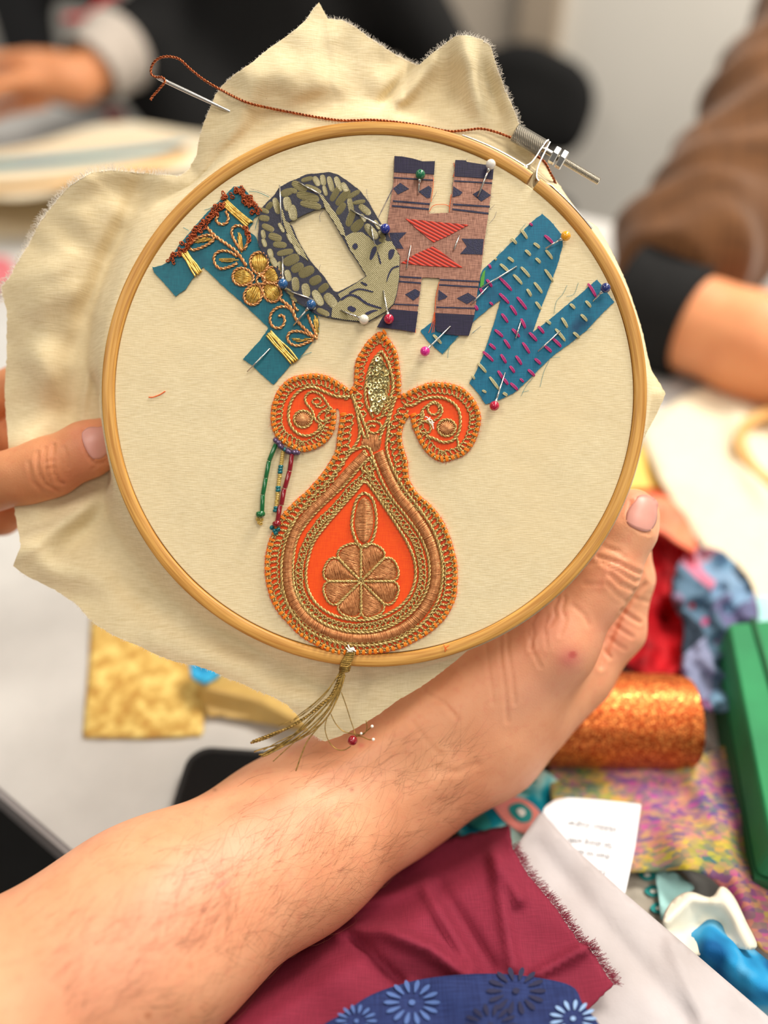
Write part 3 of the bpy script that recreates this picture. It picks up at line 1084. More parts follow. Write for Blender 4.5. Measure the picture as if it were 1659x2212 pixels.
# ------------------------------------------------------------------ the arm that comes from below and holds the hoop from behind
def q(ax, ay, ad, ar, bx, by, bd, br, k=0.008):
    return (hl(ax, ay, ad), ar, hl(bx, by, bd), br, k)
arm = Body([
    # forearm: two bones' worth of thickness side by side
    q(-570, 2540, 0.240, 0.043, 318, 2012, 0.286, 0.0340, 0.02),
    q(-530, 2580, 0.246, 0.036, 330, 2028, 0.292, 0.0290, 0.02),
    q(318, 2012, 0.286, 0.0340, 626, 1815, 0.322, 0.0290, 0.02),
    q(330, 2028, 0.292, 0.0290, 648, 1826, 0.326, 0.0260, 0.02),
    q(626, 1815, 0.322, 0.0290, 830, 1676, 0.345, 0.0270, 0.02),
    q(648, 1826, 0.326, 0.0260, 856, 1678, 0.348, 0.0245, 0.02),
    # wrist to hand
    q(830, 1676, 0.345, 0.0270, 985, 1570, 0.345, 0.0265, 0.02),
    q(856, 1678, 0.348, 0.0245, 1060, 1585, 0.350, 0.0225, 0.02),
    q(985, 1570, 0.345, 0.0265, 1085, 1490, 0.341, 0.0235, 0.016),
    q(1060, 1585, 0.350, 0.0225, 1195, 1485, 0.352, 0.0155, 0.016),
    q(980, 1510, 0.345, 0.0200, 1150, 1362, 0.340, 0.0170, 0.014),
    # thumb: metacarpal, two phalanges
    q(1060, 1520, 0.339, 0.0215, 1195, 1388, 0.330, 0.0172, 0.014),
    q(1195, 1388, 0.330, 0.0172, 1285, 1268, 0.326, 0.0128, 0.008),
    q(1285, 1275, 0.326, 0.0130, 1310, 1230, 0.325, 0.0130, 0.006),
    q(1308, 1232, 0.325, 0.0126, 1354, 1142, 0.323, 0.0114, 0.006),
    q(1354, 1142, 0.323, 0.0114, 1368, 1108, 0.323, 0.0100, 0.006),
    # index finger, seen beyond the thumb
    q(1160, 1520, 0.356, 0.0170, 1255, 1455, 0.355, 0.0138, 0.012),
    q(1255, 1455, 0.355, 0.0138, 1338, 1362, 0.353, 0.0108, 0.006),
    q(1338, 1362, 0.353, 0.0108, 1364, 1250, 0.350, 0.0096, 0.005),
    q(1364, 1250, 0.350, 0.0094, 1362, 1150, 0.345, 0.0084, 0.004),
    q(1362, 1150, 0.345, 0.0084, 1330, 1085, 0.340, 0.0072, 0.004),
    # palm and the other three fingers behind the cloth
    q(950, 1640, 0.360, 0.0200, 1150, 1440, 0.376, 0.0150, 0.014),
    q(900, 1620, 0.362, 0.0190, 1060, 1370, 0.386, 0.0140, 0.014),
    q(1150, 1440, 0.376, 0.0120, 1240, 1270, 0.376, 0.0098, 0.004),
    q(1240, 1270, 0.376, 0.0098, 1230, 1120, 0.362, 0.0086, 0.004),
    q(1230, 1120, 0.362, 0.0086, 1190, 1060, 0.349, 0.0074, 0.004),
    q(1100, 1400, 0.384, 0.0115, 1150, 1220, 0.386, 0.0094, 0.004),
    q(1150, 1220, 0.386, 0.0094, 1120, 1080, 0.368, 0.0082, 0.004),
    q(1120, 1080, 0.368, 0.0082, 1080, 1030, 0.352, 0.0070, 0.004),
    q(1050, 1370, 0.390, 0.0100, 1060, 1220, 0.392, 0.0082, 0.004),
    q(1060, 1220, 0.392, 0.0082, 1020, 1110, 0.374, 0.0072, 0.004),
    q(1020, 1110, 0.374, 0.0072, 990, 1070, 0.360, 0.0062, 0.004),
], 0.01)
ARM_O = hl(700, 1850, 0.33)
ARM_M = H @ TR(ARM_O)
Va, Fa = arm.surface(0.0009)
CR = [
    ([(1232, 1172), (1280, 1168), (1330, 1190), (1352, 1205)], 4, 0.25),
    ([(1292, 1203), (1330, 1214), (1358, 1228), (1385, 1240)], 4.5, 0.7),
    ([(1300, 1216), (1340, 1236), (1372, 1256), (1388, 1250)], 4, 0.45),
    ([(1318, 1240), (1340, 1262), (1368, 1274)], 4.5, 0.6),
    ([(1312, 1262), (1334, 1286), (1356, 1300)], 4, 0.35),
    ([(1250, 1200), (1300, 1185), (1340, 1190)], 4, 0.2),
    ([(1245, 1225), (1290, 1214), (1330, 1216)], 4, 0.2),
    ([(1262, 1262), (1300, 1262)], 4, 0.2),
    # between thumb and index
    ([(1392, 1262), (1366, 1290), (1340, 1330), (1318, 1380), (1298, 1440)], 5, 0.8),
    ([(1342, 1318), (1362, 1332), (1382, 1344)], 4, 0.9),
    ([(1330, 1352), (1350, 1366), (1366, 1376)], 4, 0.5),
    ([(1318, 1380), (1338, 1396), (1350, 1402)], 4, 0.4),
    ([(1306, 1404), (1318, 1420)], 4, 0.5),
    ([(1372, 1292), (1398, 1300)], 4, 0.3),
    # folds at the root of the thumb
    ([(1206, 1292), (1196, 1310), (1200, 1330), (1188, 1352)], 4, 0.45),
    ([(1220, 1290), (1214, 1318), (1222, 1340), (1210, 1372)], 4, 0.4),
    ([(1160, 1322), (1148, 1345), (1152, 1370), (1146, 1400)], 4, 0.5),
    ([(1140, 1340), (1142, 1370), (1152, 1410), (1168, 1440)], 4, 0.35),
    ([(1182, 1330), (1176, 1360), (1182, 1400)], 4, 0.3),
    ([(1098, 1350), (1096, 1400), (1106, 1460), (1112, 1520)], 4, 0.35),
    ([(1080, 1370), (1082, 1430), (1092, 1500), (1096, 1560)], 4, 0.35),
    ([(1050, 1392), (1056, 1450), (1066, 1520)], 4, 0.25),
    ([(1240, 1310), (1262, 1330), (1270, 1350)], 5, 0.25),
    # wrist
    ([(905, 1478), (930, 1502), (960, 1520), (985, 1550)], 5, 0.35),
    ([(890, 1560), (920, 1600), (950, 1630)], 6, 0.25),
    ([(940, 1660), (990, 1668), (1030, 1650)], 8, 0.3),
    # around the nail
    ([(1362, 1084), (1358, 1110), (1366, 1132), (1384, 1146), (1402, 1152)], 4, 0.5),
]
BU = [(1330, 1225, 40, 26, -35, 0.5), (1235, 1400, 60, 45, -50, 0.7), (930, 1700, 60, 28, -35, 1.5), (760, 1640, 120, 18, -32, 1.2), (700, 1700, 160, 22, -32, -0.8), (880, 1540, 60, 14, -40, 0.8)]
TI = [(1236, 1413, 7, 6, 0, (176, 30, 40), 0.85), (1228, 1422, 26, 24, 0, (206, 92, 96), 0.5), (1385, 1085, 40, 34, 0, (236, 118, 100), 0.55), (1340, 1230, 60, 30, -35, (230, 140, 108), 0.4),
      (1180, 1350, 60, 50, 0, (228, 140, 118), 0.45), (1330, 1370, 60, 70, -45, (238, 152, 122), 0.5), (1110, 1440, 80, 60, 0, (218, 148, 116), 0.4), (1160, 1500, 120, 40, -35, (186, 134, 112), 0.45),
      (470, 1850, 260, 60, -32, (238, 168, 140), 0.5), (300, 2060, 300, 120, -32, (236, 164, 138), 0.4), (320, 2194, 8, 7, 0, (176, 96, 50), 0.8), (464, 1706, 5, 4, 0, (150, 84, 60), 0.6), (780, 1612, 8, 6, 0, (226, 110, 100), 0.6),
      (760, 1706, 5, 4, 0, (150, 80, 60), 0.7), (440, 1968, 6, 5, 0, (140, 80, 50), 0.6), (920, 1640, 120, 50, -35, (214, 156, 112), 0.4), (730, 1760, 8, 5, 0, (220, 120, 105), 0.5), (410, 2085, 10, 8, 0, (200, 120, 80), 0.4), (480, 1910, 18, 5, -30, (228, 120, 110), 0.5)]
Va, ta = detail(arm, Va, CR, BU, TI)
person_a = new_obj('person', np_mesh('person', Va, Fa, M_SKIN, ta, ARM_O))
person_a.matrix_world = ARM_M
tag(person_a, 'bare hairy forearm and hand holding the hoop from behind, thumb up its rim', 'person')
nail(arm, person_a, (1376, 1144), (1402, 1073), 33, ARM_O)
# fine hair along the forearm
m = MB()
ax2 = Vector((0.83, -0.55))
pr2 = Vector((0.55, 0.83))
cand = []
for _ in range(2000):
    u = rnd.uniform(-250, 800)
    v = rnd.gauss(60, 120)
    x, y = 330 + ax2.x * u + pr2.x * v, 2030 + ax2.y * u + pr2.y * v
    if not (-10 < x < 1030 and 1600 < y < 2225) or rnd.random() > 0.35 + 0.65 * (noise.noise(Vector((x / 140, y / 90, 2))) > -0.1):
        continue
    if (x - 735) * 0.86 + (y - 1590) * 1.6 < 90 and x > 700:
        continue
    cand.append((x, y, v))
HPt, hit = march_many(arm, [c[0] for c in cand], [c[1] for c in cand])
HNm = arm.grad(HPt)
for (x, y, v), p, n, ok in zip(cand, HPt, HNm, hit):
    n = Vector(n)
    p = Vector(p)
    if not ok or n.z < 0.25:
        continue
    ang = math.radians(rnd.gauss(42, 22) if v < 90 else rnd.gauss(15, 30))
    d = Vector((math.cos(ang), math.sin(ang), 0))
    d = (d - n * d.dot(n)).normalized()
    s = n.cross(d)
    L = rnd.uniform(0.007, 0.019)
    c = rnd.uniform(-0.9, 0.9)
    pts = [p - n * 0.0002, p + d * L * 0.3 + n * L * 0.10 + s * c * L * 0.05, p + d * L * 0.65 + n * L * 0.12 + s * c * L * 0.2, p + d * L + n * L * 0.05 + s * c * L * 0.5]
    m.tube(pts, lambda u_: 0.000034 * (1 - 0.75 * u_), 3, False, False)
o = m.obj('arm_hair', M_HAIR, person_a, ARM_O)
o['kind'] = 'stuff'

# ------------------------------------------------------------------ the other hand: thumb on the cloth beside the ring, fingers behind it
lh = Body([
    q(-620, 1330, 0.350, 0.034, -260, 1100, 0.348, 0.029, 0.02),
    q(-260, 1100, 0.348, 0.027, -150, 960, 0.356, 0.024, 0.02),
    q(-260, 1100, 0.340, 0.022, -120, 1062, 0.330, 0.0158, 0.014),
    q(-120, 1062, 0.330, 0.0152, 60, 1026, 0.319, 0.0108, 0.008),
    q(60, 1026, 0.319, 0.0108, 110, 1008, 0.318, 0.0113, 0.006),
    q(110, 1008, 0.318, 0.0112, 190, 970, 0.318, 0.0104, 0.006),
    q(190, 970, 0.318, 0.0106, 232, 950, 0.3205, 0.0090, 0.006),
    # index .. little finger, behind the cloth
    q(-190, 905, 0.362, 0.0150, -60, 880, 0.368, 0.0112, 0.008),
    q(-60, 880, 0.368, 0.0112, 40, 836, 0.362, 0.0095, 0.004),
    q(40, 836, 0.362, 0.0095, 118, 800, 0.347, 0.0080, 0.004),
    q(-220, 985, 0.372, 0.0150, -70, 972, 0.378, 0.0112, 0.008),
    q(-70, 972, 0.378, 0.0112, 40, 940, 0.374, 0.0096, 0.004),
    q(40, 940, 0.374, 0.0096, 130, 905, 0.360, 0.0080, 0.004),
    q(-230, 1060, 0.374, 0.0150, -80, 1060, 0.380, 0.0108, 0.008),
    q(-80, 1060, 0.380, 0.0108, 30, 1040, 0.376, 0.0092, 0.004),
    q(30, 1040, 0.376, 0.0092, 110, 1010, 0.364, 0.0078, 0.004),
    q(-240, 1120, 0.368, 0.0150, -80, 1125, 0.372, 0.0096, 0.008),
    q(-80, 1125, 0.372, 0.0096, 4, 1116, 0.368, 0.0082, 0.004),
    q(4, 1116, 0.368, 0.0082, 60, 1090, 0.362, 0.0068, 0.004),
], 0.008)
LH_O = hl(-120, 1050, 0.34)
Vl, Fl = lh.surface(0.00085, None, None)
CL2 = [([(82, 978), (80, 1000), (86, 1025), (100, 1046), (124, 1058)], 3.5, 0.55), ([(98, 968), (98, 1000), (104, 1030), (112, 1044)], 3, 0.4), ([(116, 962), (114, 990), (118, 1020), (128, 1040), (138, 1044)], 3.5, 0.6),
       ([(138, 966), (146, 985), (148, 1010)], 3, 0.3), ([(100, 998), (116, 996)], 3, 0.25), ([(104, 1012), (118, 1010)], 3, 0.2), ([(62, 1000), (70, 1040), (100, 1072)], 4, 0.25),
       ([(182, 928), (180, 960), (190, 985), (206, 1002), (228, 996)], 3.5, 0.5), ([(200, 1012), (225, 1000)], 3, 0.25)]
Vl, tl = detail(lh, Vl, CL2, [(108, 1005, 40, 40, 0, 0.4)], [(110, 1005, 50, 40, 0, (206, 128, 84), 0.4), (200, 950, 50, 50, 0, (212, 124, 98), 0.6), (170, 1040, 60, 40, -30, (188, 100, 76), 0.4)])
person_b = new_obj('person', np_mesh('person', Vl, Fl, M_SKIN2, tl, LH_O))
person_b.matrix_world = H @ TR(LH_O)
tag(person_b, 'second hand pinching the loose cloth, thumb tip tucked against the ring', 'person')
nail(lh, person_b, (184, 966), (238, 942), 36, LH_O)
# ------------------------------------------------------------------ cut-out letter patches
def smooth_poly(c, pts, step=4.0, jitter=0.5, closed=True, sm_=False):
    """outline in photo pixels -> densely spaced, faintly ragged"""
    p = resample(P(c, pts) if c else pts, step, True, sm_)
    return [(v.x + rnd.uniform(-jitter, jitter), v.y + rnd.uniform(-jitter, jitter)) for v in p]
def loc2(pix, o):
    return [(hp(*p).x - o.x, hp(*p).y - o.y) for p in pix]
def ccw(path):
    a = sum(path[i].x * path[(i + 1) % len(path)].y - path[(i + 1) % len(path)].x * path[i].y for i in range(len(path)))
    return path if a > 0 else path[::-1]
def patch(name, c, pts, z0, z1, mat, label, cat, origin_px, holes=(), sm_=False, jitter=0.5):
    o = hp(*origin_px)
    root = hempty(name, o, label, cat, 'cut-out letters pinned to the cloth')
    pix = smooth_poly(c, pts, 4.0, jitter, True, sm_)
    hs = [smooth_poly(c, h, 4.0, jitter, True, False) for h in holes]
    m = MB()
    m.prism(loc2(pix, o), z0, z1, [loc2(h, o) for h in holes for h in [smooth_poly(c, h, 4.0, jitter)]] if holes else ())
    m.obj('fabric', mat, root, smooth=False)
    path = ccw([hp(*p) - o for p in pix])
    return root, o, path
def flat(root, o, c, pts, z0, z1, mat, name, sm_=False, step=6.0):
    m = MB()
    pix = [(v.x, v.y) for v in resample(P(c, pts), step, True, sm_)] if sm_ else P(c, pts)
    m.prism(loc2(pix, o), z0, z1)
    return m.obj(name, mat, root, smooth=False)
def stitch_mesh(mat, name, strands=3):
    """a short bar of floss, 1 unit long, 1 unit wide, lying along x"""
    m = MB()
    for k in range(strands):
        y = (k - (strands - 1) / 2) * 0.9 / strands
        pts = [Vector((-0.5, y * 0.5, -0.25)), Vector((-0.4, y * 0.85, 0.12)), Vector((-0.2, y * 1.1, 0.3)), Vector((0.1, y * 1.15, 0.32)), Vector((0.35, y * 0.9, 0.15)), Vector((0.5, y * 0.5, -0.25))]
        m.tube(resample(pts, 0.12), 0.5 / strands, 5, False, True)
    return m.mesh(name, mat)
def place_stitch(me, root, o, a, b, w, z, name):
    pa, pb = hp(*a) - o, hp(*b) - o
    d = pb - pa
    ob = new_obj(name, me, root)
    ob.matrix_local = TR(Vector(((pa.x + pb.x) / 2, (pa.y + pb.y) / 2, z))) @ Matrix.Rotation(math.atan2(d.y, d.x), 4, 'Z') @ Matrix.Diagonal((d.length, w, w, 1))
    return ob
def cordpart(root, o, c, pts, r, z, mat, name, pitch=None, closed=False, strands=2):
    pitch = pitch or r * 5
    pix = resample(P(c, pts) if c else pts, r * S * 0.9, closed)
    m = MB()
    m.cord([hp(v.x, v.y, z + r * 0.5) - Vector((o.x, o.y, 0)) for v in pix], r, pitch, strands, 5, closed)
    return m.obj(name, mat, root)
def satin(root, o, c, outline, ang, z, hgt, mat, name, pitch=2.6):
    """padded satin stitch: parallel threads across an outline; ang = thread direction in the picture (deg, y down)"""
    pix = [(v.x, v.y) for v in resample(P(c, outline), 2.0, True, True)]
    ca, sa = math.cos(math.radians(ang)), math.sin(math.radians(ang))
    uv = [(x * ca + y * sa, -x * sa + y * ca) for x, y in pix]
    v0, v1 = min(v for _, v in uv), max(v for _, v in uv)
    m = MB()
    n = max(2, int((v1 - v0) / pitch))
    for i in range(n):
        v = v0 + (v1 - v0) * (i + 0.5) / n
        xs = []
        for (ua, va), (ub, vb) in zip(uv, uv[1:] + uv[:1]):
            if (va > v) != (vb > v):
                xs.append(ua + (ub - ua) * (v - va) / (vb - va))
        xs.sort()
        for a, b in zip(xs[::2], xs[1::2]):
            if b - a < 1.0:
                continue
            pts = []
            hh = hgt * min(1.0, (b - a) / 12.0)
            for k in range(5):
                t = k / 4
                u = a + (b - a) * t
                w = v + rnd.uniform(-0.25, 0.25) * pitch
                pts.append(hp(u * ca - w * sa, u * sa + w * ca, z + hh * math.sin(PI * t)) - Vector((o.x, o.y, 0)))
            m.tube(pts, pitch / S * 0.62, 4, False, False)
    return m.obj(name, mat, root)

# ---- N: petrol blue with running stitches (lies under the H)
N_PTS = [(1035, 85), (1110, 150), (1190, 250), (1200, 330), (1160, 480), (1110, 620), (1040, 800), (960, 1025), (1100, 920), (1230, 810), (1330, 730), (1470, 605), (1520, 670), (1608, 785), (1500, 890), (1390, 1010),
         (1250, 1120), (1130, 1205), (1020, 1310), (900, 1430), (810, 1510), (700, 1560), (585, 1600), (540, 1530), (490, 1470), (455, 1430), (510, 1340), (570, 1200), (620, 1050), (660, 930), (705, 765), (620, 830),
         (500, 930), (355, 1070), (240, 1200), (120, 1090), (65, 1015), (180, 930), (330, 820), (490, 700), (560, 530), (660, 440), (760, 340), (880, 220), (960, 140)]
ltN, oN, pN = patch('letter_patch', C6, N_PTS, 0.0001, 0.0005, M_TEALN, 'petrol blue cotton letter N with magenta and cream running stitches', 'letter', C6(900, 900))
me_p = stitch_mesh(M_STP, 'running_stitch'); me_c = stitch_mesh(M_STC, 'running_stitch')
PINK = [(1058, 262, 1118, 320), (700, 600, 785, 688), (595, 612, 632, 662), (700, 725, 765, 792), (840, 755, 905, 838), (785, 820, 828, 885), (715, 885, 758, 945), (868, 925, 898, 990), (800, 1005, 850, 1060), (662, 1012, 718, 1060),
        (935, 1035, 988, 1092), (1005, 985, 1045, 1032), (735, 1090, 775, 1150), (882, 1115, 930, 1188), (618, 1122, 660, 1160), (572, 1188, 640, 1252), (708, 1208, 745, 1268), (828, 1220, 868, 1280), (978, 1240, 1020, 1278),
        (1120, 1080, 1180, 1138), (1058, 1140, 1105, 1182), (685, 1338, 720, 1395), (722, 1392, 760, 1440), (780, 1300, 812, 1345), (925, 1328, 970, 1370), (785, 1435, 835, 1482), (860, 1398, 885, 1422), (1405, 650, 1458, 740),
        (610, 490, 625, 518), (618, 790, 640, 810), (935, 162, 955, 180), (500, 815, 520, 850), (540, 680, 560, 720)]
CREAM = [(868, 215, 912, 278), (792, 285, 828, 322), (970, 322, 1012, 355), (902, 378, 940, 415), (1065, 380, 1112, 440), (765, 435, 805, 465), (985, 442, 1018, 475), (705, 490, 765, 545), (870, 515, 930, 582), (1060, 535, 1115, 615),
         (810, 575, 870, 640), (975, 638, 1030, 710), (915, 688, 945, 738), (985, 790, 1020, 840), (1070, 938, 1100, 962), (1192, 918, 1232, 985), (1145, 1008, 1212, 1090), (1285, 1032, 1325, 1068), (1345, 890, 1388, 935), (1258, 805, 1292, 838),
         (1382, 782, 1418, 825), (530, 1280, 585, 1342), (622, 1390, 685, 1475), (480, 1370, 495, 1400), (560, 1490, 588, 1506), (725, 1510, 755, 1530), (172, 1052, 228, 1112), (660, 440, 668, 455)]
for lst, me, nm in ((PINK, me_p, 'running_stitch'), (CREAM, me_c, 'running_stitch')):
    for a in lst:
        place_stitch(me, ltN, oN, C6(a[0], a[1]), C6(a[2], a[3]), 0.00115 if math.hypot(a[2] - a[0], a[3] - a[1]) > 35 else 0.0009, 0.0006, nm)
m = MB()
fray(m, pN, 170, 0.0012, 0.00004, 0.0004)
def strand(m, c, pts, r, z, o):
    pix = resample(P(c, pts) if c else pts, 4)
    m.tube([hp(v.x, v.y, z) - Vector((o.x, o.y, 0)) for v in pix], r, 4, False, False)
for pts in ([(1130, 880), (1150, 780), (1200, 720), (1235, 650)], [(1230, 740), (1290, 720), (1325, 630)], [(1020, 1460), (1050, 1340), (1095, 1245)], [(870, 1530), (910, 1450), (960, 1390)], [(1390, 1010), (1435, 998)],
            [(240, 1200), (300, 1130), (350, 1080)], [(255, 1195), (310, 1120), (372, 1065)], [(285, 1230), (290, 1170), (300, 1140)], [(615, 480), (680, 420), (705, 375)], [(860, 210), (905, 160)], [(480, 1030), (550, 975)],
            [(880, 1500), (930, 1490)], [(1100, 1225), (1180, 1222)]):
    strand(m, C6, pts, 0.00006, 0.0004, oN)
m.obj('loose_threads', M_TEALFIB, ltN)['kind'] = 'stuff'
m = MB()
m.prism([(hp(*C6(*p)).x, hp(*C6(*p)).y) for p in [(582, 530), (575, 600), (570, 650), (540, 672), (545, 600), (562, 550)]], 0.0005, 0.0008)
htop('fabric_scrap', m, M_GREENSCRAP, 'sliver of leaf green cloth tucked between the H and the N', 'fabric scrap', hp(*C6(560, 600)), smooth=False)

# ---- J: teal silk with gold embroidery
J_PTS = [(80, 785), (150, 770), (215, 735), (300, 600), (400, 480), (540, 320), (680, 190), (770, 95), (850, 95), (920, 190), (985, 270), (1000, 330), (940, 365), (932, 410), (890, 470), (960, 520), (1000, 620), (1130, 800), (1180, 960),
         (1300, 1080), (1480, 1180), (1500, 1250), (1495, 1350), (1440, 1420), (1330, 1560), (1270, 1600), (1110, 1785), (1000, 1690), (930, 1620), (850, 1565), (1000, 1400), (1070, 1300), (860, 1100), (700, 960), (510, 780), (440, 850), (360, 970),
         (275, 1030), (180, 920), (95, 830)]
ltJ, oJ, pJ = patch('letter_patch', C3, J_PTS, 0.0001, 0.0005, M_TEAL, 'teal silk letter J embroidered with a gold flower and scrolls', 'letter', C3(800, 900))
Z1 = 0.0005
for pts in ([(540, 440), (620, 520), (720, 590), (800, 655), (880, 770)], [(1150, 1040), (1230, 1100), (1275, 1150), (1300, 1220), (1380, 1310), (1480, 1390)]):
    cordpart(ltJ, oJ, C3, pts, 0.00075, Z1, M_ROSEGOLD, 'stem_cord')
for pts in ([(700, 300), (725, 355), (705, 405), (655, 412), (620, 380), (632, 345)], [(1290, 1180), (1235, 1125), (1160, 1118), (1095, 1165), (1080, 1240), (1115, 1292), (1175, 1292), (1205, 1240), (1190, 1192), (1150, 1195)],
            [(395, 620), (430, 632), (520, 600), (600, 545), (570, 505), (480, 520), (420, 560), (395, 590)], [(845, 640), (800, 590), (755, 500), (765, 440), (820, 425), (880, 470), (890, 560), (860, 630)],
            [(800, 690), (740, 650), (660, 640), (605, 680), (610, 750), (660, 792), (740, 775), (800, 745)], [(1440, 1370), (1350, 1330), (1260, 1330), (1228, 1380), (1255, 1430), (1320, 1448), (1400, 1420), (1450, 1395)],
            [(1400, 1180), (1430, 1260), (1480, 1370)], [(1275, 1060), (1290, 1120), (1320, 1150)]):
    cordpart(ltJ, oJ, C3, pts, 0.00065, Z1, M_ROSEGOLD, 'scroll_cord')
for pts, ang in (([(805, 490), (830, 500), (850, 600), (838, 660), (815, 600)], 80), ([(650, 705), (730, 705), (820, 715), (730, 735), (655, 728)], 0), ([(430, 570), (520, 525), (600, 545), (520, 565)], -20),
                 ([(1270, 1385), (1350, 1390), (1450, 1385), (1350, 1415), (1285, 1405)], 0), ([(1455, 1190), (1490, 1230), (1495, 1330), (1480, 1360), (1460, 1290)], 80)):
    satin(ltJ, oJ, C3, pts, ang, Z1, 0.0006, M_GOLDP, 'leaf_fill', 2.2)
FC = (1000, 888)
for (cx, cy), R in (((988, 745), 96), ((850, 862), 92), ((938, 1012), 92), ((1092, 990), 92), ((1092, 850), 84)):
    a = math.atan2(cy - FC[1], cx - FC[0])
    pet = []
    for k in range(14):
        w = 2 * PI * k / 14
        u, v = math.cos(w) * R * 0.98, math.sin(w) * R * (0.80 + 0.12 * math.cos(w))
        pet.append((cx + u * math.cos(a) - v * math.sin(a), cy + u * math.sin(a) + v * math.cos(a)))
    satin(ltJ, oJ, C3, [(cx + (x - cx) * 0.84, cy + (y - cy) * 0.84) for x, y in pet], math.degrees(a), Z1, 0.0008, M_GOLDP, 'petal', 2.2)
    cordpart(ltJ, oJ, C3, pet, 0.0006, Z1, M_ROSEGOLD, 'petal_outline', closed=True)
cordpart(ltJ, oJ, C3, [(FC[0] + 36 * math.cos(2 * PI * k / 10), FC[1] + 36 * math.sin(2 * PI * k / 10)) for k in range(10)], 0.0006, Z1 + 0.0005, M_ROSEGOLD, 'flower_centre', closed=True)
for (x0, y0, x1, y1), w in (((345, 650, 470, 840), 62), ((690, 225, 910, 410), 66), ((1070, 1340, 1290, 1585), 70)):
    d = Vector((x1 - x0, y1 - y0)); d.normalize()
    nn = Vector((-d.y, d.x))
    for k in range(5):
        f = (k - 2) / 2 * w * 0.42
        pts = [(x0 + nn.x * f + rnd.uniform(-8, 8), y0 + nn.y * f + rnd.uniform(-8, 8))]
        for t in (0.33, 0.66):
            pts.append((x0 + (x1 - x0) * t + nn.x * (f + rnd.uniform(-12, 12)), y0 + (y1 - y0) * t + nn.y * (f + rnd.uniform(-12, 12))))
        pts.append((x1 + nn.x * f + rnd.uniform(-8, 8), y1 + nn.y * f + rnd.uniform(-8, 8)))
        m = MB()
        m.tube([hp(v.x, v.y, Z1 + 0.0003) - Vector((oJ.x, oJ.y, 0)) for v in resample(P(C3, pts), 3)], 0.00045, 5)
        m.obj('gold_strand', M_GOLDP, ltJ)
# rust metal knots along the top edge
def knot_mesh():
    m = MB()
    pts = [Vector((math.cos(w) * 0.5, math.sin(w) * 0.38, 0.12 * math.sin(2 * w))) for w in [2 * PI * k / 12 for k in range(12)]]
    m.cord(resample(pts, 0.16, True), 0.22, 0.9, 2, 4, True)
    return m.mesh('wire_knot', M_RUST)
me_k = knot_mesh()
kn = []
for k in range(64):
    t = k / 63
    x, y = 225 + (670 - 225) * t, 735 + (235 - 735) * t
    f = rnd.uniform(-26, 26)
    kn.append((x + f * 0.8 + rnd.uniform(-8, 8), y + f * 0.7 + rnd.uniform(-8, 8)))
kn += [(700 + rnd.uniform(-20, 90), 190 + rnd.uniform(-70, 10)) for _ in range(8)]
for pts in ([(790, 120), (850, 165), (860, 215), (890, 250), (935, 235), (905, 185)], [(840, 100), (850, 150), (960, 260), (990, 310), (930, 305)], [(865, 440), (890, 490), (910, 530), (900, 555)]):
    for v in resample([(p[0], p[1], 0) for p in pts], 17):
        kn.append((v.x + rnd.uniform(-8, 8), v.y + rnd.uniform(-8, 8)))
for x, y in kn:
    ob = new_obj('wire_knot', me_k, ltJ)
    s = rnd.uniform(0.0011, 0.0018)
    p = hp(*C3(x, y), Z1 + 0.0004 + rnd.uniform(0, 0.0004)) - Vector((oJ.x, oJ.y, 0))
    ob.matrix_local = TR(p) @ Matrix.Rotation(rnd.uniform(0, PI), 4, 'Z') @ Matrix.Rotation(rnd.uniform(-0.7, 0.7), 4, 'X') @ Matrix.Scale(s, 4)
m = MB()
fray(m, pJ, 140, 0.0012, 0.00004, 0.0004)
for pts in ([(520, 290), (560, 280), (600, 255)], [(340, 440), (365, 455), (385, 465)], [(1320, 1570), (1370, 1530), (1435, 1505)], [(955, 450), (965, 400), (985, 350)], [(75, 775), (110, 800)], [(900, 130), (980, 140), (1070, 180)]):
    strand(m, C3, pts, 0.00009, 0.0004, oJ)
m.obj('loose_threads', M_TEALFIB, ltJ)['kind'] = 'stuff'

# ---- H: rose lurex with woven motifs (over the N, under the O)
H_PTS = [(250, 95), (330, 100), (440, 120), (540, 150), (670, 148), (655, 290), (640, 420), (615, 600), (605, 690), (825, 680), (850, 450), (870, 260), (880, 135), (990, 140), (1000, 155), (1190, 185), (1280, 190), (1265, 330), (1245, 520),
         (1215, 750), (1190, 930), (1165, 1120), (1140, 1330), (1110, 1500), (1085, 1700), (1050, 1860), (1020, 1955), (850, 1945), (770, 1935), (680, 1900), (670, 1700), (690, 1550), (720, 1355), (535, 1350), (510, 1550), (490, 1700), (465, 1920),
         (320, 1895), (70, 1865), (130, 1760), (200, 1700), (250, 1550), (280, 1350), (290, 1150), (240, 1040), (190, 920), (180, 750), (210, 560), (240, 370)]
ltH, oH, pH = patch('letter_patch', C5, H_PTS, 0.0005, 0.0009, M_HBASE, 'rose and navy metallic woven letter H with red triangles', 'letter', C5(660, 1000), jitter=0.35)
Z2, Z3 = 0.0009, 0.00108
for pts in ([(250, 95), (330, 100), (440, 120), (540, 150), (670, 148), (660, 285), (450, 275), (247, 262)], [(880, 135), (990, 140), (1000, 155), (1190, 185), (1280, 190), (1268, 335), (1060, 318), (872, 305)],
            [(220, 1680), (495, 1705), (465, 1920), (320, 1895), (70, 1865), (130, 1760), (200, 1690)], [(672, 1720), (1080, 1740), (1050, 1860), (1020, 1955), (850, 1945), (770, 1935), (680, 1900)]):
    flat(ltH, oH, C5, pts, Z2 - 0.0002, Z3, M_HNAVY, 'woven_band')
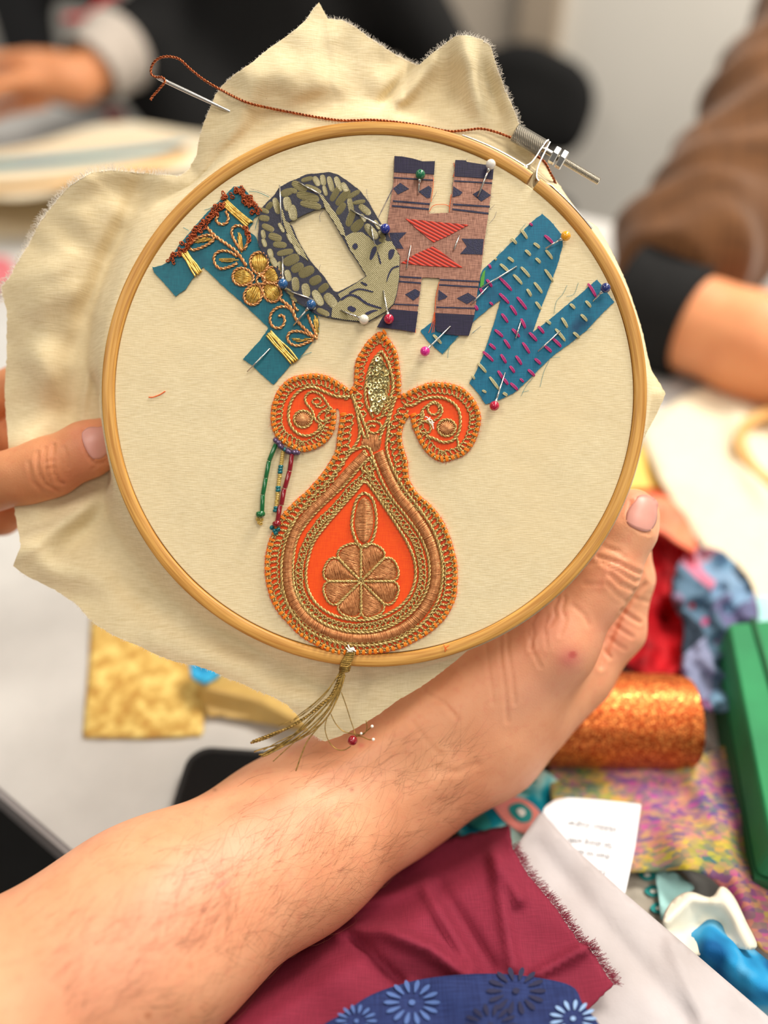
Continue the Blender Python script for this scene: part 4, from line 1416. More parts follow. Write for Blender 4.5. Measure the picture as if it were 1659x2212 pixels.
for pts in ([(238, 430), (310, 372), (402, 435), (285, 492)], [(500, 462), (605, 402), (635, 430), (622, 525), (585, 530)], [(860, 408), (955, 470), (930, 500), (852, 520)], [(1060, 490), (1155, 435), (1248, 500), (1150, 565)],
            [(360, 1528), (462, 1470), (515, 1500), (505, 1545), (445, 1592)], [(708, 1480), (800, 1548), (780, 1570), (702, 1592)], [(895, 1568), (1012, 1510), (1100, 1568), (1000, 1628)],
            [(200, 890), (375, 885), (295, 968), (345, 1055), (250, 1050), (205, 930)], [(945, 950), (1175, 955), (1160, 1115), (930, 1108), (1000, 1030)]):
    flat(ltH, oH, C5, pts, Z2 - 0.0002, Z3, M_HBLUE, 'woven_motif')
for pts in ([(365, 745), (700, 780), (1020, 808), (800, 925), (655, 990), (520, 885)], [(655, 1028), (790, 1130), (955, 1250), (600, 1235), (315, 1205), (470, 1110)]):
    flat(ltH, oH, C5, pts, Z2 - 0.0002, Z3 + 0.0001, M_HRED, 'woven_triangle')
for a, b, w in (((235, 560), (615, 592), 9), ((225, 610), (608, 645), 9), ((858, 595), (1238, 618), 9), ((850, 645), (1225, 690), 9), ((245, 318), (650, 345), 7), ((870, 352), (1262, 375), 7), ((290, 1342), (530, 1358), 8), ((285, 1392), (525, 1410), 8), ((722, 1375), (1135, 1395), 8),
                ((712, 1428), (1125, 1452), 8), ((235, 1628), (500, 1640), 7), ((685, 1660), (1092, 1672), 7)):
    flat(ltH, oH, C5, [(a[0], a[1] - w), (b[0], b[1] - w), (b[0], b[1] + w), (a[0], a[1] + w)], Z2 - 0.0002, Z3, M_HBLUE, 'woven_line')
m = MB()
fray(m, pH, 200, 0.0018, 0.00004, 0.0007, spread=0.9)
for pts in ([(500, 370), (240, 400), (120, 640), (90, 720)], [(240, 420), (150, 580), (100, 690)], [(640, 540), (670, 490), (690, 450)], [(1230, 790), (1290, 720), (1310, 660)], [(1240, 640), (1290, 590)], [(1045, 1940), (1100, 1890), (1150, 1850)]):
    strand(m, C5, pts[1:] if len(pts) == 4 else pts, 0.00005, 0.0009, oH)
m.obj('loose_threads', M_NAVYFIB, ltH)['kind'] = 'stuff'
m = MB()
for pts in ([(612, 660), (650, 600), (720, 585), (790, 590), (830, 610)], [(655, 300), (650, 420), (630, 560)], [(865, 150), (880, 220), (860, 300)], [(840, 480), (825, 600), (820, 670)], [(715, 1390), (680, 1560), (672, 1700)], [(668, 1700), (640, 1830), (605, 1920)], [(672, 1710), (655, 1830), (640, 1920)],
            [(676, 1720), (668, 1830), (660, 1915)], [(470, 1830), (468, 1920)]):
    strand(m, C5, pts, 0.00011, 0.0008, oH)
m.obj('orange_threads', M_ORFIBRE, ltH)['kind'] = 'stuff'

# ---- O: olive brocade (over the J and the H)
O_OUT = [(100, 630), (150, 570), (260, 460), (310, 380), (420, 320), (500, 290), (600, 240), (740, 230), (830, 218), (930, 245), (1040, 320), (1160, 410), (1250, 530), (1330, 670), (1400, 790), (1470, 900), (1530, 1010), (1580, 1100), (1575, 1330), (1550, 1490), (1520, 1600),
         (1430, 1690), (1250, 1790), (1150, 1790), (1000, 1775), (850, 1750), (720, 1720), (600, 1650), (480, 1560), (380, 1480), (310, 1400), (300, 1300), (260, 1230), (190, 1130), (130, 1060), (95, 980), (90, 880), (100, 800)]
O_IN = [(410, 745), (560, 670), (700, 610), (790, 595), (880, 740), (960, 880), (1050, 1040), (1120, 1140), (1225, 1310), (1100, 1390), (920, 1480), (880, 1460), (780, 1310), (640, 1150), (570, 1040), (510, 930), (450, 790)]
ltO, oO, pO = patch('letter_patch', C4, O_OUT, 0.0009, 0.0013, M_ONAVY, 'olive and navy brocade letter O woven with leaves', 'letter', C4(800, 1000), holes=[O_IN], jitter=0.4)
Z4 = 0.0013
def leafm():
    m = MB()
    n = 16
    vs = [Vector((0, 0, 1.0))]
    for ring, (s, z) in enumerate(((0.6, 0.9), (0.9, 0.55), (1.0, 0.0))):
        for k in range(n):
            w = 2 * PI * k / n
            x = math.copysign(abs(math.cos(w)) ** 0.75, math.cos(w)); y = math.copysign(abs(math.sin(w)) ** 0.75, math.sin(w))
            vs.append(Vector((x * s, y * s, z)))
    fs = [(0, 1 + k, 1 + (k + 1) % n) for k in range(n)]
    for r_ in range(2):
        for k in range(n):
            l = (k + 1) % n
            fs.append((1 + r_ * n + k, 1 + (r_ + 1) * n + k, 1 + (r_ + 1) * n + l, 1 + r_ * n + l))
    m.add(vs, fs)
    return m.mesh('woven_leaf', M_LEAF)
me_leaf = leafm()
LEAF = [(150, 690, 8, 58, 34), (150, 610, 20, 55, 26), (205, 560, -50, 50, 30), (190, 790, 25, 72, 34), (140, 860, 80, 50, 26), (265, 890, 20, 76, 42), (150, 950, 70, 50, 26), (315, 970, 5, 76, 36), (215, 1060, 75, 52, 32), (370, 1050, -12, 92, 34), (435, 1130, -25, 92, 56), (250, 1150, 60, 60, 34),
        (325, 1200, 70, 60, 30), (500, 1212, -28, 74, 46), (400, 1295, 75, 66, 36), (595, 1255, -28, 92, 54), (480, 1385, 85, 78, 42), (690, 1345, -28, 70, 48), (590, 1450, 80, 78, 46), (350, 1400, 60, 50, 26), (420, 1470, 45, 56, 24), (715, 1530, 60, 96, 46), (850, 1555, 50, 92, 54), (775, 1425, -40, 66, 38),
        (640, 1610, 40, 60, 30), (770, 1680, 25, 76, 32), (460, 1540, 40, 46, 20),
        (280, 560, 75, 92, 36), (395, 540, 80, 82, 46), (450, 630, 80, 88, 48), (385, 420, -20, 66, 42), (520, 355, 30, 92, 44), (610, 465, 15, 128, 50), (640, 550, 12, 118, 40), (450, 400, 10, 50, 30), (640, 370, 20, 70, 30), (600, 280, -15, 66, 26), (700, 300, 60, 60, 34), (770, 290, 80, 62, 32), (700, 390, 30, 60, 24),
        (850, 330, 75, 88, 32), (790, 400, 75, 60, 24), (930, 330, 70, 88, 34), (900, 430, -60, 96, 34), (1000, 370, 60, 66, 34), (980, 470, -50, 112, 42), (1090, 440, -30, 82, 28), (1060, 560, 80, 92, 32), (960, 590, -55, 76, 36), (1150, 520, -10, 70, 24), (1210, 600, 40, 80, 38), (1060, 690, -70, 96, 40), (1130, 770, -45, 82, 50),
        (1190, 690, 60, 50, 26), (1280, 830, 50, 104, 46), (1340, 760, 60, 60, 24), (1390, 870, 55, 60, 26), (1400, 930, 20, 46, 22), (330, 790, 60, 60, 22), (420, 900, 62, 66, 24), (500, 1020, 58, 72, 26)]
for x, y, a, lx, ly in LEAF:
    ob = new_obj('woven_leaf', me_leaf, ltO)
    p = hp(*C4(x, y), Z4 - 0.00004) - Vector((oO.x, oO.y, 0))
    k = 1 / 4.879 / S
    ob.matrix_local = TR(p) @ Matrix.Rotation(math.radians(-a), 4, 'Z') @ Matrix.Diagonal((lx * k, ly * k, 0.00022, 1))
# vein bands and the plain olive ground at lower right
for pts in ([(250, 520), (300, 560), (340, 680), (370, 800), (440, 960), (540, 1090), (620, 1160), (570, 1050), (480, 900), (420, 760), (380, 730), (350, 620), (310, 540)],
            [(700, 420), (780, 480), (850, 580), (930, 690), (985, 800), (1010, 900), (960, 870), (880, 730), (795, 600), (770, 520)]):
    flat(ltO, oO, C4, pts, Z4 - 0.0002, Z4 + 0.00012, M_OLIVEG, 'woven_vein')
flat(ltO, oO, C4, [(1000, 900), (1080, 855), (1180, 850), (1250, 900), (1340, 990), (1420, 950), (1490, 945), (1530, 1015), (1576, 1105), (1570, 1330), (1545, 1490), (1512, 1600), (1425, 1685), (1250, 1782), (1150, 1782), (1000, 1768), (860, 1742), (870, 1650), (960, 1560), (930, 1500), (1100, 1400), (1232, 1312), (1130, 1140), (1055, 1030)], Z4 - 0.0002, Z4 + 0.00012, M_OLIVEG, 'woven_ground')
for pts in ([(1080, 1000), (1110, 965), (1140, 1000), (1110, 1035)], [(1265, 1100), (1290, 1020), (1325, 1000), (1335, 1040), (1290, 1130), (1265, 1140)], [(1460, 1060), (1490, 1030), (1525, 1045), (1500, 1120), (1465, 1135)], [(1340, 1050), (1355, 1080), (1385, 1180), (1365, 1170)],
            [(1030, 1640), (1070, 1625), (1120, 1660), (1090, 1690), (1040, 1670)], [(1215, 1700), (1290, 1668), (1350, 1670), (1300, 1690), (1240, 1720)], [(1560, 1200), (1490, 1230), (1450, 1310), (1440, 1380), (1470, 1300), (1510, 1235), (1570, 1215)],
            [(960, 1545), (1050, 1500), (1140, 1520), (1240, 1590), (1380, 1640), (1370, 1655), (1230, 1612), (1130, 1545), (1050, 1522), (970, 1568)], [(1050, 1480), (1150, 1440), (1290, 1470), (1285, 1482), (1150, 1458), (1060, 1498)], [(1175, 1370), (1240, 1400), (1220, 1415), (1170, 1385)]):
    flat(ltO, oO, C4, pts, Z4, Z4 + 0.0002, M_HBLUE, 'woven_motif', True, 3.0)
m = MB()
fray(m, pO, 260, 0.0009, 0.00004, 0.0012)
m.obj('frayed_edge', M_OLIVE, ltO)['kind'] = 'stuff'
m = MB()
for pts in ([(0, 380), (120, 410), (240, 470)], [(1230, 380), (1235, 450), (1260, 530)], [(740, 730), (735, 660), (770, 610)], [(730, 1260), (735, 1200), (745, 1180)], [(1350, 680), (1420, 560), (1510, 360)]):
    strand(m, C4, pts, 0.00005, 0.0012, oO)
m.obj('loose_threads', M_NAVYFIB, ltO)['kind'] = 'stuff'

# stray orange thread on the plain cloth
m = MB()
m.tube([hp(v.x, v.y, 0.0003) for v in resample([(321, 858), (330, 858), (344, 853), (351, 849), (357, 845)], 3)], 0.00018, 5)
htop('stray_thread', m, M_ORFIBRE, 'short stray orange thread lying on the bare cloth below the J', 'thread', hp(340, 853))
m = MB()
m.tube([hp(v.x, v.y, 0.0015) for v in resample([(958, 1392), (962, 1400), (966, 1404)], 3)], 0.00012, 5)
m.tube([hp(v.x, v.y, 0.0016) for v in resample([(962, 1408), (962, 1400), (970, 1394)], 3)], 0.00012, 5)
htop('stray_thread', m, M_ORFIBRE, 'tiny crossed orange lint lying on the bamboo rim', 'thread', hp(962, 1400))
# ------------------------------------------------------------------ ball-headed pins
def pin(name_c, colour, head, segs, label, z=0.0016, r=0.00190, pearl=False, lift=0.0):
    """head pixel; segs = visible lengths of shaft in photo pixels [(from, to), ...], the pin runs through the cloth between them"""
    hpos = hp(*head, z + r * 0.8 + lift)
    root = hempty('dressmaking_pin', hpos, label, 'pin', 'ball-headed pins holding the letters')
    m = MB()
    m.ball(hpos, r, 20, 14)
    m.obj('head', simple('pin_head_' + name_c, colour, 0.16, 0.0, spec=0.6, Coat_Weight=0.7) if not pearl else simple('pin_head_' + name_c, colour, 0.25, 0.0, spec=0.7, Coat_Weight=0.8), root, hpos)
    d0 = (hp(*segs[0][1]) - hp(*head)).normalized()
    m = MB()
    first = True
    pts = []
    for a, b in segs:
        za = z + r * 0.5 + lift if first else z - 0.0002
        zb = z - 0.0003
        if first:
            m.tube([hpos, hp(*b, zb)], 0.00034, 8)
            m.lathe([(0.0008, r * 0.7), (0.0006, r * 1.15), (0.00034, r * 1.75)], 10, hpos, (hp(*b, zb) - hpos))
        else:
            mid = ((a[0] + b[0]) / 2, (a[1] + b[1]) / 2)
            m.tube([hp(*a, z - 0.0006), hp(*mid, z + 0.0002), hp(*b, z - 0.0002)], lambda u: 0.00034 * (1 - 0.25 * u), 8)
        first = False
    m.obj('shaft', M_PIN, root, hpos)
    return root
pin('green', (16, 110, 72), (908, 377), [((908, 377), (903, 420)), ((887, 531), (878, 581))], 'green-headed pin stuck through the top of the H')
pin('white', (236, 230, 220), (1060, 355), [((1060, 355), (1032, 425)), ((992, 509), (980, 541))], 'pearl white pin slanting down into the top corner of the H', lift=0.001, pearl=True)
pin('royal', (30, 48, 140), (832, 494), [((832, 494), (757, 453)), ((699, 424), (645, 394))], 'royal blue pin at the seam between the O and the H')
pin('blue', (34, 92, 150), (611, 613), [((611, 613), (610, 555)), ((608, 484), (604, 400))], 'mid-blue pin beside the gold flower, pointing up the O')
pin('petrol', (28, 84, 140), (672, 658), [((672, 658), (634, 703)), ((583, 753), (534, 803))], 'mid-blue pin at the foot of the O, slanting down through the J')
pin('pearl', (238, 232, 216), (786, 690), [((786, 690), (735, 670)), ((681, 649), (614, 625))], 'pearl white pin at the bottom edge of the O', pearl=True)
pin('crimson', (186, 14, 62), (840, 689), [((840, 689), (828, 628)), ((810, 532), (801, 487))], 'crimson pin on the dark foot of the H next to the O')
pin('magenta', (214, 36, 140), (918, 759), [((918, 759), (973, 705)), ((1017, 658), (1055, 618))], 'bright magenta pin below the H on bare cloth')
pin('orange', (246, 168, 24), (1222, 510), [((1222, 510), (1178, 537)), ((1116, 576), (1040, 621))], 'orange-yellow pin at the top corner of the N')
pin('navy', (32, 46, 112), (1308, 622), [((1308, 622), (1281, 651)), ((1210, 715), (1162, 759))], 'navy pin at the far upper arm of the N beside the rim', lift=0.0015)
pin('ruby', (186, 14, 56), (1068, 877), [((1068, 877), (1091, 805)), ((1125, 694), (1114, 731))], 'ruby red pin at the bottom point of the N')

# ------------------------------------------------------------------ needle and copper thread
def cz(px, py):
    """height of the loose cloth outside the ring at a pixel"""
    a = math.degrees(math.atan2(851 - py, px - 808)) % 360
    rp = math.hypot(px - 808, py - 851)
    t = (rp - 590) / max(1, max(out_r(a), 592) - 590)
    return cloth_z(a, min(1, max(0, t)), px, py)
def on(px, py, dz=0.0):
    return hl(px, py, HOOP_D - (cz(px, py) + dz))
tipz = cz(542, 262)
nd = hempty('needle', hl(440, 213, HOOP_D - tipz - 0.003), 'large steel tapestry needle parked in the cloth edge, threaded with copper', 'needle')
oN_ = hl(440, 213, HOOP_D - tipz - 0.003)
m = MB()
n0, n1 = hl(333, 164, HOOP_D - tipz - 0.006), hl(546, 264, HOOP_D - tipz + 0.0012)
npts = [n0.lerp(n1, k / 20) for k in range(21)]
m.tube(npts, lambda u: 0.00012 + 0.00072 * min(1, u * 14 + 0.3) * (1 - max(0, u - 0.35) / 0.65 * 0.62), 10, False, True, flat=0.8)
m.obj('needle_shaft', M_PIN, nd, oN_)
m = MB()
e0, e1 = n0.lerp(n1, 0.02), n0.lerp(n1, 0.14)
ed = (e1 - e0).normalized(); es = Vector((-ed.y, ed.x, 0))
m.tube([e0.lerp(e1, 0.5 + 0.5 * math.cos(w)) + es * 0.0005 * math.sin(w) + Vector((0, 0, 0.0004)) for w in [2 * PI * k / 24 for k in range(24)]], 0.0003, 6, True)
m.obj('needle_eye', M_STEEL, nd, oN_)

th = [hl(325, 216, HOOP_D - tipz - 0.0065), hl(330, 208, HOOP_D - tipz - 0.0062), hl(344, 192, HOOP_D - tipz - 0.0068), hl(356, 176, HOOP_D - tipz - 0.0078), hl(350, 167, HOOP_D - tipz - 0.008), hl(336, 166, HOOP_D - tipz - 0.0066), hl(327, 160, HOOP_D - tipz - 0.006),
      hl(327, 146, HOOP_D - tipz - 0.006), hl(337, 130, HOOP_D - tipz - 0.0065), hl(358, 122, HOOP_D - tipz - 0.007), hl(386, 127, HOOP_D - tipz - 0.007), hl(410, 148, HOOP_D - tipz - 0.006), hl(440, 172, HOOP_D - tipz - 0.005)]
th += [on(470, 190, 0.0012), on(530, 220, 0.0009), on(580, 233, 0.0009), on(640, 245, 0.0009), on(690, 254, 0.0008), on(735, 260, 0.0008), on(770, 260, 0.0007), on(800, 259, 0.0007), on(840, 262, 0.0006), on(900, 270, 0.0006), on(965, 283, 0.0008), on(1000, 282, 0.0012),
       on(1035, 278, 0.0016), on(1060, 282, 0.002), on(1090, 292, 0.002), hp(1120, 306, -0.0088), hp(1150, 330, -0.0092), hp(1176, 350, -0.0092), hp(1188, 372, -0.010), hp(1200, 396, -0.014), hp(1206, 420, -0.02), hp(1190, 450, -0.024)]
m = MB()
m.cord(resample(th, 0.0003), 0.00052, 0.0026, 2, 5)
oT = hp(700, 260, -0.01)
htop('metallic_thread', m, M_COPTHREAD, 'long twisted copper thread looping from the needle eye across the cloth to the screw', 'thread', oT)
# ------------------------------------------------------------------ orange and gold applique
AP_TIPR = [(900, 55), (960, 110), (1010, 190), (1030, 300), (1040, 400), (1040, 488)]
AP_SCR = [(1040, 488), (1120, 450), (1220, 410), (1330, 405), (1440, 430), (1510, 480), (1560, 550), (1590, 640), (1575, 740), (1540, 830), (1480, 900), (1400, 935), (1320, 950), (1240, 910), (1180, 840), (1140, 760), (1116, 700), (1108, 650)]
AP_BODY = [(1100, 632), (1060, 700), (1045, 780), (1060, 860), (1085, 950), (1090, 1030), (1110, 1100), (1170, 1180), (1260, 1260), (1330, 1360), (1380, 1470), (1410, 1580), (1425, 1650), (1430, 1760), (1420, 1870), (1400, 1930), (1350, 2020), (1260, 2110), (1150, 2180), (1020, 2240), (880, 2268), (760, 2276), (650, 2276),
           (560, 2260), (450, 2210), (350, 2150), (260, 2060), (190, 1980), (140, 1880), (110, 1760), (105, 1640), (120, 1540), (145, 1460), (210, 1330), (300, 1230), (390, 1150), (480, 1050), (550, 950), (590, 870), (602, 780), (615, 700), (622, 640), (612, 590)]
AP_SCL = [(592, 588), (594, 660), (574, 750), (520, 820), (440, 866), (350, 882), (260, 842), (190, 790), (155, 720), (145, 640), (160, 540), (200, 450), (270, 380), (370, 350), (470, 345), (560, 370), (640, 420), (692, 452)]
AP_TIPL = [(692, 452), (715, 425), (720, 350), (730, 260), (770, 180), (820, 110), (900, 55)]
oA = hp(*C7(770, 1400))
ap = hempty('applique_motif', oA, 'orange silk pear-shaped applique with gold cord coils, scrolls and sequins', 'applique')
def lp(c, x, y, z=0.0):
    return hp(*c(x, y), z) - Vector((oA.x, oA.y, 0))
full = AP_TIPR[:-1] + AP_SCR + AP_BODY + AP_SCL[:-1] + AP_TIPL[:-1]
pix = [(v.x + rnd.uniform(-0.6, 0.6), v.y + rnd.uniform(-0.6, 0.6)) for v in resample(P(C7, full), 3.0, True, True)]
m = MB()
m.prism([(hp(*p).x - oA.x, hp(*p).y - oA.y) for p in pix], 0.0001, 0.0006)
m.obj('silk_ground', M_ORANGE, ap, smooth=False)
epath = [hp(*p) - oA for p in pix]
area = sum(epath[i].x * epath[(i + 1) % len(epath)].y - epath[(i + 1) % len(epath)].x * epath[i].y for i in range(len(epath)))
epath = epath if area > 0 else epath[::-1]
m = MB()
fray(m, epath, 900, 0.0009, 0.00005, 0.0003)
fray(m, epath, 90, 0.0022, 0.00005, 0.0003, spread=1.0)
m.obj('frayed_edge', M_ORFIBRE, ap)['kind'] = 'stuff'
ZA = 0.0006
CORD_R = 0.00072
def acord(pts, r=CORD_R, z=ZA, mat=None, name='gold_cord', closed=False):
    return cordpart(ap, oA, C7, pts, r, z, mat or M_GOLD, name, r * 4.6, closed)
# cords
cordA = [(700, 480), (735, 600), (755, 720), (745, 800), (700, 870), (650, 940), (540, 1080), (420, 1200), (330, 1320), (260, 1450), (228, 1560), (215, 1700), (232, 1850), (290, 1990), (400, 2110), (560, 2185), (750, 2215), (920, 2200), (1070, 2150), (1200, 2050), (1290, 1910), (1325, 1760), (1318, 1600), (1270, 1440), (1180, 1290),
         (1080, 1160), (1010, 1050), (965, 950), (940, 850), (950, 750), (960, 660), (985, 560), (1010, 500)]
cordB = [(690, 890), (720, 868), (780, 845), (822, 858), (850, 930), (870, 985), (910, 1085), (980, 1205), (1080, 1330), (1170, 1460), (1225, 1600), (1235, 1750), (1200, 1870), (1120, 1980), (1010, 2060), (890, 2110), (750, 2125), (600, 2100), (470, 2040), (370, 1950), (310, 1830), (295, 1720), (300, 1600), (325, 1480), (400, 1360), (520, 1230), (650, 1110), (760, 980), (800, 900), (780, 870)]
cordC = [(790, 1085), (730, 1150), (640, 1250), (520, 1390), (440, 1500), (400, 1620), (385, 1720), (400, 1830), (460, 1930), (560, 2000), (680, 2035), (800, 2040), (920, 2010), (1040, 1940), (1110, 1850), (1140, 1740), (1130, 1620), (1080, 1500), (1000, 1370), (920, 1250), (850, 1150)]
acord(cordA); acord(cordB); acord(cordC, closed=True)
# copper wrapped band between the two cords
band = [(795, 905), (690, 1015), (560, 1160), (430, 1285), (325, 1420), (277, 1560), (262, 1700), (277, 1835), (335, 1965), (440, 2072), (600, 2145), (750, 2168), (900, 2155), (1040, 2105), (1160, 2012), (1243, 1890), (1282, 1760), (1272, 1600), (1220, 1450), (1130, 1310), (1030, 1185), (960, 1060), (912, 945), (890, 885)]
def wrapped(pts, wpx, hgt, mat, name, pitch=2.6, seed=1):
    """wire coiled across a padding: one short arch of wire after another along the line"""
    path = resample(P(C7, pts), pitch)
    tg = tangents(path)
    m = MB()
    rr = random.Random(seed)
    for p, t in zip(path, tg):
        nrm = Vector((-t.y, t.x, 0))
        sk = rr.uniform(-0.5, 0.5)
        arc = []
        for k in range(6):
            u = -1 + 2 * k / 5
            w = p + nrm * (u * wpx / 2) + t * (u * 1.2 + sk)
            arc.append(hp(w.x, w.y, ZA + hgt * (1 - u * u) ** 0.6) - Vector((oA.x, oA.y, 0)))
        m.tube(arc, pitch / S * 0.62, 4, False, False)
    return m.obj(name, mat, ap)
wrapped(band, 21.5, 0.0011, M_COPPER, 'copper_band')
# loops of cord between the rim and the inner cords
def loop_mesh():
    m = MB()
    pts = []
    for k in range(15):
        w = math.radians(-120 + 330 * k / 14)
        pts.append(Vector((math.cos(w) * 1.0, math.sin(w) * 0.62, 0.10 + 0.10 * k / 14)))
    m.cord(resample(pts, 0.16), 0.27, 1.15, 2, 4)
    return m.mesh('cord_loop', M_GOLDU)
me_loop = loop_mesh()
me_ost = stitch_mesh(M_ORTHREAD, 'edge_stitch', 3)
def loops(path_pts, off, semi, sp, side=1, tilt=25, stitches=True, rimcord=True, closed=False, wide=1.0):
    """path in crop coordinates, body on the given side"""
    path = resample(P(C7, path_pts), sp / 3.19)
    tg = tangents(path)
    for i, (p, t) in enumerate(zip(path, tg)):
        nr = Vector((-t.y, t.x, 0)) * side
        ctr = p + nr * (off / 3.19) + Vector((rnd.uniform(-0.6, 0.6), rnd.uniform(-0.6, 0.6), 0))
        ob = new_obj('cord_loop', me_loop, ap)
        a = math.atan2(-nr.y, nr.x) + math.radians(tilt + rnd.uniform(-8, 8))
        sc = semi / 3.19 / S * rnd.uniform(0.92, 1.06)
        ob.matrix_local = TR(hp(ctr.x, ctr.y, ZA + 0.0001) - Vector((oA.x, oA.y, 0))) @ Matrix.Rotation(a, 4, 'Z') @ Matrix.Diagonal((sc, sc * wide, sc, 1))
        if stitches:
            q0 = p + nr * 0.8 + t * rnd.uniform(-1, 1) + t * 5
            q1 = p + nr * rnd.uniform(8, 12.5) + t * rnd.uniform(-2, 2) + t * 5
            place_stitch(me_ost, ap, oA, (q0.x, q0.y), (q1.x, q1.y), 0.00115 * rnd.uniform(0.8, 1.15), ZA + 0.0006, 'edge_stitch')
    if rimcord:
        rp = [(p.x + (-t.y) * side * 3.6, p.y + t.x * side * 3.6) for p, t in zip(path, tg)]
        cordpart(ap, oA, None, rp, 0.00058, ZA, M_GOLD, 'rim_cord')
# body rim runs clockwise in the picture: right-hand normal in pixel space points inside
loops(AP_BODY[:-1], 58, 33, 42, 1, 25)
loops(AP_SCR, 50, 27, 40, 1, 25)
loops(AP_SCL, 50, 27, 40, 1, 25)
loops(AP_TIPR, 42, 22, 40, 1, 20)
loops(AP_TIPL, 42, 22, 40, 1, 20)
inner = [(800, 1040), (700, 1128), (600, 1250), (480, 1370), (395, 1500), (347, 1640), (338, 1760), (362, 1870), (430, 1970), (540, 2048), (690, 2086), (830, 2080), (970, 2042), (1080, 1965), (1152, 1870), (1188, 1760), (1180, 1640), (1140, 1500), (1060, 1380), (970, 1260), (890, 1140), (835, 1050), (815, 970)]
loops(inner, 0, 32, 37, 1, 70, False, False, wide=1.0)
acord([(820, 920), (770, 970), (775, 1010), (820, 1020), (860, 985), (845, 935)], closed=True)
# neck: lens of sequins with its cords
lensL = [(905, 185), (850, 250), (815, 340), (795, 440), (800, 540), (825, 600), (850, 645)]
lensR = [(905, 185), (945, 250), (970, 330), (985, 420), (970, 500), (940, 580), (905, 640), (870, 650)]
acord(lensL); acord(lensR)
acord([(715, 520), (760, 620), (800, 720), (815, 790)]); acord([(985, 560), (950, 650), (915, 730), (890, 800)]); acord([(740, 640), (770, 730), (790, 790)])
acord([(800, 690), (830, 670), (880, 675), (905, 705), (880, 745), (840, 750), (812, 725), (830, 700), (865, 705)], 0.0006)
for cx, cy in ((755, 560), (775, 620), (945, 560), (935, 610), (745, 500), (965, 520)):
    acord([(cx + 22 * math.cos(2 * PI * k / 8), cy + 20 * math.sin(2 * PI * k / 8)) for k in range(8)], 0.0005, closed=True)
satin(ap, oA, C7, [(785, 770), (830, 760), (880, 765), (905, 800), (890, 860), (850, 880), (800, 860), (770, 830)], 85, ZA, 0.0006, M_COPPER, 'neck_fill', 2.4)
satin(ap, oA, C7, [(900, 215), (930, 270), (955, 340), (965, 420), (945, 510), (905, 600), (870, 625), (835, 580), (815, 500), (815, 420), (835, 330), (865, 260)], 80, ZA, 0.0003, M_GOLD, 'sequin_bed', 3.0)
def sequin_mesh():
    m = MB()
    n = 14
    vs, fs = [], []
    for r_, z in ((0.30, 0.10), (0.62, 0.0), (1.0, 0.22)):
        for k in range(n):
            w = 2 * PI * k / n
            vs.append((r_ * math.cos(w), r_ * math.sin(w), z))
    for i in range(2):
        for k in range(n):
            l = (k + 1) % n
            fs.append((i * n + k, (i + 1) * n + k, (i + 1) * n + l, i * n + l))
    m.add(vs, fs)
    return m.mesh('sequin', M_SEQUIN)
me_sq = sequin_mesh()
SQ = [(880, 240), (865, 275), (900, 270), (845, 300), (885, 305), (920, 300), (835, 335), (870, 340), (905, 345), (940, 340), (830, 375), (862, 385), (898, 385), (935, 380), (825, 420), (858, 425), (892, 430), (930, 425), (835, 465), (870, 470), (905, 470), (850, 510), (885, 515), (920, 505), (865, 550), (900, 550), (848, 585), (880, 600)]
for x, y in SQ:
    ob = new_obj('sequin', me_sq, ap)
    s = rnd.uniform(21, 27) / 3.19 / S
    ob.matrix_local = TR(lp(C7, x, y, ZA + 0.0006 + rnd.uniform(0, 0.0004))) @ Matrix.Rotation(rnd.uniform(0, 6), 4, 'Z') @ Matrix.Rotation(rnd.uniform(-0.55, 0.55), 4, 'X') @ Matrix.Scale(s, 4)
# scrolls
acord([(690, 500), (600, 500), (520, 470), (440, 435), (370, 445), (310, 490), (275, 560), (265, 640), (285, 710), (340, 760), (410, 768), (470, 735), (480, 690)])
acord([(470, 735), (500, 700), (450, 660), (430, 600), (385, 540), (385, 495), (430, 465), (490, 490), (530, 545), (550, 590), (500, 600), (470, 640), (500, 670), (550, 650)], 0.0006)
acord([(440, 520), (470, 510), (490, 540), (460, 555), (430, 540)], 0.0005, closed=True); acord([(450, 565), (490, 575), (520, 560)], 0.0005)
acord([(1060, 560), (1120, 560), (1190, 520), (1260, 505), (1330, 510), (1400, 545), (1440, 600), (1450, 670), (1440, 740), (1400, 800), (1330, 815), (1270, 790), (1210, 770)])
acord([(1410, 770), (1430, 800), (1440, 850), (1470, 880)], 0.0006); acord([(1175, 640), (1190, 590), (1225, 560), (1265, 535), (1310, 560), (1325, 600), (1300, 645), (1265, 665)], 0.0006)
acord([(1265 + 40 * math.cos(2 * PI * k / 10), 585 + 40 * math.sin(2 * PI * k / 10)) for k in range(10)], 0.0006, closed=True)
acord([(1160, 690), (1200, 670), (1240, 690), (1240, 740), (1190, 750), (1160, 730)], 0.0006, closed=True); acord([(1190, 600), (1195, 640), (1170, 665), (1215, 670), (1260, 668)], 0.0006)
for cx, cy in ((365, 655), (1355, 715)):
    acord([(cx + 62 * math.cos(2 * PI * k / 12), cy + 58 * math.sin(2 * PI * k / 12)) for k in range(12)], 0.00062, closed=True, name='medallion_cord')
    m = MB()
    for k in range(22):
        w = 2 * PI * k / 22
        m.tube([lp(C7, cx + 10, cy + 6, ZA + 0.0009), lp(C7, cx + 30 * math.cos(w), cy + 28 * math.sin(w), ZA + 0.0008), lp(C7, cx + 54 * math.cos(w), cy + 50 * math.sin(w), ZA + 0.0002)], 0.00034, 4, False, False)
    m.obj('medallion_fill', M_COPPER, ap)
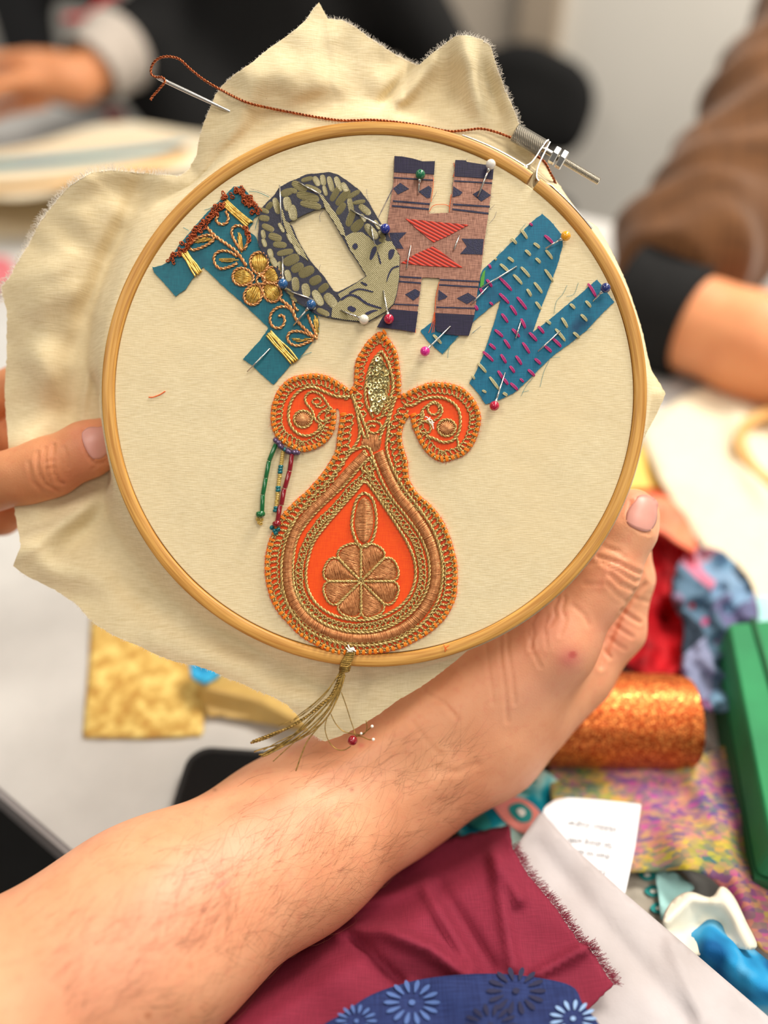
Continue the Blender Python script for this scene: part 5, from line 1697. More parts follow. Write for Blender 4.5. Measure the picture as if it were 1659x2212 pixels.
# hanging leaf and eight-petal flower on the silk
leafp = [(790, 1165), (845, 1210), (870, 1320), (862, 1430), (830, 1510), (785, 1535), (735, 1500), (702, 1400), (712, 1290), (742, 1200)]
acord(leafp, closed=True, name='leaf_outline')
satin(ap, oA, C7, [(788 + (x - 788) * 0.74, 1350 + (y - 1350) * 0.84) for x, y in leafp], 0, ZA, 0.0010, M_COPPER, 'leaf_fill', 2.5)
FCX, FCY = 765, 1772
for k in range(8):
    a = math.radians(-67.5 + 45 * k)
    L = 268 if k not in (3, 4) else 262
    pet = []
    for r_, w_ in ((0.05, 0), (0.30, 30), (0.55, 62), (0.75, 82), (0.90, 74), (0.985, 40), (1.0, 0)):
        pet.append((r_ * L, w_))
    outl = [(FCX + r_ * math.cos(a) - w_ * math.sin(a), FCY + r_ * math.sin(a) + w_ * math.cos(a)) for r_, w_ in pet] + [(FCX + r_ * math.cos(a) + w_ * math.sin(a), FCY + r_ * math.sin(a) - w_ * math.cos(a)) for r_, w_ in pet[-2:0:-1]]
    acord(outl, 0.0006, closed=True, name='petal_outline')
    cx, cy = FCX + 0.68 * L * math.cos(a), FCY + 0.68 * L * math.sin(a)
    satin(ap, oA, C7, [(cx + (x - cx) * 0.84, cy + (y - cy) * 0.84) for x, y in outl], 20 if k % 2 else 75, ZA, 0.0007, M_COPPER, 'petal', 2.4)
# white thread ends caught in the right scroll and at the tassel
m = MB()
for pts in ([(1205, 640), (1225, 645), (1240, 680), (1255, 690), (1265, 725)], [(1215, 660), (1250, 660), (1262, 700)], [(1240, 640), (1235, 670), (1270, 680)]):
    m.tube([lp(C7, v.x, v.y, ZA + 0.0013) for v in resample([(p[0], p[1], 0) for p in pts], 8)], 0.00022, 5)
m.obj('white_thread', M_LINT, ap)

# ------------------------------------------------------------------ beads
G_GREEN = glass('green', (20, 112, 56), 0.15, 0.25); G_RED = glass('red', (150, 8, 30), 0.12, 0.25); G_TEAL = glass('teal', (0, 120, 128), 0.1, 0.3)
G_GOLD = glass('gold', (226, 190, 96), 0.12, 0.3); G_PURPLE = simple('purple_lustre_bead', (92, 74, 106), 0.2, 0.55, spec=0.6, Coat_Weight=0.5)
M_STRING = simple('bead_string', (200, 190, 160), 0.7)
def bugle(m, a, b, r=0.0009, hole=0.4):
    d = b - a
    L = d.length
    m.lathe([(r * hole, 0.0), (r * 0.9, 0.0), (r, L * 0.04), (r, L * 0.96), (r * 0.9, L), (r * hole, L)], 10, a, d, True)
def seed_mesh(mat):
    m = MB()
    n, k_ = 12, 8
    vs, fs = [], []
    for i in range(n):
        a = 2 * PI * i / n
        for k in range(k_):
            w = 2 * PI * k / k_
            r_ = 0.62 + 0.38 * math.cos(w)
            vs.append((r_ * math.cos(a), r_ * math.sin(a), 0.62 * math.sin(w)))
    for i in range(n):
        for k in range(k_):
            j, l = (i + 1) % n, (k + 1) % k_
            fs.append((i * k_ + k, j * k_ + k, j * k_ + l, i * k_ + l))
    m.add(vs, fs)
    return m.mesh('bead', mat)
SEED = {k: seed_mesh(v) for k, v in (('teal', G_TEAL), ('gold', G_GOLD), ('purple', G_PURPLE), ('green', G_GREEN), ('red', G_RED))}
def seed(parent, o, kind, px, py, z, r, ang=0.0, tilt=90):
    ob = new_obj('bead', SEED[kind], parent)
    ob.matrix_local = TR(hp(px, py, z) - o) @ Matrix.Rotation(math.radians(-ang), 4, 'Z') @ Matrix.Rotation(math.radians(tilt), 4, 'Y') @ Matrix.Scale(r, 4)
    return ob
B2 = crop(540, 790, 5.82)
o1 = hp(*B2(180, 1400))
s1 = hempty('bead_strand', o1, 'strand of green glass bugle beads ending in a round green bead', 'beads', 'bead strands hanging from the scroll')
for (x0, y0, x1, y1) in ((325, 985, 240, 1195), (240, 1200, 200, 1410), (200, 1412, 162, 1620), (162, 1622, 152, 1825)):
    m = MB(); bugle(m, hp(*B2(x0, y0), 0.0014), hp(*B2(x1, y1), 0.0014), 0.00088); m.obj('bead', G_GREEN, s1, o1)
seed(s1, o1, 'green', *B2(132, 1865), 0.0017, 0.0019, 80)
for x, y in ((95, 1930), (145, 1935), (115, 1970), (135, 1985)):
    seed(s1, o1, 'gold', *B2(x, y), 0.0010, 0.0008, 30, 40)
o2 = hp(*B2(360, 1400))
s2 = hempty('bead_strand', o2, 'strand of tiny pale gold seed beads spaced with teal pairs', 'beads', 'bead strands hanging from the scroll')
y = 1085; n_ = 0
def gx(y): return 412 - (y - 1085) * (412 - 315) / (1840 - 1085) * 0.95
while y < 1850:
    teal = (1255 < y < 1340) or (1510 < y < 1590) or (1770 < y < 1850)
    seed(s2, o2, 'teal' if teal else 'gold', *B2(gx(y) + rnd.uniform(-6, 6), y), 0.0011, 0.00102 if teal else 0.00082, 80)
    y += 36 if teal else 26
m = MB(); m.tube([hp(*B2(gx(1060), 1060), 0.001), hp(*B2(gx(1450), 1450), 0.0011), hp(*B2(gx(1850), 1850), 0.001)], 0.0002, 5); m.obj('string', M_STRING, s2, o2)
o3 = hp(*B2(440, 1500))
s3 = hempty('bead_strand', o3, 'strand of dark red glass bugle beads ending in teal seed beads', 'beads', 'bead strands hanging from the scroll')
for (x0, y0, x1, y1) in ((530, 1110, 500, 1320), (498, 1325, 438, 1540), (432, 1545, 395, 1750), (380, 1755, 345, 1960)):
    m = MB(); bugle(m, hp(*B2(x0, y0), 0.0018), hp(*B2(x1, y1), 0.0018), 0.00092); m.obj('bead', G_RED, s3, o3)
seed(s3, o3, 'red', *B2(338, 1985), 0.0020, 0.0018, 75)
for x, y in ((275, 2035), (310, 2075), (355, 2060), (325, 2105)):
    seed(s3, o3, 'teal', *B2(x, y), 0.0016, 0.00098, 40, 60)
o4 = hp(*B2(460, 1040))
s4 = hempty('bead_row', o4, 'short row of purple lustre seed beads sewn under the left-curling scroll'.replace('left-curling ', ''), 'beads')
for x, y, r_ in ((325, 940, 0.0013), (355, 965, 0.0013), (385, 1010, 0.0014), (400, 1025, 0.0012), (480, 1075, 0.0014), (500, 1085, 0.0012), (560, 1090, 0.0013), (595, 1090, 0.0013)):
    seed(s4, o4, 'purple', *B2(x, y), 0.0018, r_, -40, 70)
seed(s4, o4, 'teal', *B2(440, 1055), 0.0016, 0.0010, -40, 70)

# ------------------------------------------------------------------ tassel over the bottom rim
M_TASSEL = simple('tarnished_gold_thread', (122, 98, 48), 0.38, 0.75, c2=(176, 142, 74), scale=700)
TC = crop(520, 1360, 4.88)
oS = hp(*TC(1080, 420), 0.003)
ts = hempty('tassel', oS, 'tarnished gold thread tassel hanging over the bottom of the rim', 'tassel')
def tp(pts, zs):
    return [hp(*TC(x, y), z) - oS for (x, y), z in zip(pts, zs)]
m = MB()
for k in range(7):
    dx = (k - 3) * 17
    m.cord(resample(tp([(1160 + dx * 0.5, 190), (1150 + dx * 0.8, 270), (1110 + dx * 0.9, 350), (1095 + dx, 420)], [0.0016, 0.0022, 0.0030, 0.0034]), 0.0004), 0.0005, 0.0016, 2, 4)
m.obj('neck', M_TASSEL, ts)
m = MB()
for k in range(4):
    cx, cy = 1105 - k * 4, 385 + k * 18
    m.tube([hp(*TC(cx + 52 * math.cos(w), cy + 10 * math.sin(w) - 8 * math.cos(w)), 0.0036 + 0.0016 * math.sin(w)) - oS for w in [2 * PI * j / 16 for j in range(16)]], 0.00035, 5, True)
m.obj('binding', M_TASSEL, ts)
m = MB()
for pts in ([(1110, 190), (1150, 230), (1200, 200)], [(1120, 240), (1170, 210), (1215, 230)], [(1125, 215), (1160, 205), (1180, 240)], [(1130, 160), (1150, 200), (1190, 190)]):
    m.tube(resample(tp(pts, [0.002, 0.0026, 0.002]), 0.0004), 0.0003, 5)
m.obj('white_thread', M_LINT, ts)
STR = [([(1050, 450), (900, 660), (700, 850), (560, 960)], 0.00017), ([(1040, 450), (880, 700), (650, 900), (400, 1010)], 0.00015), ([(1060, 450), (960, 680), (830, 800), (640, 960), (430, 1070), (250, 1150), (105, 1195)], 0.00055), ([(1070, 450), (950, 700), (760, 870), (500, 1030), (350, 1090), (120, 1180)], 0.0005),
       ([(1080, 450), (980, 700), (800, 900), (620, 1060), (480, 1180), (250, 1250), (140, 1290)], 0.0003), ([(1085, 460), (960, 720), (820, 880), (700, 1010), (520, 1150), (300, 1290), (190, 1320)], 0.00032), ([(1090, 460), (1000, 700), (900, 880), (700, 1090), (500, 1190), (330, 1260), (210, 1330)], 0.00035),
       ([(1090, 470), (1010, 720), (940, 880), (820, 1020), (650, 1140), (420, 1240), (230, 1340)], 0.0003), ([(1095, 470), (1040, 680), (950, 860), (860, 980), (720, 1070), (560, 1190), (340, 1390)], 0.0002), ([(1100, 480), (1050, 640), (960, 840), (880, 960), (790, 1060), (700, 1180), (640, 1320), (580, 1490)], 0.00026),
       ([(1075, 450), (930, 720), (740, 920), (560, 1100), (420, 1200), (280, 1290)], 0.0002), ([(1065, 455), (970, 660), (860, 850), (740, 960), (580, 1090), (400, 1180), (240, 1270)], 0.0002), ([(1085, 455), (1010, 650), (920, 830), (760, 1000), (600, 1130), (450, 1230), (260, 1330)], 0.00028), ([(1055, 455), (910, 640), (780, 770), (600, 910), (520, 980)], 0.0002)]
for pts, r in STR:
    n = len(pts)
    zs = [0.0034 + 0.006 * k / (n - 1) for k in range(n)]
    m = MB()
    path = resample(tp(pts, zs), 0.0005)
    if r > 0.0004:
        m.cord(path, r, 0.0024, 2, 5)
    else:
        m.tube(path, r, 5)
    m.obj('strand', M_TASSEL, ts)
for pts in ([(1060, 660), (1110, 800), (1160, 960), (1195, 1060), (1205, 1110)], [(950, 890), (1000, 990), (1080, 1070), (1190, 1100), (1290, 1105), (1330, 1040), (1320, 960)], [(940, 870), (900, 960), (890, 1060), (930, 1180), (1010, 1260), (1090, 1270), (1160, 1230)], [(1205, 1120), (1280, 1130), (1350, 1160), (1400, 1160)], [(1210, 1130), (1300, 1090), (1380, 1025)]):
    n = len(pts)
    m = MB()
    m.tube(resample(tp(pts, [0.006 + 0.003 * k / (n - 1) for k in range(n)]), 0.0006), 0.00019, 5)
    m.obj('looped_strand', M_TASSEL, ts)
m = MB(); m.ball(hp(*TC(1178, 1168), 0.0085) - oS, 0.0019, 18, 12); m.obj('bead', G_RED, ts)
m = MB(); m.ball(hp(*TC(1398, 1158), 0.009) - oS, 0.0006, 8, 6); m.ball(hp(*TC(1385, 1020), 0.009) - oS, 0.0006, 8, 6); m.ball(hp(*TC(1270, 1095), 0.0088) - oS, 0.0005, 8, 6); m.obj('thread_end', M_LINT, ts)
# ------------------------------------------------------------------ cloths and things on the table
def fill2d(poly, grid):
    """triangulated polygon with interior points, photo pixels"""
    n = len(poly)
    xs = [p[0] for p in poly]; ys = [p[1] for p in poly]
    def inside(x, y):
        c = False
        for i in range(n):
            x0, y0 = poly[i]; x1, y1 = poly[i - 1]
            if (y0 > y) != (y1 > y) and x < (x1 - x0) * (y - y0) / (y1 - y0) + x0:
                c = not c
        return c
    pts = [Vector((p[0], p[1])) for p in poly]
    y = min(ys) + grid / 2
    row = 0
    while y < max(ys):
        x = min(xs) + (grid / 2 if row % 2 else 0)
        while x < max(xs):
            if inside(x, y):
                d = min(math.hypot(x - p[0], y - p[1]) for p in poly)
                if d > grid * 0.5:
                    pts.append(Vector((x, y)))
            x += grid
        y += grid * 0.87
        row += 1
    r = geometry.delaunay_2d_cdt(pts, [(i, (i + 1) % n) for i in range(n)], [list(range(n))], 1, 1e-5)
    return r[0], r[2]
def sheet(name, label, cat, poly, h, mat, grid=12, step=10, sm_=True, thick=0.0006, group=None, jag=0.0, parent=None):
    """cloth or paper lying on the table: photo outline, height function h(px, py) in metres"""
    pl = [(v.x + rnd.uniform(-jag, jag), v.y + rnd.uniform(-jag, jag)) for v in resample(poly, step, True, sm_)]
    V2, F2 = fill2d(pl, grid)
    V3 = [T(v.x, v.y, h(v.x, v.y)) for v in V2]
    c = sum(V3, Vector()) / len(V3)
    c.z = min(v.z for v in V3)
    m = MB()
    m.add(V3, [tuple(f) for f in F2])
    me = m.mesh(name, mat, c)
    bm = bmesh.new(); bm.from_mesh(me)
    bmesh.ops.recalc_face_normals(bm, faces=bm.faces)
    if sum(f.normal.z for f in bm.faces) < 0:
        bmesh.ops.reverse_faces(bm, faces=bm.faces)
    bm.to_mesh(me); bm.free()
    o = new_obj(name, me)
    o.location = c
    md = o.modifiers.new('thickness', 'SOLIDIFY')
    md.thickness = thick
    md.offset = -1
    return tag(o, label, cat, group)
def nz(px, py, s, seed=0.0):
    return noise.noise(Vector((px / s, py / s, seed)))
def ridge(px, py, s, seed=0.0):
    return 1 - abs(noise.noise(Vector((px / s, py / s, seed)))) * 2
def fold(px, py, pts, w):
    d = float(seg_dist(np.array([px], float), np.array([py], float), pts)[0])
    return math.exp(-(d / w) ** 2)

def print_mat(name, stops, scale, detail=2, rough=0.8, bump=0.2, ang=0.0, stretch=(1, 1, 1), vor=False):
    t = NT(name)
    v = t.co(stretch, (0, 0, ang))
    if vor:
        vn = t.n('ShaderNodeTexVoronoi')
        vn.inputs['Scale'].default_value = scale
        t.l(v, vn.inputs['Vector'])
        f = vn.outputs['Color']
        sp = t.n('ShaderNodeSeparateColor')
        t.l(f, sp.inputs[0])
        f = sp.outputs[0]
    else:
        f = t.noise(v, scale, detail, 0.6)
    t.base(t.ramp(f, [(p, lin(c)) for p, c in stops]))
    t.set(Roughness=rough)
    t.b.inputs['Specular IOR Level'].default_value = 0.2
    t.bump(t.noise(t.co(), 1500, 1), bump, 0.0004)
    return t.m

# --- gold pieces at the near side of the table
M_GOLDBROC = print_mat('gold_brocade', [(0.38, (192, 148, 74)), (0.5, (214, 178, 98)), (0.62, (240, 212, 128))], 95, 3, 0.45, 0.5)
sheet('brocade_swatch', 'square swatch of gold damask brocade lying flat on the white table', 'fabric', [(197, 1330), (330, 1330), (452, 1345), (446, 1470), (438, 1588), (310, 1594), (178, 1592), (190, 1450)], lambda x, y: 0.002 + 0.0008 * nz(x, y, 40), M_GOLDBROC, 14, 14, False, 0.001)
M_GOLDSATIN = simple('gold_satin', (196, 164, 96), 0.4, 0.2, c2=(222, 190, 116), scale=30, sheen=0.0) if False else simple('gold_satin', (198, 164, 92), 0.4, 0.15, c2=(220, 188, 112), scale=30)
sheet('satin_ribbon', 'folded length of gold satin ribbon beside the brocade swatch', 'ribbon', [(430, 1400), (520, 1420), (600, 1470), (690, 1560), (700, 1590), (640, 1578), (560, 1562), (480, 1548), (440, 1535)],
      lambda x, y: 0.003 + 0.012 * fold(x, y, [(450, 1480), (560, 1505), (680, 1570)], 34), M_GOLDSATIN, 10, 10, True, 0.0008)
M_SKY = simple('sky_blue_felt', (48, 168, 220), 0.8, bump=0.3)
sheet('felt_scrap', 'small bright sky blue scrap resting on the gold ribbon', 'fabric scrap', [(412, 1425), (470, 1420), (474, 1452), (452, 1472), (420, 1464)], lambda x, y: 0.016 + 0.004 * nz(x, y, 20), M_SKY, 8, 8, True, 0.002)

# --- black phone under the forearm
M_SCREEN = simple('phone_glass', (8, 8, 9), 0.35, 0.0, spec=0.25)
M_PHONE = simple('phone_case', (14, 14, 15), 0.55)
pc = [T(412, 1612, 0.009), T(985, 1650, 0.009), T(1000, 1870, 0.009), T(400, 1868, 0.009)]
pcen = (pc[0] + pc[1] + pc[2] + pc[3]) / 4
pu = (pc[1] - pc[0]).normalized(); pv = Vector((-pu.y, pu.x, 0))
pw = (pc[1] - pc[0]).length; ph = abs((pc[3] - pc[0]).dot(pv))
ph = min(ph, 0.078)
pcen = pc[0] + pu * pw / 2 - pv * ph / 2
pcen.z = 0
PM = Matrix.LocRotScale(pcen, Matrix((pu, pv, UP)).transposed().to_quaternion(), None)
phone = empty('smartphone', PM, 'black smartphone lying face up on the table under the forearm', 'phone')
m = MB()
ro = rrect(pw, ph, 0.012, 8)
for (za, zb, sc) in ((0.0, 0.0095, 1.0),):
    m.prism(ro, za, zb, bottom=True)
m.obj('case', M_PHONE, phone, smooth=False)
m = MB(); m.prism(rrect(pw - 0.006, ph - 0.006, 0.010, 8), 0.0095, 0.0101); m.obj('screen', M_SCREEN, phone, smooth=False)
m = MB(); m.box((pw * 0.1, ph / 2 + 0.0006, 0.005), (0.02, 0.0014, 0.003)); m.obj('side_button', M_PHONE, phone, smooth=False)

# --- glitter thread cone
def glitter():
    t = NT('copper_glitter_thread')
    v = t.co((1, 1, 1))
    vn = t.n('ShaderNodeTexVoronoi'); vn.inputs['Scale'].default_value = 1500
    t.l(v, vn.inputs['Vector'])
    sp = t.n('ShaderNodeSeparateColor'); t.l(vn.outputs['Color'], sp.inputs[0])
    t.base(t.ramp(sp.outputs[0], [(0.2, lin((136, 50, 10))), (0.65, lin((206, 94, 34))), (0.95, lin((255, 170, 90)))]))
    t.set(Metallic=0.7)
    t.l(t.ramp(sp.outputs[1], [(0.3, (0.6, 0.6, 0.6, 1)), (0.95, (0.28, 0.28, 0.28, 1))]), t.b.inputs['Roughness'])
    nm = t.n('ShaderNodeBump'); nm.inputs['Strength'].default_value = 1.0; nm.inputs['Distance'].default_value = 0.0015
    t.l(sp.outputs[2], nm.inputs['Height']); t.l(nm.outputs['Normal'], t.b.inputs['Normal'])
    return t.m
a_, b_ = T(1010, 1548, 0.024), T(1496, 1560, 0.024)
ca = (b_ - a_); cl = ca.length; ca.normalize()
oC = a_ + ca * cl / 2
spool = empty('thread_spool', TR(Vector((oC.x, oC.y, 0))), 'fat spool of glittering copper-orange thread lying on its side', 'spool')
m = MB()
rr_ = 0.0235
prof = [(rr_ * 0.45, 0.002), (rr_ * 0.93, 0.002)]
nw = 90
for i in range(nw):
    h = 0.003 + (cl - 0.006) * i / nw
    e = min(i, nw - 1 - i) / nw
    prof += [(rr_ * (0.955 + 0.045 * min(1, e * 12)), h), (rr_ * (0.97 + 0.045 * min(1, e * 12)), h + (cl - 0.006) / nw * 0.5)]
prof += [(rr_ * 0.93, cl - 0.002), (rr_ * 0.45, cl - 0.002)]
m.lathe(prof, 40, Vector((a_.x, a_.y, 0.0245)), ca, False)
m.obj('thread_winding', glitter(), spool, Vector((oC.x, oC.y, 0)))
m = MB()
m.lathe([(rr_ * 0.30, -0.001), (rr_ * 0.45, -0.001), (rr_ * 0.45, cl + 0.001), (rr_ * 0.30, cl + 0.001), (rr_ * 0.30, -0.001)], 24, Vector((a_.x, a_.y, 0.0245)), ca, False)
m.obj('core_tube', simple('card_tube', (200, 192, 178), 0.8), spool, Vector((oC.x, oC.y, 0)))

# --- scraps beyond the thumb
M_RED = print_mat('red_velvet', [(0.35, (128, 4, 14)), (0.65, (186, 16, 28))], 60, 2, 0.7)
M_CORAL = simple('coral_silk', (246, 110, 76), 0.55, c2=(250, 136, 96), scale=40)
M_YEL = simple('yellow_cotton', (244, 208, 112), 0.8, c2=(236, 196, 96), scale=40)
M_IKAT = print_mat('ikat_print', [(0.2, (38, 50, 64)), (0.38, (120, 158, 188)), (0.5, (150, 26, 80)), (0.62, (96, 104, 140)), (0.8, (208, 60, 110)), (0.95, (190, 214, 224))], 46, 1, 0.8, 0.2, 0.4, (1, 0.6, 1), True)
M_AQUA = simple('aqua_cotton', (172, 222, 220), 0.8)
M_CREAMC = woven('cream_calico', (226, 212, 182), (238, 226, 200), 0.0008, 0.3, 0.85, 0.3)
sheet('fabric_scrap', 'yellow cotton scrap peeping out beside the thumb tip', 'fabric scrap', [(1300, 960), (1400, 965), (1432, 1010), (1462, 1075), (1440, 1120), (1300, 1120)], lambda x, y: 0.004 + 0.001 * nz(x, y, 30), M_YEL, 16, 14, True)
sheet('fabric_scrap', 'crumpled dark red velvet scrap behind the curled index finger', 'fabric scrap', [(1240, 1480), (1270, 1250), (1330, 1080), (1400, 1055), (1450, 1080), (1492, 1160), (1500, 1200), (1500, 1300), (1480, 1400), (1470, 1490), (1400, 1470), (1320, 1420), (1280, 1490)],
      lambda x, y: 0.012 + 0.010 * ridge(x, y, 70, 1.5) + 0.004 * nz(x, y, 30), M_RED, 12, 12, True, 0.001)
sheet('fabric_scrap', 'folded coral orange silk scrap on top of the red velvet', 'fabric scrap', [(1370, 1075), (1430, 1070), (1470, 1100), (1495, 1145), (1505, 1190), (1470, 1175), (1430, 1150), (1380, 1130)], lambda x, y: 0.032 + 0.005 * ridge(x, y, 50, 3) - 0.006 * max(0, (x - 1440) / 60), M_CORAL, 9, 9, True, 0.001)
sheet('patterned_scarf', 'crumpled ikat scarf in grey, pink and pale blue beside the red velvet', 'scarf', [(1462, 1230), (1490, 1195), (1540, 1185), (1590, 1215), (1625, 1270), (1640, 1330), (1620, 1400), (1610, 1500), (1560, 1540), (1500, 1520), (1470, 1450), (1480, 1360), (1452, 1300)],
      lambda x, y: 0.018 + 0.012 * ridge(x, y, 60, 5.5) + 0.005 * nz(x, y, 26), M_IKAT, 10, 10, True, 0.001)
sheet('fabric_scrap', 'pale aqua cotton scrap behind the green case', 'fabric scrap', [(1575, 1290), (1640, 1285), (1760, 1310), (1780, 1380), (1640, 1360), (1590, 1340)], lambda x, y: 0.010 + 0.004 * nz(x, y, 30), M_AQUA, 14, 12)
sheet('calico_cloth', 'large cream calico cloth spread over the far half of the table', 'cloth', [(1392, 930), (1440, 880), (1520, 835), (1600, 805), (1720, 790), (1900, 840), (2000, 1000), (1960, 1250), (1800, 1330), (1690, 1310), (1600, 1290), (1545, 1210), (1490, 1140), (1440, 1060), (1405, 990)],
      lambda x, y: 0.008 + 0.010 * max(0, nz(x, y, 120, 2)) + 0.006 * fold(x, y, [(1600, 900), (1610, 1000), (1660, 1080)], 24), M_CREAMC, 18, 16, True, 0.001)
# small hoop lying on the calico, mostly out of the picture
M_BAMBOO2 = simple('bamboo_pale', (226, 180, 112), 0.5, c2=(212, 164, 94), scale=60)
hc = T(1752, 985, 0.016)
sh = empty('embroidery_hoop', TR(hc) @ Matrix.Rotation(math.radians(6), 4, 'X'), 'small bamboo hoop lying on the cream calico cloth', 'hoop')
ring_mesh(0.052, 0.056, -0.004, 0.004, 0, 360, 96).obj('outer_ring', M_BAMBOO2, sh)
ring_mesh(0.0475, 0.0515, -0.004, 0.004, 0, 360, 96).obj('inner_ring', M_BAMBOO2, sh)
# white card between spool and red velvet
M_CARD = simple('white_card', (232, 228, 224), 0.7)
sheet('paper_card', 'white card lying between the copper spool and the red velvet', 'card', [(1290, 1475), (1330, 1440), (1420, 1470), (1560, 1520), (1572, 1600), (1540, 1625), (1480, 1520), (1360, 1500)], lambda x, y: 0.003, M_CARD, 18, 16, False, 0.0008)
# green case
M_GREEN = simple('green_foam', (34, 136, 82), 0.75, c2=(28, 122, 74), scale=30, bump=0.3, bscale=500)
M_GREEND = simple('green_binding', (24, 92, 52), 0.7)
gc = [T(1572, 1342, 0.045), T(1790, 1322, 0.045), T(1905, 1905, 0.045), T(1668, 1840, 0.045)]
g0 = sum(gc, Vector()) / 4; g0.z = 0
gcase = empty('storage_case', TR(g0), 'bright green fabric storage case standing at the table corner', 'case')
def slab(poly, z0, z1):
    m = MB()
    pl = [(p.x - g0.x, p.y - g0.y) for p in poly]
    m.prism(pl, z0, z1, bottom=True)
    return m
slab(gc, 0.0, 0.020).obj('base', M_GREEND, gcase, smooth=False)
cen = sum(gc, Vector()) / 4
o = slab(gc, 0.022, 0.045).obj('lid', M_GREEN, gcase, smooth=False)
bv = o.modifiers.new('bevel', 'BEVEL'); bv.width = 0.004; bv.segments = 3
slab([cen + (p - cen) * 1.01 for p in gc], 0.0195, 0.0222).obj('zip_band', M_GREEND, gcase, smooth=False)
m = MB()
m.tube([T(1626, 1336, 0.0462) - g0, T(1690, 1560, 0.0462) - g0, T(1760, 1860, 0.0462) - g0], 0.0012, 6)
m.obj('seam', M_GREEND, gcase)

# --- pile at the near corner
M_MULTI = None
def multi():
    t = NT('boucle_weave')
    v = t.co((300, 560, 1), (0, 0, 0.5))
    vb = t.co((1, 1, 1))
    f = t.noise(vb, 11, 3, 0.6)
    base = t.ramp(f, [(0.36, lin((16, 84, 140))), (0.43, lin((176, 84, 150))), (0.50, lin((186, 168, 44))), (0.57, lin((66, 122, 70))), (0.66, lin((206, 76, 132)))])
    vn = t.n('ShaderNodeTexVoronoi'); vn.inputs['Scale'].default_value = 1.0
    t.l(v, vn.inputs['Vector'])
    sp = t.n('ShaderNodeSeparateColor'); t.l(vn.outputs['Color'], sp.inputs[0])
    fl = t.ramp(sp.outputs[0], [(0.15, lin((12, 74, 128))), (0.35, lin((206, 184, 52))), (0.55, lin((190, 70, 146))), (0.75, lin((62, 120, 90))), (0.95, lin((206, 142, 92)))])
    t.base(t.mix(base, fl, 0.5))
    t.set(Roughness=0.85)
    t.bump(sp.outputs[1], 0.5, 0.0008)
    return t.m
M_MULTI = multi()
M_TEALPR = print_mat('teal_floral_print', [(0.36, (0, 116, 140)), (0.46, (20, 150, 168)), (0.52, (150, 214, 212)), (0.62, (196, 222, 212))], 38, 2, 0.8)
M_PINK = simple('salmon_print', (236, 142, 132), 0.8)
M_TEALD = simple('teal_print', (30, 142, 140), 0.8)
M_WHITEPR = simple('white_print', (236, 236, 228), 0.8)
M_BLUEW = print_mat('blue_tie_dye', [(0.36, (8, 84, 140)), (0.5, (38, 142, 196)), (0.6, (120, 184, 214)), (0.72, (226, 226, 214))], 30, 2, 0.75)
M_WHITEC = simple('ivory_cotton', (232, 228, 210), 0.8, c2=(222, 216, 196), scale=30)
M_GREYBEIGE = simple('greige_cotton', (176, 168, 154), 0.85, c2=(166, 156, 142), scale=50)
M_GREYST = NT('grey_interfacing')
_t = M_GREYST
_t.base(_t.ramp(_t.noise(_t.co(), 26, 4), [(0.35, lin((172, 164, 164))), (0.65, lin((190, 184, 186)))]))
_t.set(Roughness=0.7)
_t.bump(_t.noise(_t.co((1, 1, 1)), 70, 4), 0.4, 0.002)
M_GREYST = _t.m
M_CRIM = woven('crimson_cotton', (104, 24, 44), (144, 42, 66), 0.0004, 0.5, 0.85, 0.25, 0.4)
M_NAVY = woven('navy_cotton', (22, 34, 80), (36, 52, 104), 0.0007, 0.1, 0.8, 0.3)
M_PAPER = simple('white_paper', (236, 237, 242), 0.8)
M_INK = simple('print_ink', (70, 70, 74), 0.8)

def h_teal(x, y): return 0.010 + 0.005 * nz(x, y, 50, 4)
sheet('printed_cloth', 'teal floral print cotton with a salmon medallion', 'cloth', [(1010, 1700), (1060, 1655), (1110, 1632), (1170, 1660), (1215, 1700), (1230, 1780), (1190, 1840), (1130, 1880), (1080, 1900), (1040, 1850), (990, 1800), (975, 1750)], h_teal, M_TEALPR, 10, 10)
def dec(name, poly, hf, mat, parent, dz=0.0012):
    pl = [(v.x, v.y) for v in resample(poly, 5, True, True)]
    V2, F2 = fill2d(pl, 8)
    m = MB()
    m.add([T(v.x, v.y, hf(v.x, v.y) + dz) - parent.location for v in V2], [tuple(f) for f in F2])
    o = m.obj(name, mat, parent)
    bm = bmesh.new(); bm.from_mesh(o.data); bmesh.ops.recalc_face_normals(bm, faces=bm.faces); bm.to_mesh(o.data); bm.free()
    return o
tealc = [o for o in COL.objects if o.name.startswith('printed_cloth')][0]
dec('medallion', [(1050, 1722), (1095, 1718), (1140, 1730), (1170, 1762), (1160, 1800), (1130, 1800), (1095, 1778), (1070, 1750)], h_teal, M_PINK, tealc)
dec('medallion_ring', [(1100, 1742), (1125, 1734), (1148, 1752), (1146, 1772), (1125, 1776), (1104, 1760)], h_teal, M_TEALD, tealc, 0.0018)
dec('medallion_dot', [(1116, 1750), (1128, 1746), (1136, 1756), (1126, 1764)], h_teal, M_WHITEPR, tealc, 0.0024)
for p in ([(1050, 1690), (1075, 1680), (1120, 1700), (1150, 1712), (1110, 1710)], [(1010, 1770), (1030, 1748), (1050, 1760), (1062, 1790), (1030, 1790)], [(1090, 1660), (1130, 1668), (1160, 1690), (1120, 1682)]):
    dec('printed_leaf', p, h_teal, M_TEALD, tealc, 0.0014)

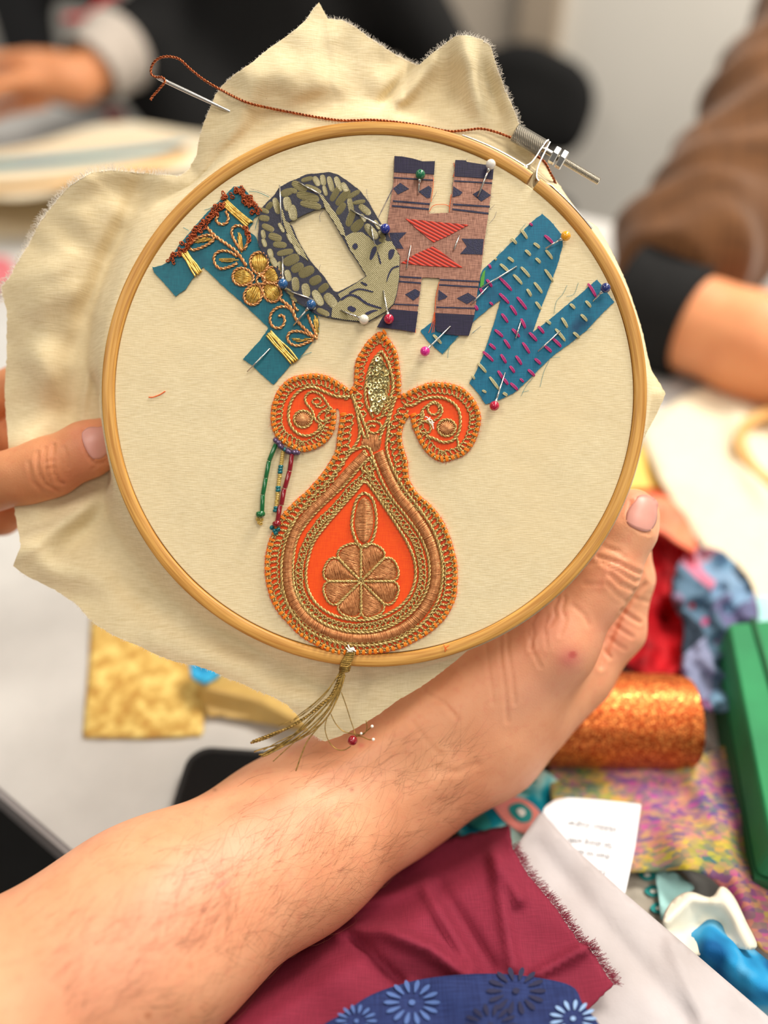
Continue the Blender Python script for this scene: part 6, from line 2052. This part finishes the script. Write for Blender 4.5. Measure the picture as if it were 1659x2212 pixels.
def h_multi(x, y):
    return 0.012 + 0.006 * nz(x, y, 90, 7) + 0.016 * gauss(x, y, 1500, 1850, 110, 70, 20) + 0.006 * fold(x, y, [(1480, 1650), (1560, 1800), (1620, 1960)], 30)
sheet('boucle_cloth', 'thick multicoloured boucle weave in yellow, pink and blue', 'cloth', [(1188, 1660), (1200, 1636), (1250, 1632), (1340, 1652), (1430, 1650), (1520, 1630), (1600, 1602), (1625, 1680), (1650, 1790), (1700, 1900), (1720, 2050), (1660, 2060), (1612, 2000), (1570, 1935), (1530, 1895), (1470, 1878), (1400, 1882), (1330, 1880), (1260, 1830), (1200, 1760)],
      h_multi, M_MULTI, 11, 11, True, 0.0016)
def h_floral(x, y): return 0.006 + 0.003 * nz(x, y, 40)
fl = sheet('printed_cloth', 'greige cotton printed with teal flowers under the boucle arch', 'cloth', [(1330, 1870), (1420, 1868), (1480, 1890), (1490, 1940), (1450, 2010), (1400, 1990), (1330, 1940)], h_floral, M_GREYBEIGE, 12, 10)
for cx, cy in ((1396, 1890), (1410, 1925), (1422, 1962), (1385, 1872)):
    dec('printed_petal', [(cx - 18, cy), (cx - 4, cy - 13), (cx + 18, cy - 8), (cx + 20, cy + 8), (cx, cy + 12)], h_floral, M_TEALD, fl)
    dec('printed_petal', [(cx - 6, cy), (cx + 2, cy - 5), (cx + 10, cy), (cx + 2, cy + 5)], h_floral, M_WHITEPR, fl, 0.0018)
sheet('fabric_scrap', 'pale aqua cotton flap tucked under the boucle arch', 'fabric scrap', [(1418, 1885), (1450, 1880), (1480, 1900), (1500, 1920), (1460, 1945), (1430, 1990), (1424, 1940)], lambda x, y: 0.011 + 0.002 * nz(x, y, 30), M_AQUA, 9, 9)
sheet('tie_dye_cloth', 'blue and white tie-dyed cotton rolled beside the grey interfacing', 'cloth', [(1440, 2010), (1480, 1990), (1540, 1985), (1590, 2020), (1660, 2075), (1760, 2160), (1780, 2260), (1680, 2240), (1600, 2150), (1500, 2070)],
      lambda x, y: 0.014 + 0.016 * fold(x, y, [(1540, 2040), (1640, 2120), (1760, 2220)], 45) + 0.003 * nz(x, y, 40), M_BLUEW, 10, 10, True, 0.001)
sheet('ivory_cloth', 'ivory cotton curled into a roll with a blue dyed end', 'cloth', [(1432, 1995), (1450, 1948), (1488, 1926), (1535, 1938), (1558, 1914), (1585, 1936), (1612, 1990), (1636, 2045), (1600, 2050), (1560, 2030), (1520, 2060), (1470, 2050)],
      lambda x, y: 0.024 + 0.006 * fold(x, y, [(1560, 1930), (1620, 2040)], 22) + 0.004 * fold(x, y, [(1440, 1990), (1490, 1940), (1540, 1950)], 14) - 0.006 * fold(x, y, [(1480, 2020), (1520, 1990), (1550, 2000)], 26), M_WHITEC, 8, 8, True, 0.0012)
def h_paper(x, y): return 0.026 + 0.006 * gauss(x, y, 1180, 1750, 50, 40) + 0.0008 * nz(x, y, 70)
paper = sheet('printed_sheet', 'white printed paper slip lying upside down on the boucle cloth', 'paper', [(1168, 1765), (1176, 1742), (1200, 1726), (1230, 1722), (1300, 1728), (1385, 1737), (1372, 1830), (1352, 1925), (1340, 1960), (1260, 1900)], h_paper, M_PAPER, 12, 10, False, 0.0003)
def text(parent, s, px, py, px2, py2, size_px):
    a, b = T(px, py, 0), T(px2, py2, 0)
    a = T(px, py, h_paper(px, py) + 0.0012); b = T(px2, py2, h_paper(px, py) + 0.0012)
    x = (b - a).normalized()
    zv = UP
    y = zv.cross(x)
    cu = bpy.data.curves.new('print_line', 'FONT')
    cu.body = s
    cu.size = (b - a).length / max(1, len(s)) * 2.4
    cu.materials.append(M_INK)
    o = new_obj('print_line', cu, parent)
    Mw = Matrix((x, y, zv)).transposed().to_4x4()
    Mw.translation = a - parent.location
    o.matrix_local = Mw
    bpy.context.view_layer.update()
    me = bpy.data.meshes.new_from_object(o.evaluated_get(bpy.context.evaluated_depsgraph_get()))
    bpy.data.objects.remove(o)
    o = new_obj('print_line', me, parent)
    o.matrix_local = Mw
    return o
text(paper, 'Hidden diagrams in a', 1331, 1786, 1188, 1768, 10)
text(paper, 'Sit along with', 1322, 1822, 1222, 1808, 10)
text(paper, 'then to one', 1318, 1846, 1240, 1834, 10)
text(paper, 'cut', 1308, 1882, 1286, 1878, 10)
def h_grey(x, y):
    return 0.033 + 0.003 * nz(x, y, 160, 3) - 0.0025 * fold(x, y, [(1160, 1830), (1300, 1990), (1480, 2200)], 24) + 0.002 * fold(x, y, [(1450, 2040), (1520, 2210)], 14)
sheet('interfacing_strip', 'crinkled pale grey interfacing strip running diagonally across the pile', 'fabric', [(1100, 1850), (1135, 1800), (1168, 1752), (1240, 1830), (1350, 1930), (1450, 2015), (1560, 2110), (1659, 2195), (1740, 2280), (1700, 2320), (1240, 2320), (1240, 2200), (1200, 2000)], h_grey, M_GREYST, 14, 14, False, 0.0008)
def h_crim(x, y):
    h = 0.043 + 0.004 * nz(x, y, 120, 9)
    h += 0.007 * fold(x, y, [(760, 1960), (920, 1910)], 16)
    h += 0.010 * fold(x, y, [(735, 2010), (830, 2010), (930, 2050), (1010, 2110)], 18)
    h -= 0.006 * fold(x, y, [(735, 2000), (800, 2060), (860, 2120)], 14)
    h += 0.005 * fold(x, y, [(925, 1930), (1020, 2090)], 14)
    h += 0.004 * fold(x, y, [(1065, 1850), (1110, 2090)], 14)
    h += 0.006 * fold(x, y, [(1068, 1840), (1120, 1940)], 18)
    h -= 0.004 * fold(x, y, [(950, 1920), (1060, 2090)], 18)
    h += 0.005 * fold(x, y, [(1160, 2105), (1260, 2050)], 13)
    u = (x - 330) * 0.55 + (y - 2030) * 0.83
    return h - 0.024 * sm((290 - u) / 110)
crim = sheet('crimson_cloth', 'crumpled crimson cotton cloth with a frayed edge', 'cloth', [(640, 2010), (760, 1930), (860, 1850), (940, 1818), (1040, 1795), (1100, 1782), (1106, 1830), (1140, 1890), (1200, 1960), (1250, 2035), (1270, 2040), (1300, 2090), (1325, 2125), (1270, 2180), (1180, 2250), (900, 2300), (450, 2300), (470, 2212), (560, 2110)],
             h_crim, M_CRIM, 11, 8, False, 0.0009, jag=1.2)
m = MB()
for _ in range(900):
    t = rnd.random()
    e = resample([(1106, 1830), (1140, 1890), (1200, 1960), (1250, 2035), (1270, 2040), (1300, 2090), (1325, 2125)], 6, False, False)
    p = e[rnd.randrange(len(e))]
    x, y = p.x + rnd.uniform(-4, 4), p.y + rnd.uniform(-4, 4)
    l = rnd.uniform(6, 22)
    a = rnd.uniform(-0.9, 0.4)
    q0, q1 = T(x, y, h_crim(x, y)), T(x + l * math.cos(a), y + l * math.sin(a), h_crim(x, y) - 0.001)
    m.tube([q0 - crim.location, (q0 + q1) / 2 - crim.location, q1 - crim.location], 0.00007, 3, False, False)
m.obj('frayed_edge', M_CRIM, crim)['kind'] = 'stuff'
def h_navy(x, y):
    return 0.054 + 0.003 * nz(x, y, 110, 1)
navy = sheet('navy_cloth', 'navy blue cotton cloth printed with pale daisy flowers', 'cloth', [(690, 2225), (740, 2190), (800, 2150), (880, 2122), (960, 2108), (1060, 2103), (1150, 2110), (1235, 2130), (1260, 2170), (1300, 2225), (1300, 2300), (690, 2300)], h_navy, M_NAVY, 14, 12, True, 0.0009)
M_PALEB = simple('pale_blue_print', (132, 164, 206), 0.8); M_DARKB = simple('dark_navy_print', (22, 24, 60), 0.8); M_MIDB = simple('mid_blue_print', (72, 100, 158), 0.8)
def daisy(cx, cy, R, mat, n=14, gap=0.45, name='printed_petal'):
    for k in range(n):
        a = 2 * PI * k / n
        c, s = math.cos(a), math.sin(a)
        def pt(r, w): return (cx + (r * c - w * s), cy + (r * s + w * c) * 0.8)
        dec(name, [pt(R * gap, -R * 0.02), pt(R * 0.8, -R * 0.09), pt(R, 0), pt(R * 0.8, R * 0.09), pt(R * gap, R * 0.02)], h_navy, mat, navy, 0.0008)
    dec('flower_centre', [(cx + R * 0.12 * math.cos(2 * PI * k / 8), cy + R * 0.1 * math.sin(2 * PI * k / 8)) for k in range(8)], h_navy, mat, navy, 0.0009)
daisy(890, 2165, 62, M_MIDB); daisy(1115, 2140, 66, M_DARKB); daisy(1238, 2200, 52, M_PALEB, 13); daisy(1060, 2215, 60, M_DARKB); daisy(770, 2205, 46, M_MIDB)

# ------------------------------------------------------------------ things across the table
# a second worked hoop held near the far edge
hb = W(150, 352, 1.04)
tilt = Matrix.Rotation(math.radians(-6), 4, 'X') @ Matrix.Rotation(math.radians(-4), 4, 'Y')
bh = empty('embroidery_hoop', TR(hb) @ tilt, 'big bamboo hoop resting across the table with a turquoise band on its cloth', 'hoop')
ring_mesh(0.150, 0.156, -0.006, 0.006, 0, 360, 120).obj('outer_ring', M_BAMBOO2, bh)
m = MB()
vs, fs = [], []
NB = 96
for i, (r_, z) in enumerate(((0.0, 0.003), (0.05, 0.003), (0.10, 0.0035), (0.149, 0.004))):
    for k in range(NB):
        a = 2 * PI * k / NB
        vs.append((r_ * math.cos(a), r_ * math.sin(a), z))
for i in range(3):
    for k in range(NB):
        l = (k + 1) % NB
        fs.append((i * NB + k, (i + 1) * NB + k, (i + 1) * NB + l, i * NB + l))
# loose cloth behind the ring, rising a little
base = len(vs)
for i in range(5):
    t = i / 4
    for k in range(NB):
        a = 2 * PI * k / NB
        back = max(0, math.sin(a))
        r_ = 0.157 + t * (0.012 + 0.05 * back + 0.02 * max(0, math.cos(a)))
        vs.append((r_ * math.cos(a), r_ * math.sin(a), -0.004 + t * (0.018 * back + 0.006 * math.sin(5 * a))))
for i in range(4):
    for k in range(NB):
        l = (k + 1) % NB
        fs.append((base + i * NB + k, base + (i + 1) * NB + k, base + (i + 1) * NB + l, base + i * NB + l))
m.add(vs, fs)
m.obj('cloth', M_CREAMC, bh)
M_TURQ = simple('turquoise_stitching', (14, 134, 172), 0.8, c2=(34, 150, 176), scale=30)
m = MB()
pth = [(-0.149, -0.004), (-0.08, -0.012), (0.0, -0.012), (0.06, 0.0), (0.11, 0.014), (0.15, 0.04)]
pp = resample([(x, y, 0.0075) for x, y in pth], 0.006)
m.tube(pp, lambda u: 0.022 - 0.006 * u, 8, False, True, flat=0.12)
m.obj('turquoise_band', M_TURQ, bh)

sheet('calico_cloth', 'cream calico spread under the turquoise-banded hoop', 'cloth', [(-300, 420), (-100, 395), (150, 400), (330, 400), (420, 430), (380, 480), (200, 510), (0, 515), (-200, 530), (-320, 480)], lambda x, y: 0.004 + 0.002 * nz(x, y, 60), M_CREAMC, 22, 18)
# ---- person across the table, black top
def frame_at(c, fwd):
    fwd = fwd.normalized(); side = fwd.cross(UP)
    return lambda f, s, u: c + fwd * f + side * s + UP * u
pc0 = W(640, 150, 1.46); pc0.z = 0
fr = frame_at(Vector((pc0.x, pc0.y, 0)), -N_)
sh_l, sh_r = fr(0.02, -0.19, 0.27), fr(0.02, 0.19, 0.27)     # side = fwd x up : +side is the viewer's left here
def vb(p): return np.array(p)
hand = W(70, 165, 1.22); wrist = W(165, 178, 1.24); cuffe = W(240, 120, 1.29)
far_sh = sh_l if (sh_l - W(240, 120, 1.29)).length < (sh_r - W(240, 120, 1.29)).length else sh_r
near_sh = sh_r if far_sh is sh_l else sh_l
elbow = far_sh.lerp(cuffe, 0.45) + Vector((-0.04, 0.02, -0.10))
elbow2 = W(1000, 210, 1.42); wr2 = W(760, 330, 1.30)
shirt = Body([
    (W(330, 120, 1.50), 0.10, W(480, 300, 1.44), 0.10, 0.05), (W(560, 60, 1.52), 0.12, W(700, 320, 1.46), 0.10, 0.05),
    (fr(0, 0, -0.28), 0.15, fr(0.0, 0, -0.05), 0.135, 0.08), (fr(0, 0.06, -0.05), 0.12, fr(0.02, 0.07, 0.20), 0.115, 0.08), (fr(0, -0.06, -0.05), 0.12, fr(0.02, -0.07, 0.20), 0.115, 0.08),
    (far_sh, 0.062, elbow, 0.055, 0.05), (elbow, 0.056, cuffe, 0.046, 0.03), (near_sh, 0.062, elbow2, 0.058, 0.05), (elbow2, 0.056, wr2, 0.042, 0.03),
    (fr(-0.01, 0, 0.26), 0.07, fr(0, 0, 0.30), 0.062, 0.06), (fr(0.05, 0.09, -0.28), 0.085, fr(0.42, 0.10, -0.24), 0.07, 0.05), (fr(0.05, -0.09, -0.28), 0.085, fr(0.42, -0.10, -0.24), 0.07, 0.05),
    (fr(0.42, 0.10, -0.24), 0.066, fr(0.40, 0.10, -0.66), 0.05, 0.04), (fr(0.42, -0.10, -0.24), 0.066, fr(0.40, -0.10, -0.66), 0.05, 0.04)], 0.05)
Vb, Fb = shirt.surface(0.010)
hd = fr(0.02, 0, 0.50)
skinb = Body([
    (fr(0, 0, -0.2), 0.10, fr(0, 0, 0.2), 0.09, 0.04), (fr(0, 0, 0.2), 0.09, fr(0, 0, 0.30), 0.055, 0.04), (fr(0, 0, 0.2), 0.06, far_sh, 0.04, 0.04), (far_sh, 0.04, elbow, 0.036, 0.02), (elbow, 0.036, cuffe, 0.032, 0.02), (cuffe, 0.032, wrist, 0.027, 0.02),
    (fr(0, 0, 0.2), 0.06, near_sh, 0.04, 0.04), (near_sh, 0.04, elbow2, 0.036, 0.02), (elbow2, 0.036, wr2, 0.03, 0.02),
    (fr(0, 0, 0.28), 0.055, fr(0.01, 0, 0.38), 0.052, 0.02), (hd + Vector((0, 0, 0.02)), 0.078, hd + Vector((0, 0, -0.05)), 0.062, 0.03), (fr(0.085, 0, 0.49), 0.012, fr(0.092, 0, 0.465), 0.014, 0.012),
    (cuffe.lerp(wrist, 0.2), 0.036, wrist, 0.027, 0.02), (wrist, 0.027, wrist.lerp(hand, 0.55), 0.032, 0.02), (wrist.lerp(hand, 0.4) + Vector((0, 0, 0.012)), 0.026, hand + Vector((0, 0, 0.012)), 0.026, 0.02),
] + [(hand + Vector((0.01, -0.01, 0.028 - 0.021 * i)), 0.0105, hand + Vector((-0.05 - 0.005 * (i == 1), -0.035, 0.030 - 0.024 * i)), 0.0088, 0.006) for i in range(4)]
  + [(hand + Vector((-0.05 - 0.005 * (i == 1), -0.035, 0.030 - 0.024 * i)), 0.0088, hand + Vector((-0.075, -0.075, 0.020 - 0.024 * i)), 0.0072, 0.005) for i in range(4)]
  + [(wrist.lerp(hand, 0.5), 0.017, hand + Vector((-0.005, -0.055, 0.005)), 0.0115, 0.012), (hand + Vector((-0.005, -0.055, 0.005)), 0.0115, hand + Vector((-0.045, -0.085, -0.008)), 0.009, 0.006)]
  + [(wr2, 0.03, wr2 + (wr2 - elbow2).normalized() * 0.06, 0.027, 0.02), (wr2 + (wr2 - elbow2).normalized() * 0.06, 0.027, wr2 + (wr2 - elbow2).normalized() * 0.12, 0.024, 0.02)], 0.02)
Vs, Fs = skinb.surface(0.004)
oP = fr(0, 0, -0.28)
person_c = new_obj('person', np_mesh('person', Vs, Fs, M_SKIN2, None, oP))
person_c.location = oP
tag(person_c, 'person in black top with a pale grey cuff, seated across the table', 'person')
o = new_obj('black_top', np_mesh('black_top', Vb, Fb, M_BLACKCLOTH, None, oP), person_c)
M_GREYCUFF = simple('pale_grey_knit', (198, 188, 178), 0.9, c2=(184, 174, 164), scale=120, bump=0.4, bscale=500, bdist=0.001)
m = MB()
c0, c1 = cuffe + (cuffe - wrist) * 0.25, cuffe.lerp(wrist, 0.62)
m.tube([c0.lerp(c1, k / 10) for k in range(11)], lambda u: 0.062 - 0.012 * u + 0.003 * math.sin(u * 14), 28, False, False)
m.tube([c0.lerp(c1, 1 - k / 6) for k in range(7)], lambda u: 0.046 + 0.012 * u, 28, False, False)
m.obj('sleeve_cuff', M_GREYCUFF, person_c, oP)
hair = Body([(hd + Vector((0, 0, 0.035)) - N_ * -0.02, 0.082, hd + N_ * 0.03 + Vector((0, 0, -0.04)), 0.07, 0.03)], 0.03)
Vh, Fh = hair.surface(0.008)
new_obj('hair', np_mesh('hair', Vh, Fh, simple('dark_brown_hair', (40, 28, 22), 0.6), None, oP), person_c)

# ---- chairs: black shell beside that person, grey one beyond the hand
def chair(label, c, yaw, mat, bw=0.24, top=0.20):
    R_ = Matrix.Rotation(yaw, 4, 'Z')
    root = empty('office_chair', TR(Vector((c.x, c.y, FLOOR_Z))) @ R_, label, 'chair')
    b = Body([((-bw / 2 + 0.03, 0.20, 0.60), 0.05, (bw / 2 - 0.03, 0.20, 0.60), 0.05, 0.05), ((-bw / 2 + 0.05, 0.24, -FLOOR_Z + top - 0.09), 0.085, (bw / 2 - 0.05, 0.24, -FLOOR_Z + top - 0.09), 0.085, 0.05), ((0, 0.21, 0.62), 0.09, (0, 0.24, -FLOOR_Z + top - 0.10), 0.12, 0.06)], 0.05)
    V_, F_ = b.surface(0.012)
    V_[:, 1] = 0.225 + (V_[:, 1] - 0.225) * 0.35
    new_obj('backrest', np_mesh('backrest', V_, F_, mat), root)
    b = Body([((-0.15, -0.14, 0.45), 0.06, (0.15, -0.14, 0.45), 0.06, 0.06), ((-0.15, 0.12, 0.45), 0.06, (0.15, 0.12, 0.45), 0.06, 0.06), ((0, -0.12, 0.45), 0.09, (0, 0.12, 0.45), 0.09, 0.06)], 0.06)
    V_, F_ = b.surface(0.012)
    V_[:, 2] = 0.45 + (V_[:, 2] - 0.45) * 0.5
    new_obj('seat', np_mesh('seat', V_, F_, mat), root)
    m = MB(); m.tube([Vector((0, 0, 0.07)), Vector((0, 0, 0.42))], 0.025, 12); m.obj('gas_column', M_BLACKPL, root)
    m = MB(); m.tube([Vector((0, 0.05, 0.42)), Vector((0, 0.22, 0.44)), Vector((0, 0.26, 0.60))], 0.018, 8); m.obj('back_bracket', M_BLACKPL, root)
    for k in range(5):
        a = 2 * PI * k / 5
        m = MB(); m.tube([Vector((0, 0, 0.09)), Vector((0.27 * math.cos(a), 0.27 * math.sin(a), 0.06))], 0.018, 8); m.ball((0.27 * math.cos(a), 0.27 * math.sin(a), 0.028), 0.028, 12, 8); m.obj('leg', M_BLACKPL, root)
    return root
cc = W(960, 345, 1.66)
chair('black upholstered swivel chair with a rounded back, empty beside the seated person', cc + N_ * 0.16 - E_ * 0.015, math.atan2(-E_.x * 0 + E_.y, E_.x), M_BLACKUPH, 0.30, cc.z + 0.145)
M_DGREY = simple('dark_grey_upholstery', (44, 44, 46), 0.9, c2=(52, 52, 54), scale=200, bump=0.4, bscale=900, bdist=0.001)
cg = W(-105, 40, 1.72)
chair('dark grey upholstered swivel chair behind the outstretched hand', cg + N_ * -0.05, math.atan2(E_.y, E_.x), M_DGREY, 0.62, 0.30)
M_REDST = simple('red_nylon', (190, 34, 36), 0.6)
m = MB()
p0, p1 = W(255, -8, 1.40), W(140, 52, 1.38)
m.tube([p0.lerp(p1, k / 8) + UP * 0.006 * math.sin(k) for k in range(9)], 0.012, 10, flat=0.5)
tag(m.obj('lanyard', M_REDST, None, p0.lerp(p1, 0.5), M=TR(p0.lerp(p1, 0.5))), 'red nylon lanyard strap hanging beside the grey cuff', 'lanyard')
sheet('fabric_scrap', 'tiny dark red scrap at the far table edge beside the black top', 'fabric scrap', [(222, 240), (246, 232), (270, 240), (266, 256), (236, 258)], lambda x, y: 0.012, M_RED, 10, 8)
M_MAUVE = simple('mauve_felt', (206, 110, 118), 0.8)
sheet('fabric_scrap', 'dusty pink felt scrap on the table behind the frayed cloth corner', 'fabric scrap', [(-80, 560), (10, 555), (30, 580), (16, 618), (-80, 620)], lambda x, y: 0.01, M_MAUVE, 14, 12)

# ---- person in the brown jumper
el = W(1432, 655, 0.70); el.z = 0.047
fw = W(1640, 765, 0.66); fw.z = 0.045
wr = W(1860, 860, 0.60); wr.z = 0.042
shd = W(1800, 30, 0.86)
torso_b = W(2150, 120, 0.95)
skin_b = Body([(el, 0.034, shd, 0.04, 0.02), (shd, 0.05, torso_b + UP * 0.1, 0.08, 0.03), (torso_b - UP * 0.3, 0.1, torso_b + UP * 0.1, 0.1, 0.03), (torso_b + UP * 0.1, 0.09, torso_b + UP * 0.3, 0.05, 0.03),(el.lerp(fw, 0.05), 0.044, fw, 0.041, 0.02), (fw, 0.041, wr, 0.030, 0.02), (wr, 0.030, W(1960, 900, 0.575), 0.033, 0.02)] +
              [(W(1960, 885 + 22 * i, 0.575), 0.0115, W(2050, 900 + 24 * i, 0.555), 0.0095, 0.006) for i in range(4)] + [(W(1950, 940, 0.57), 0.015, W(2010, 985, 0.55), 0.011, 0.008)] +
              [(torso_b + UP * 0.27, 0.055, torso_b + UP * 0.36, 0.055, 0.02), (torso_b + UP * 0.46, 0.085, torso_b + UP * 0.40, 0.066, 0.03)], 0.015)
Vc, Fc = skin_b.surface(0.004)
oB = el.copy(); oB.z = 0.0
person_d = new_obj('person', np_mesh('person', Vc, Fc, M_SKIN3, None, oB))
person_d.location = oB
tag(person_d, 'person in a brown jumper resting a bare forearm on the table', 'person')
M_BROWN = woven('brown_knit', (84, 53, 27), (116, 76, 42), 0.003, 0.4, 0.9, 0.5, sheen=0.15)
m = MB()
pth = resample([shd, shd.lerp(el, 0.35) + N_ * 0.01, shd.lerp(el, 0.75), el + (el - fw).normalized() * 0.010 + UP * 0.03], 0.006)
def rs(u):
    f = 0.5 + 0.5 * math.sin(u * 30 + 0.8 + 1.2 * math.sin(u * 7))
    return (0.082 - 0.014 * u) * (0.93 + 0.07 * f) * (1 - 0.35 * max(0, (u - 0.93) / 0.07))
m.tube(pth, rs, 40, False, True, mod=lambda u, w: 1 + 0.07 * math.sin(u * 40 + 2.2 * math.cos(w + 0.7) + 1.5 * math.sin(2 * w)) + 0.05 * math.sin(u * 19 + 3 * w))
m.obj('jumper_sleeve', M_BROWN, person_d, oB)
tors = Body([(torso_b - UP * 0.35, 0.16, torso_b, 0.15, 0.08), (torso_b, 0.15, torso_b + UP * 0.2, 0.12, 0.08), (torso_b + UP * 0.15, 0.10, shd, 0.085, 0.08)], 0.08)
Vt, Ft = tors.surface(0.012)
new_obj('jumper_body', np_mesh('jumper_body', Vt, Ft, M_BROWN, None, oB), person_d)
m = MB()
k0 = el - (fw - el) * 0.28; k1 = el.lerp(fw, 0.36)
m.tube([k0.lerp(k1, k / 8) for k in range(9)], lambda u: 0.058 - 0.007 * u, 30, False, True)
m.obj('black_cuff', M_BLACKCLOTH, person_d, oB)
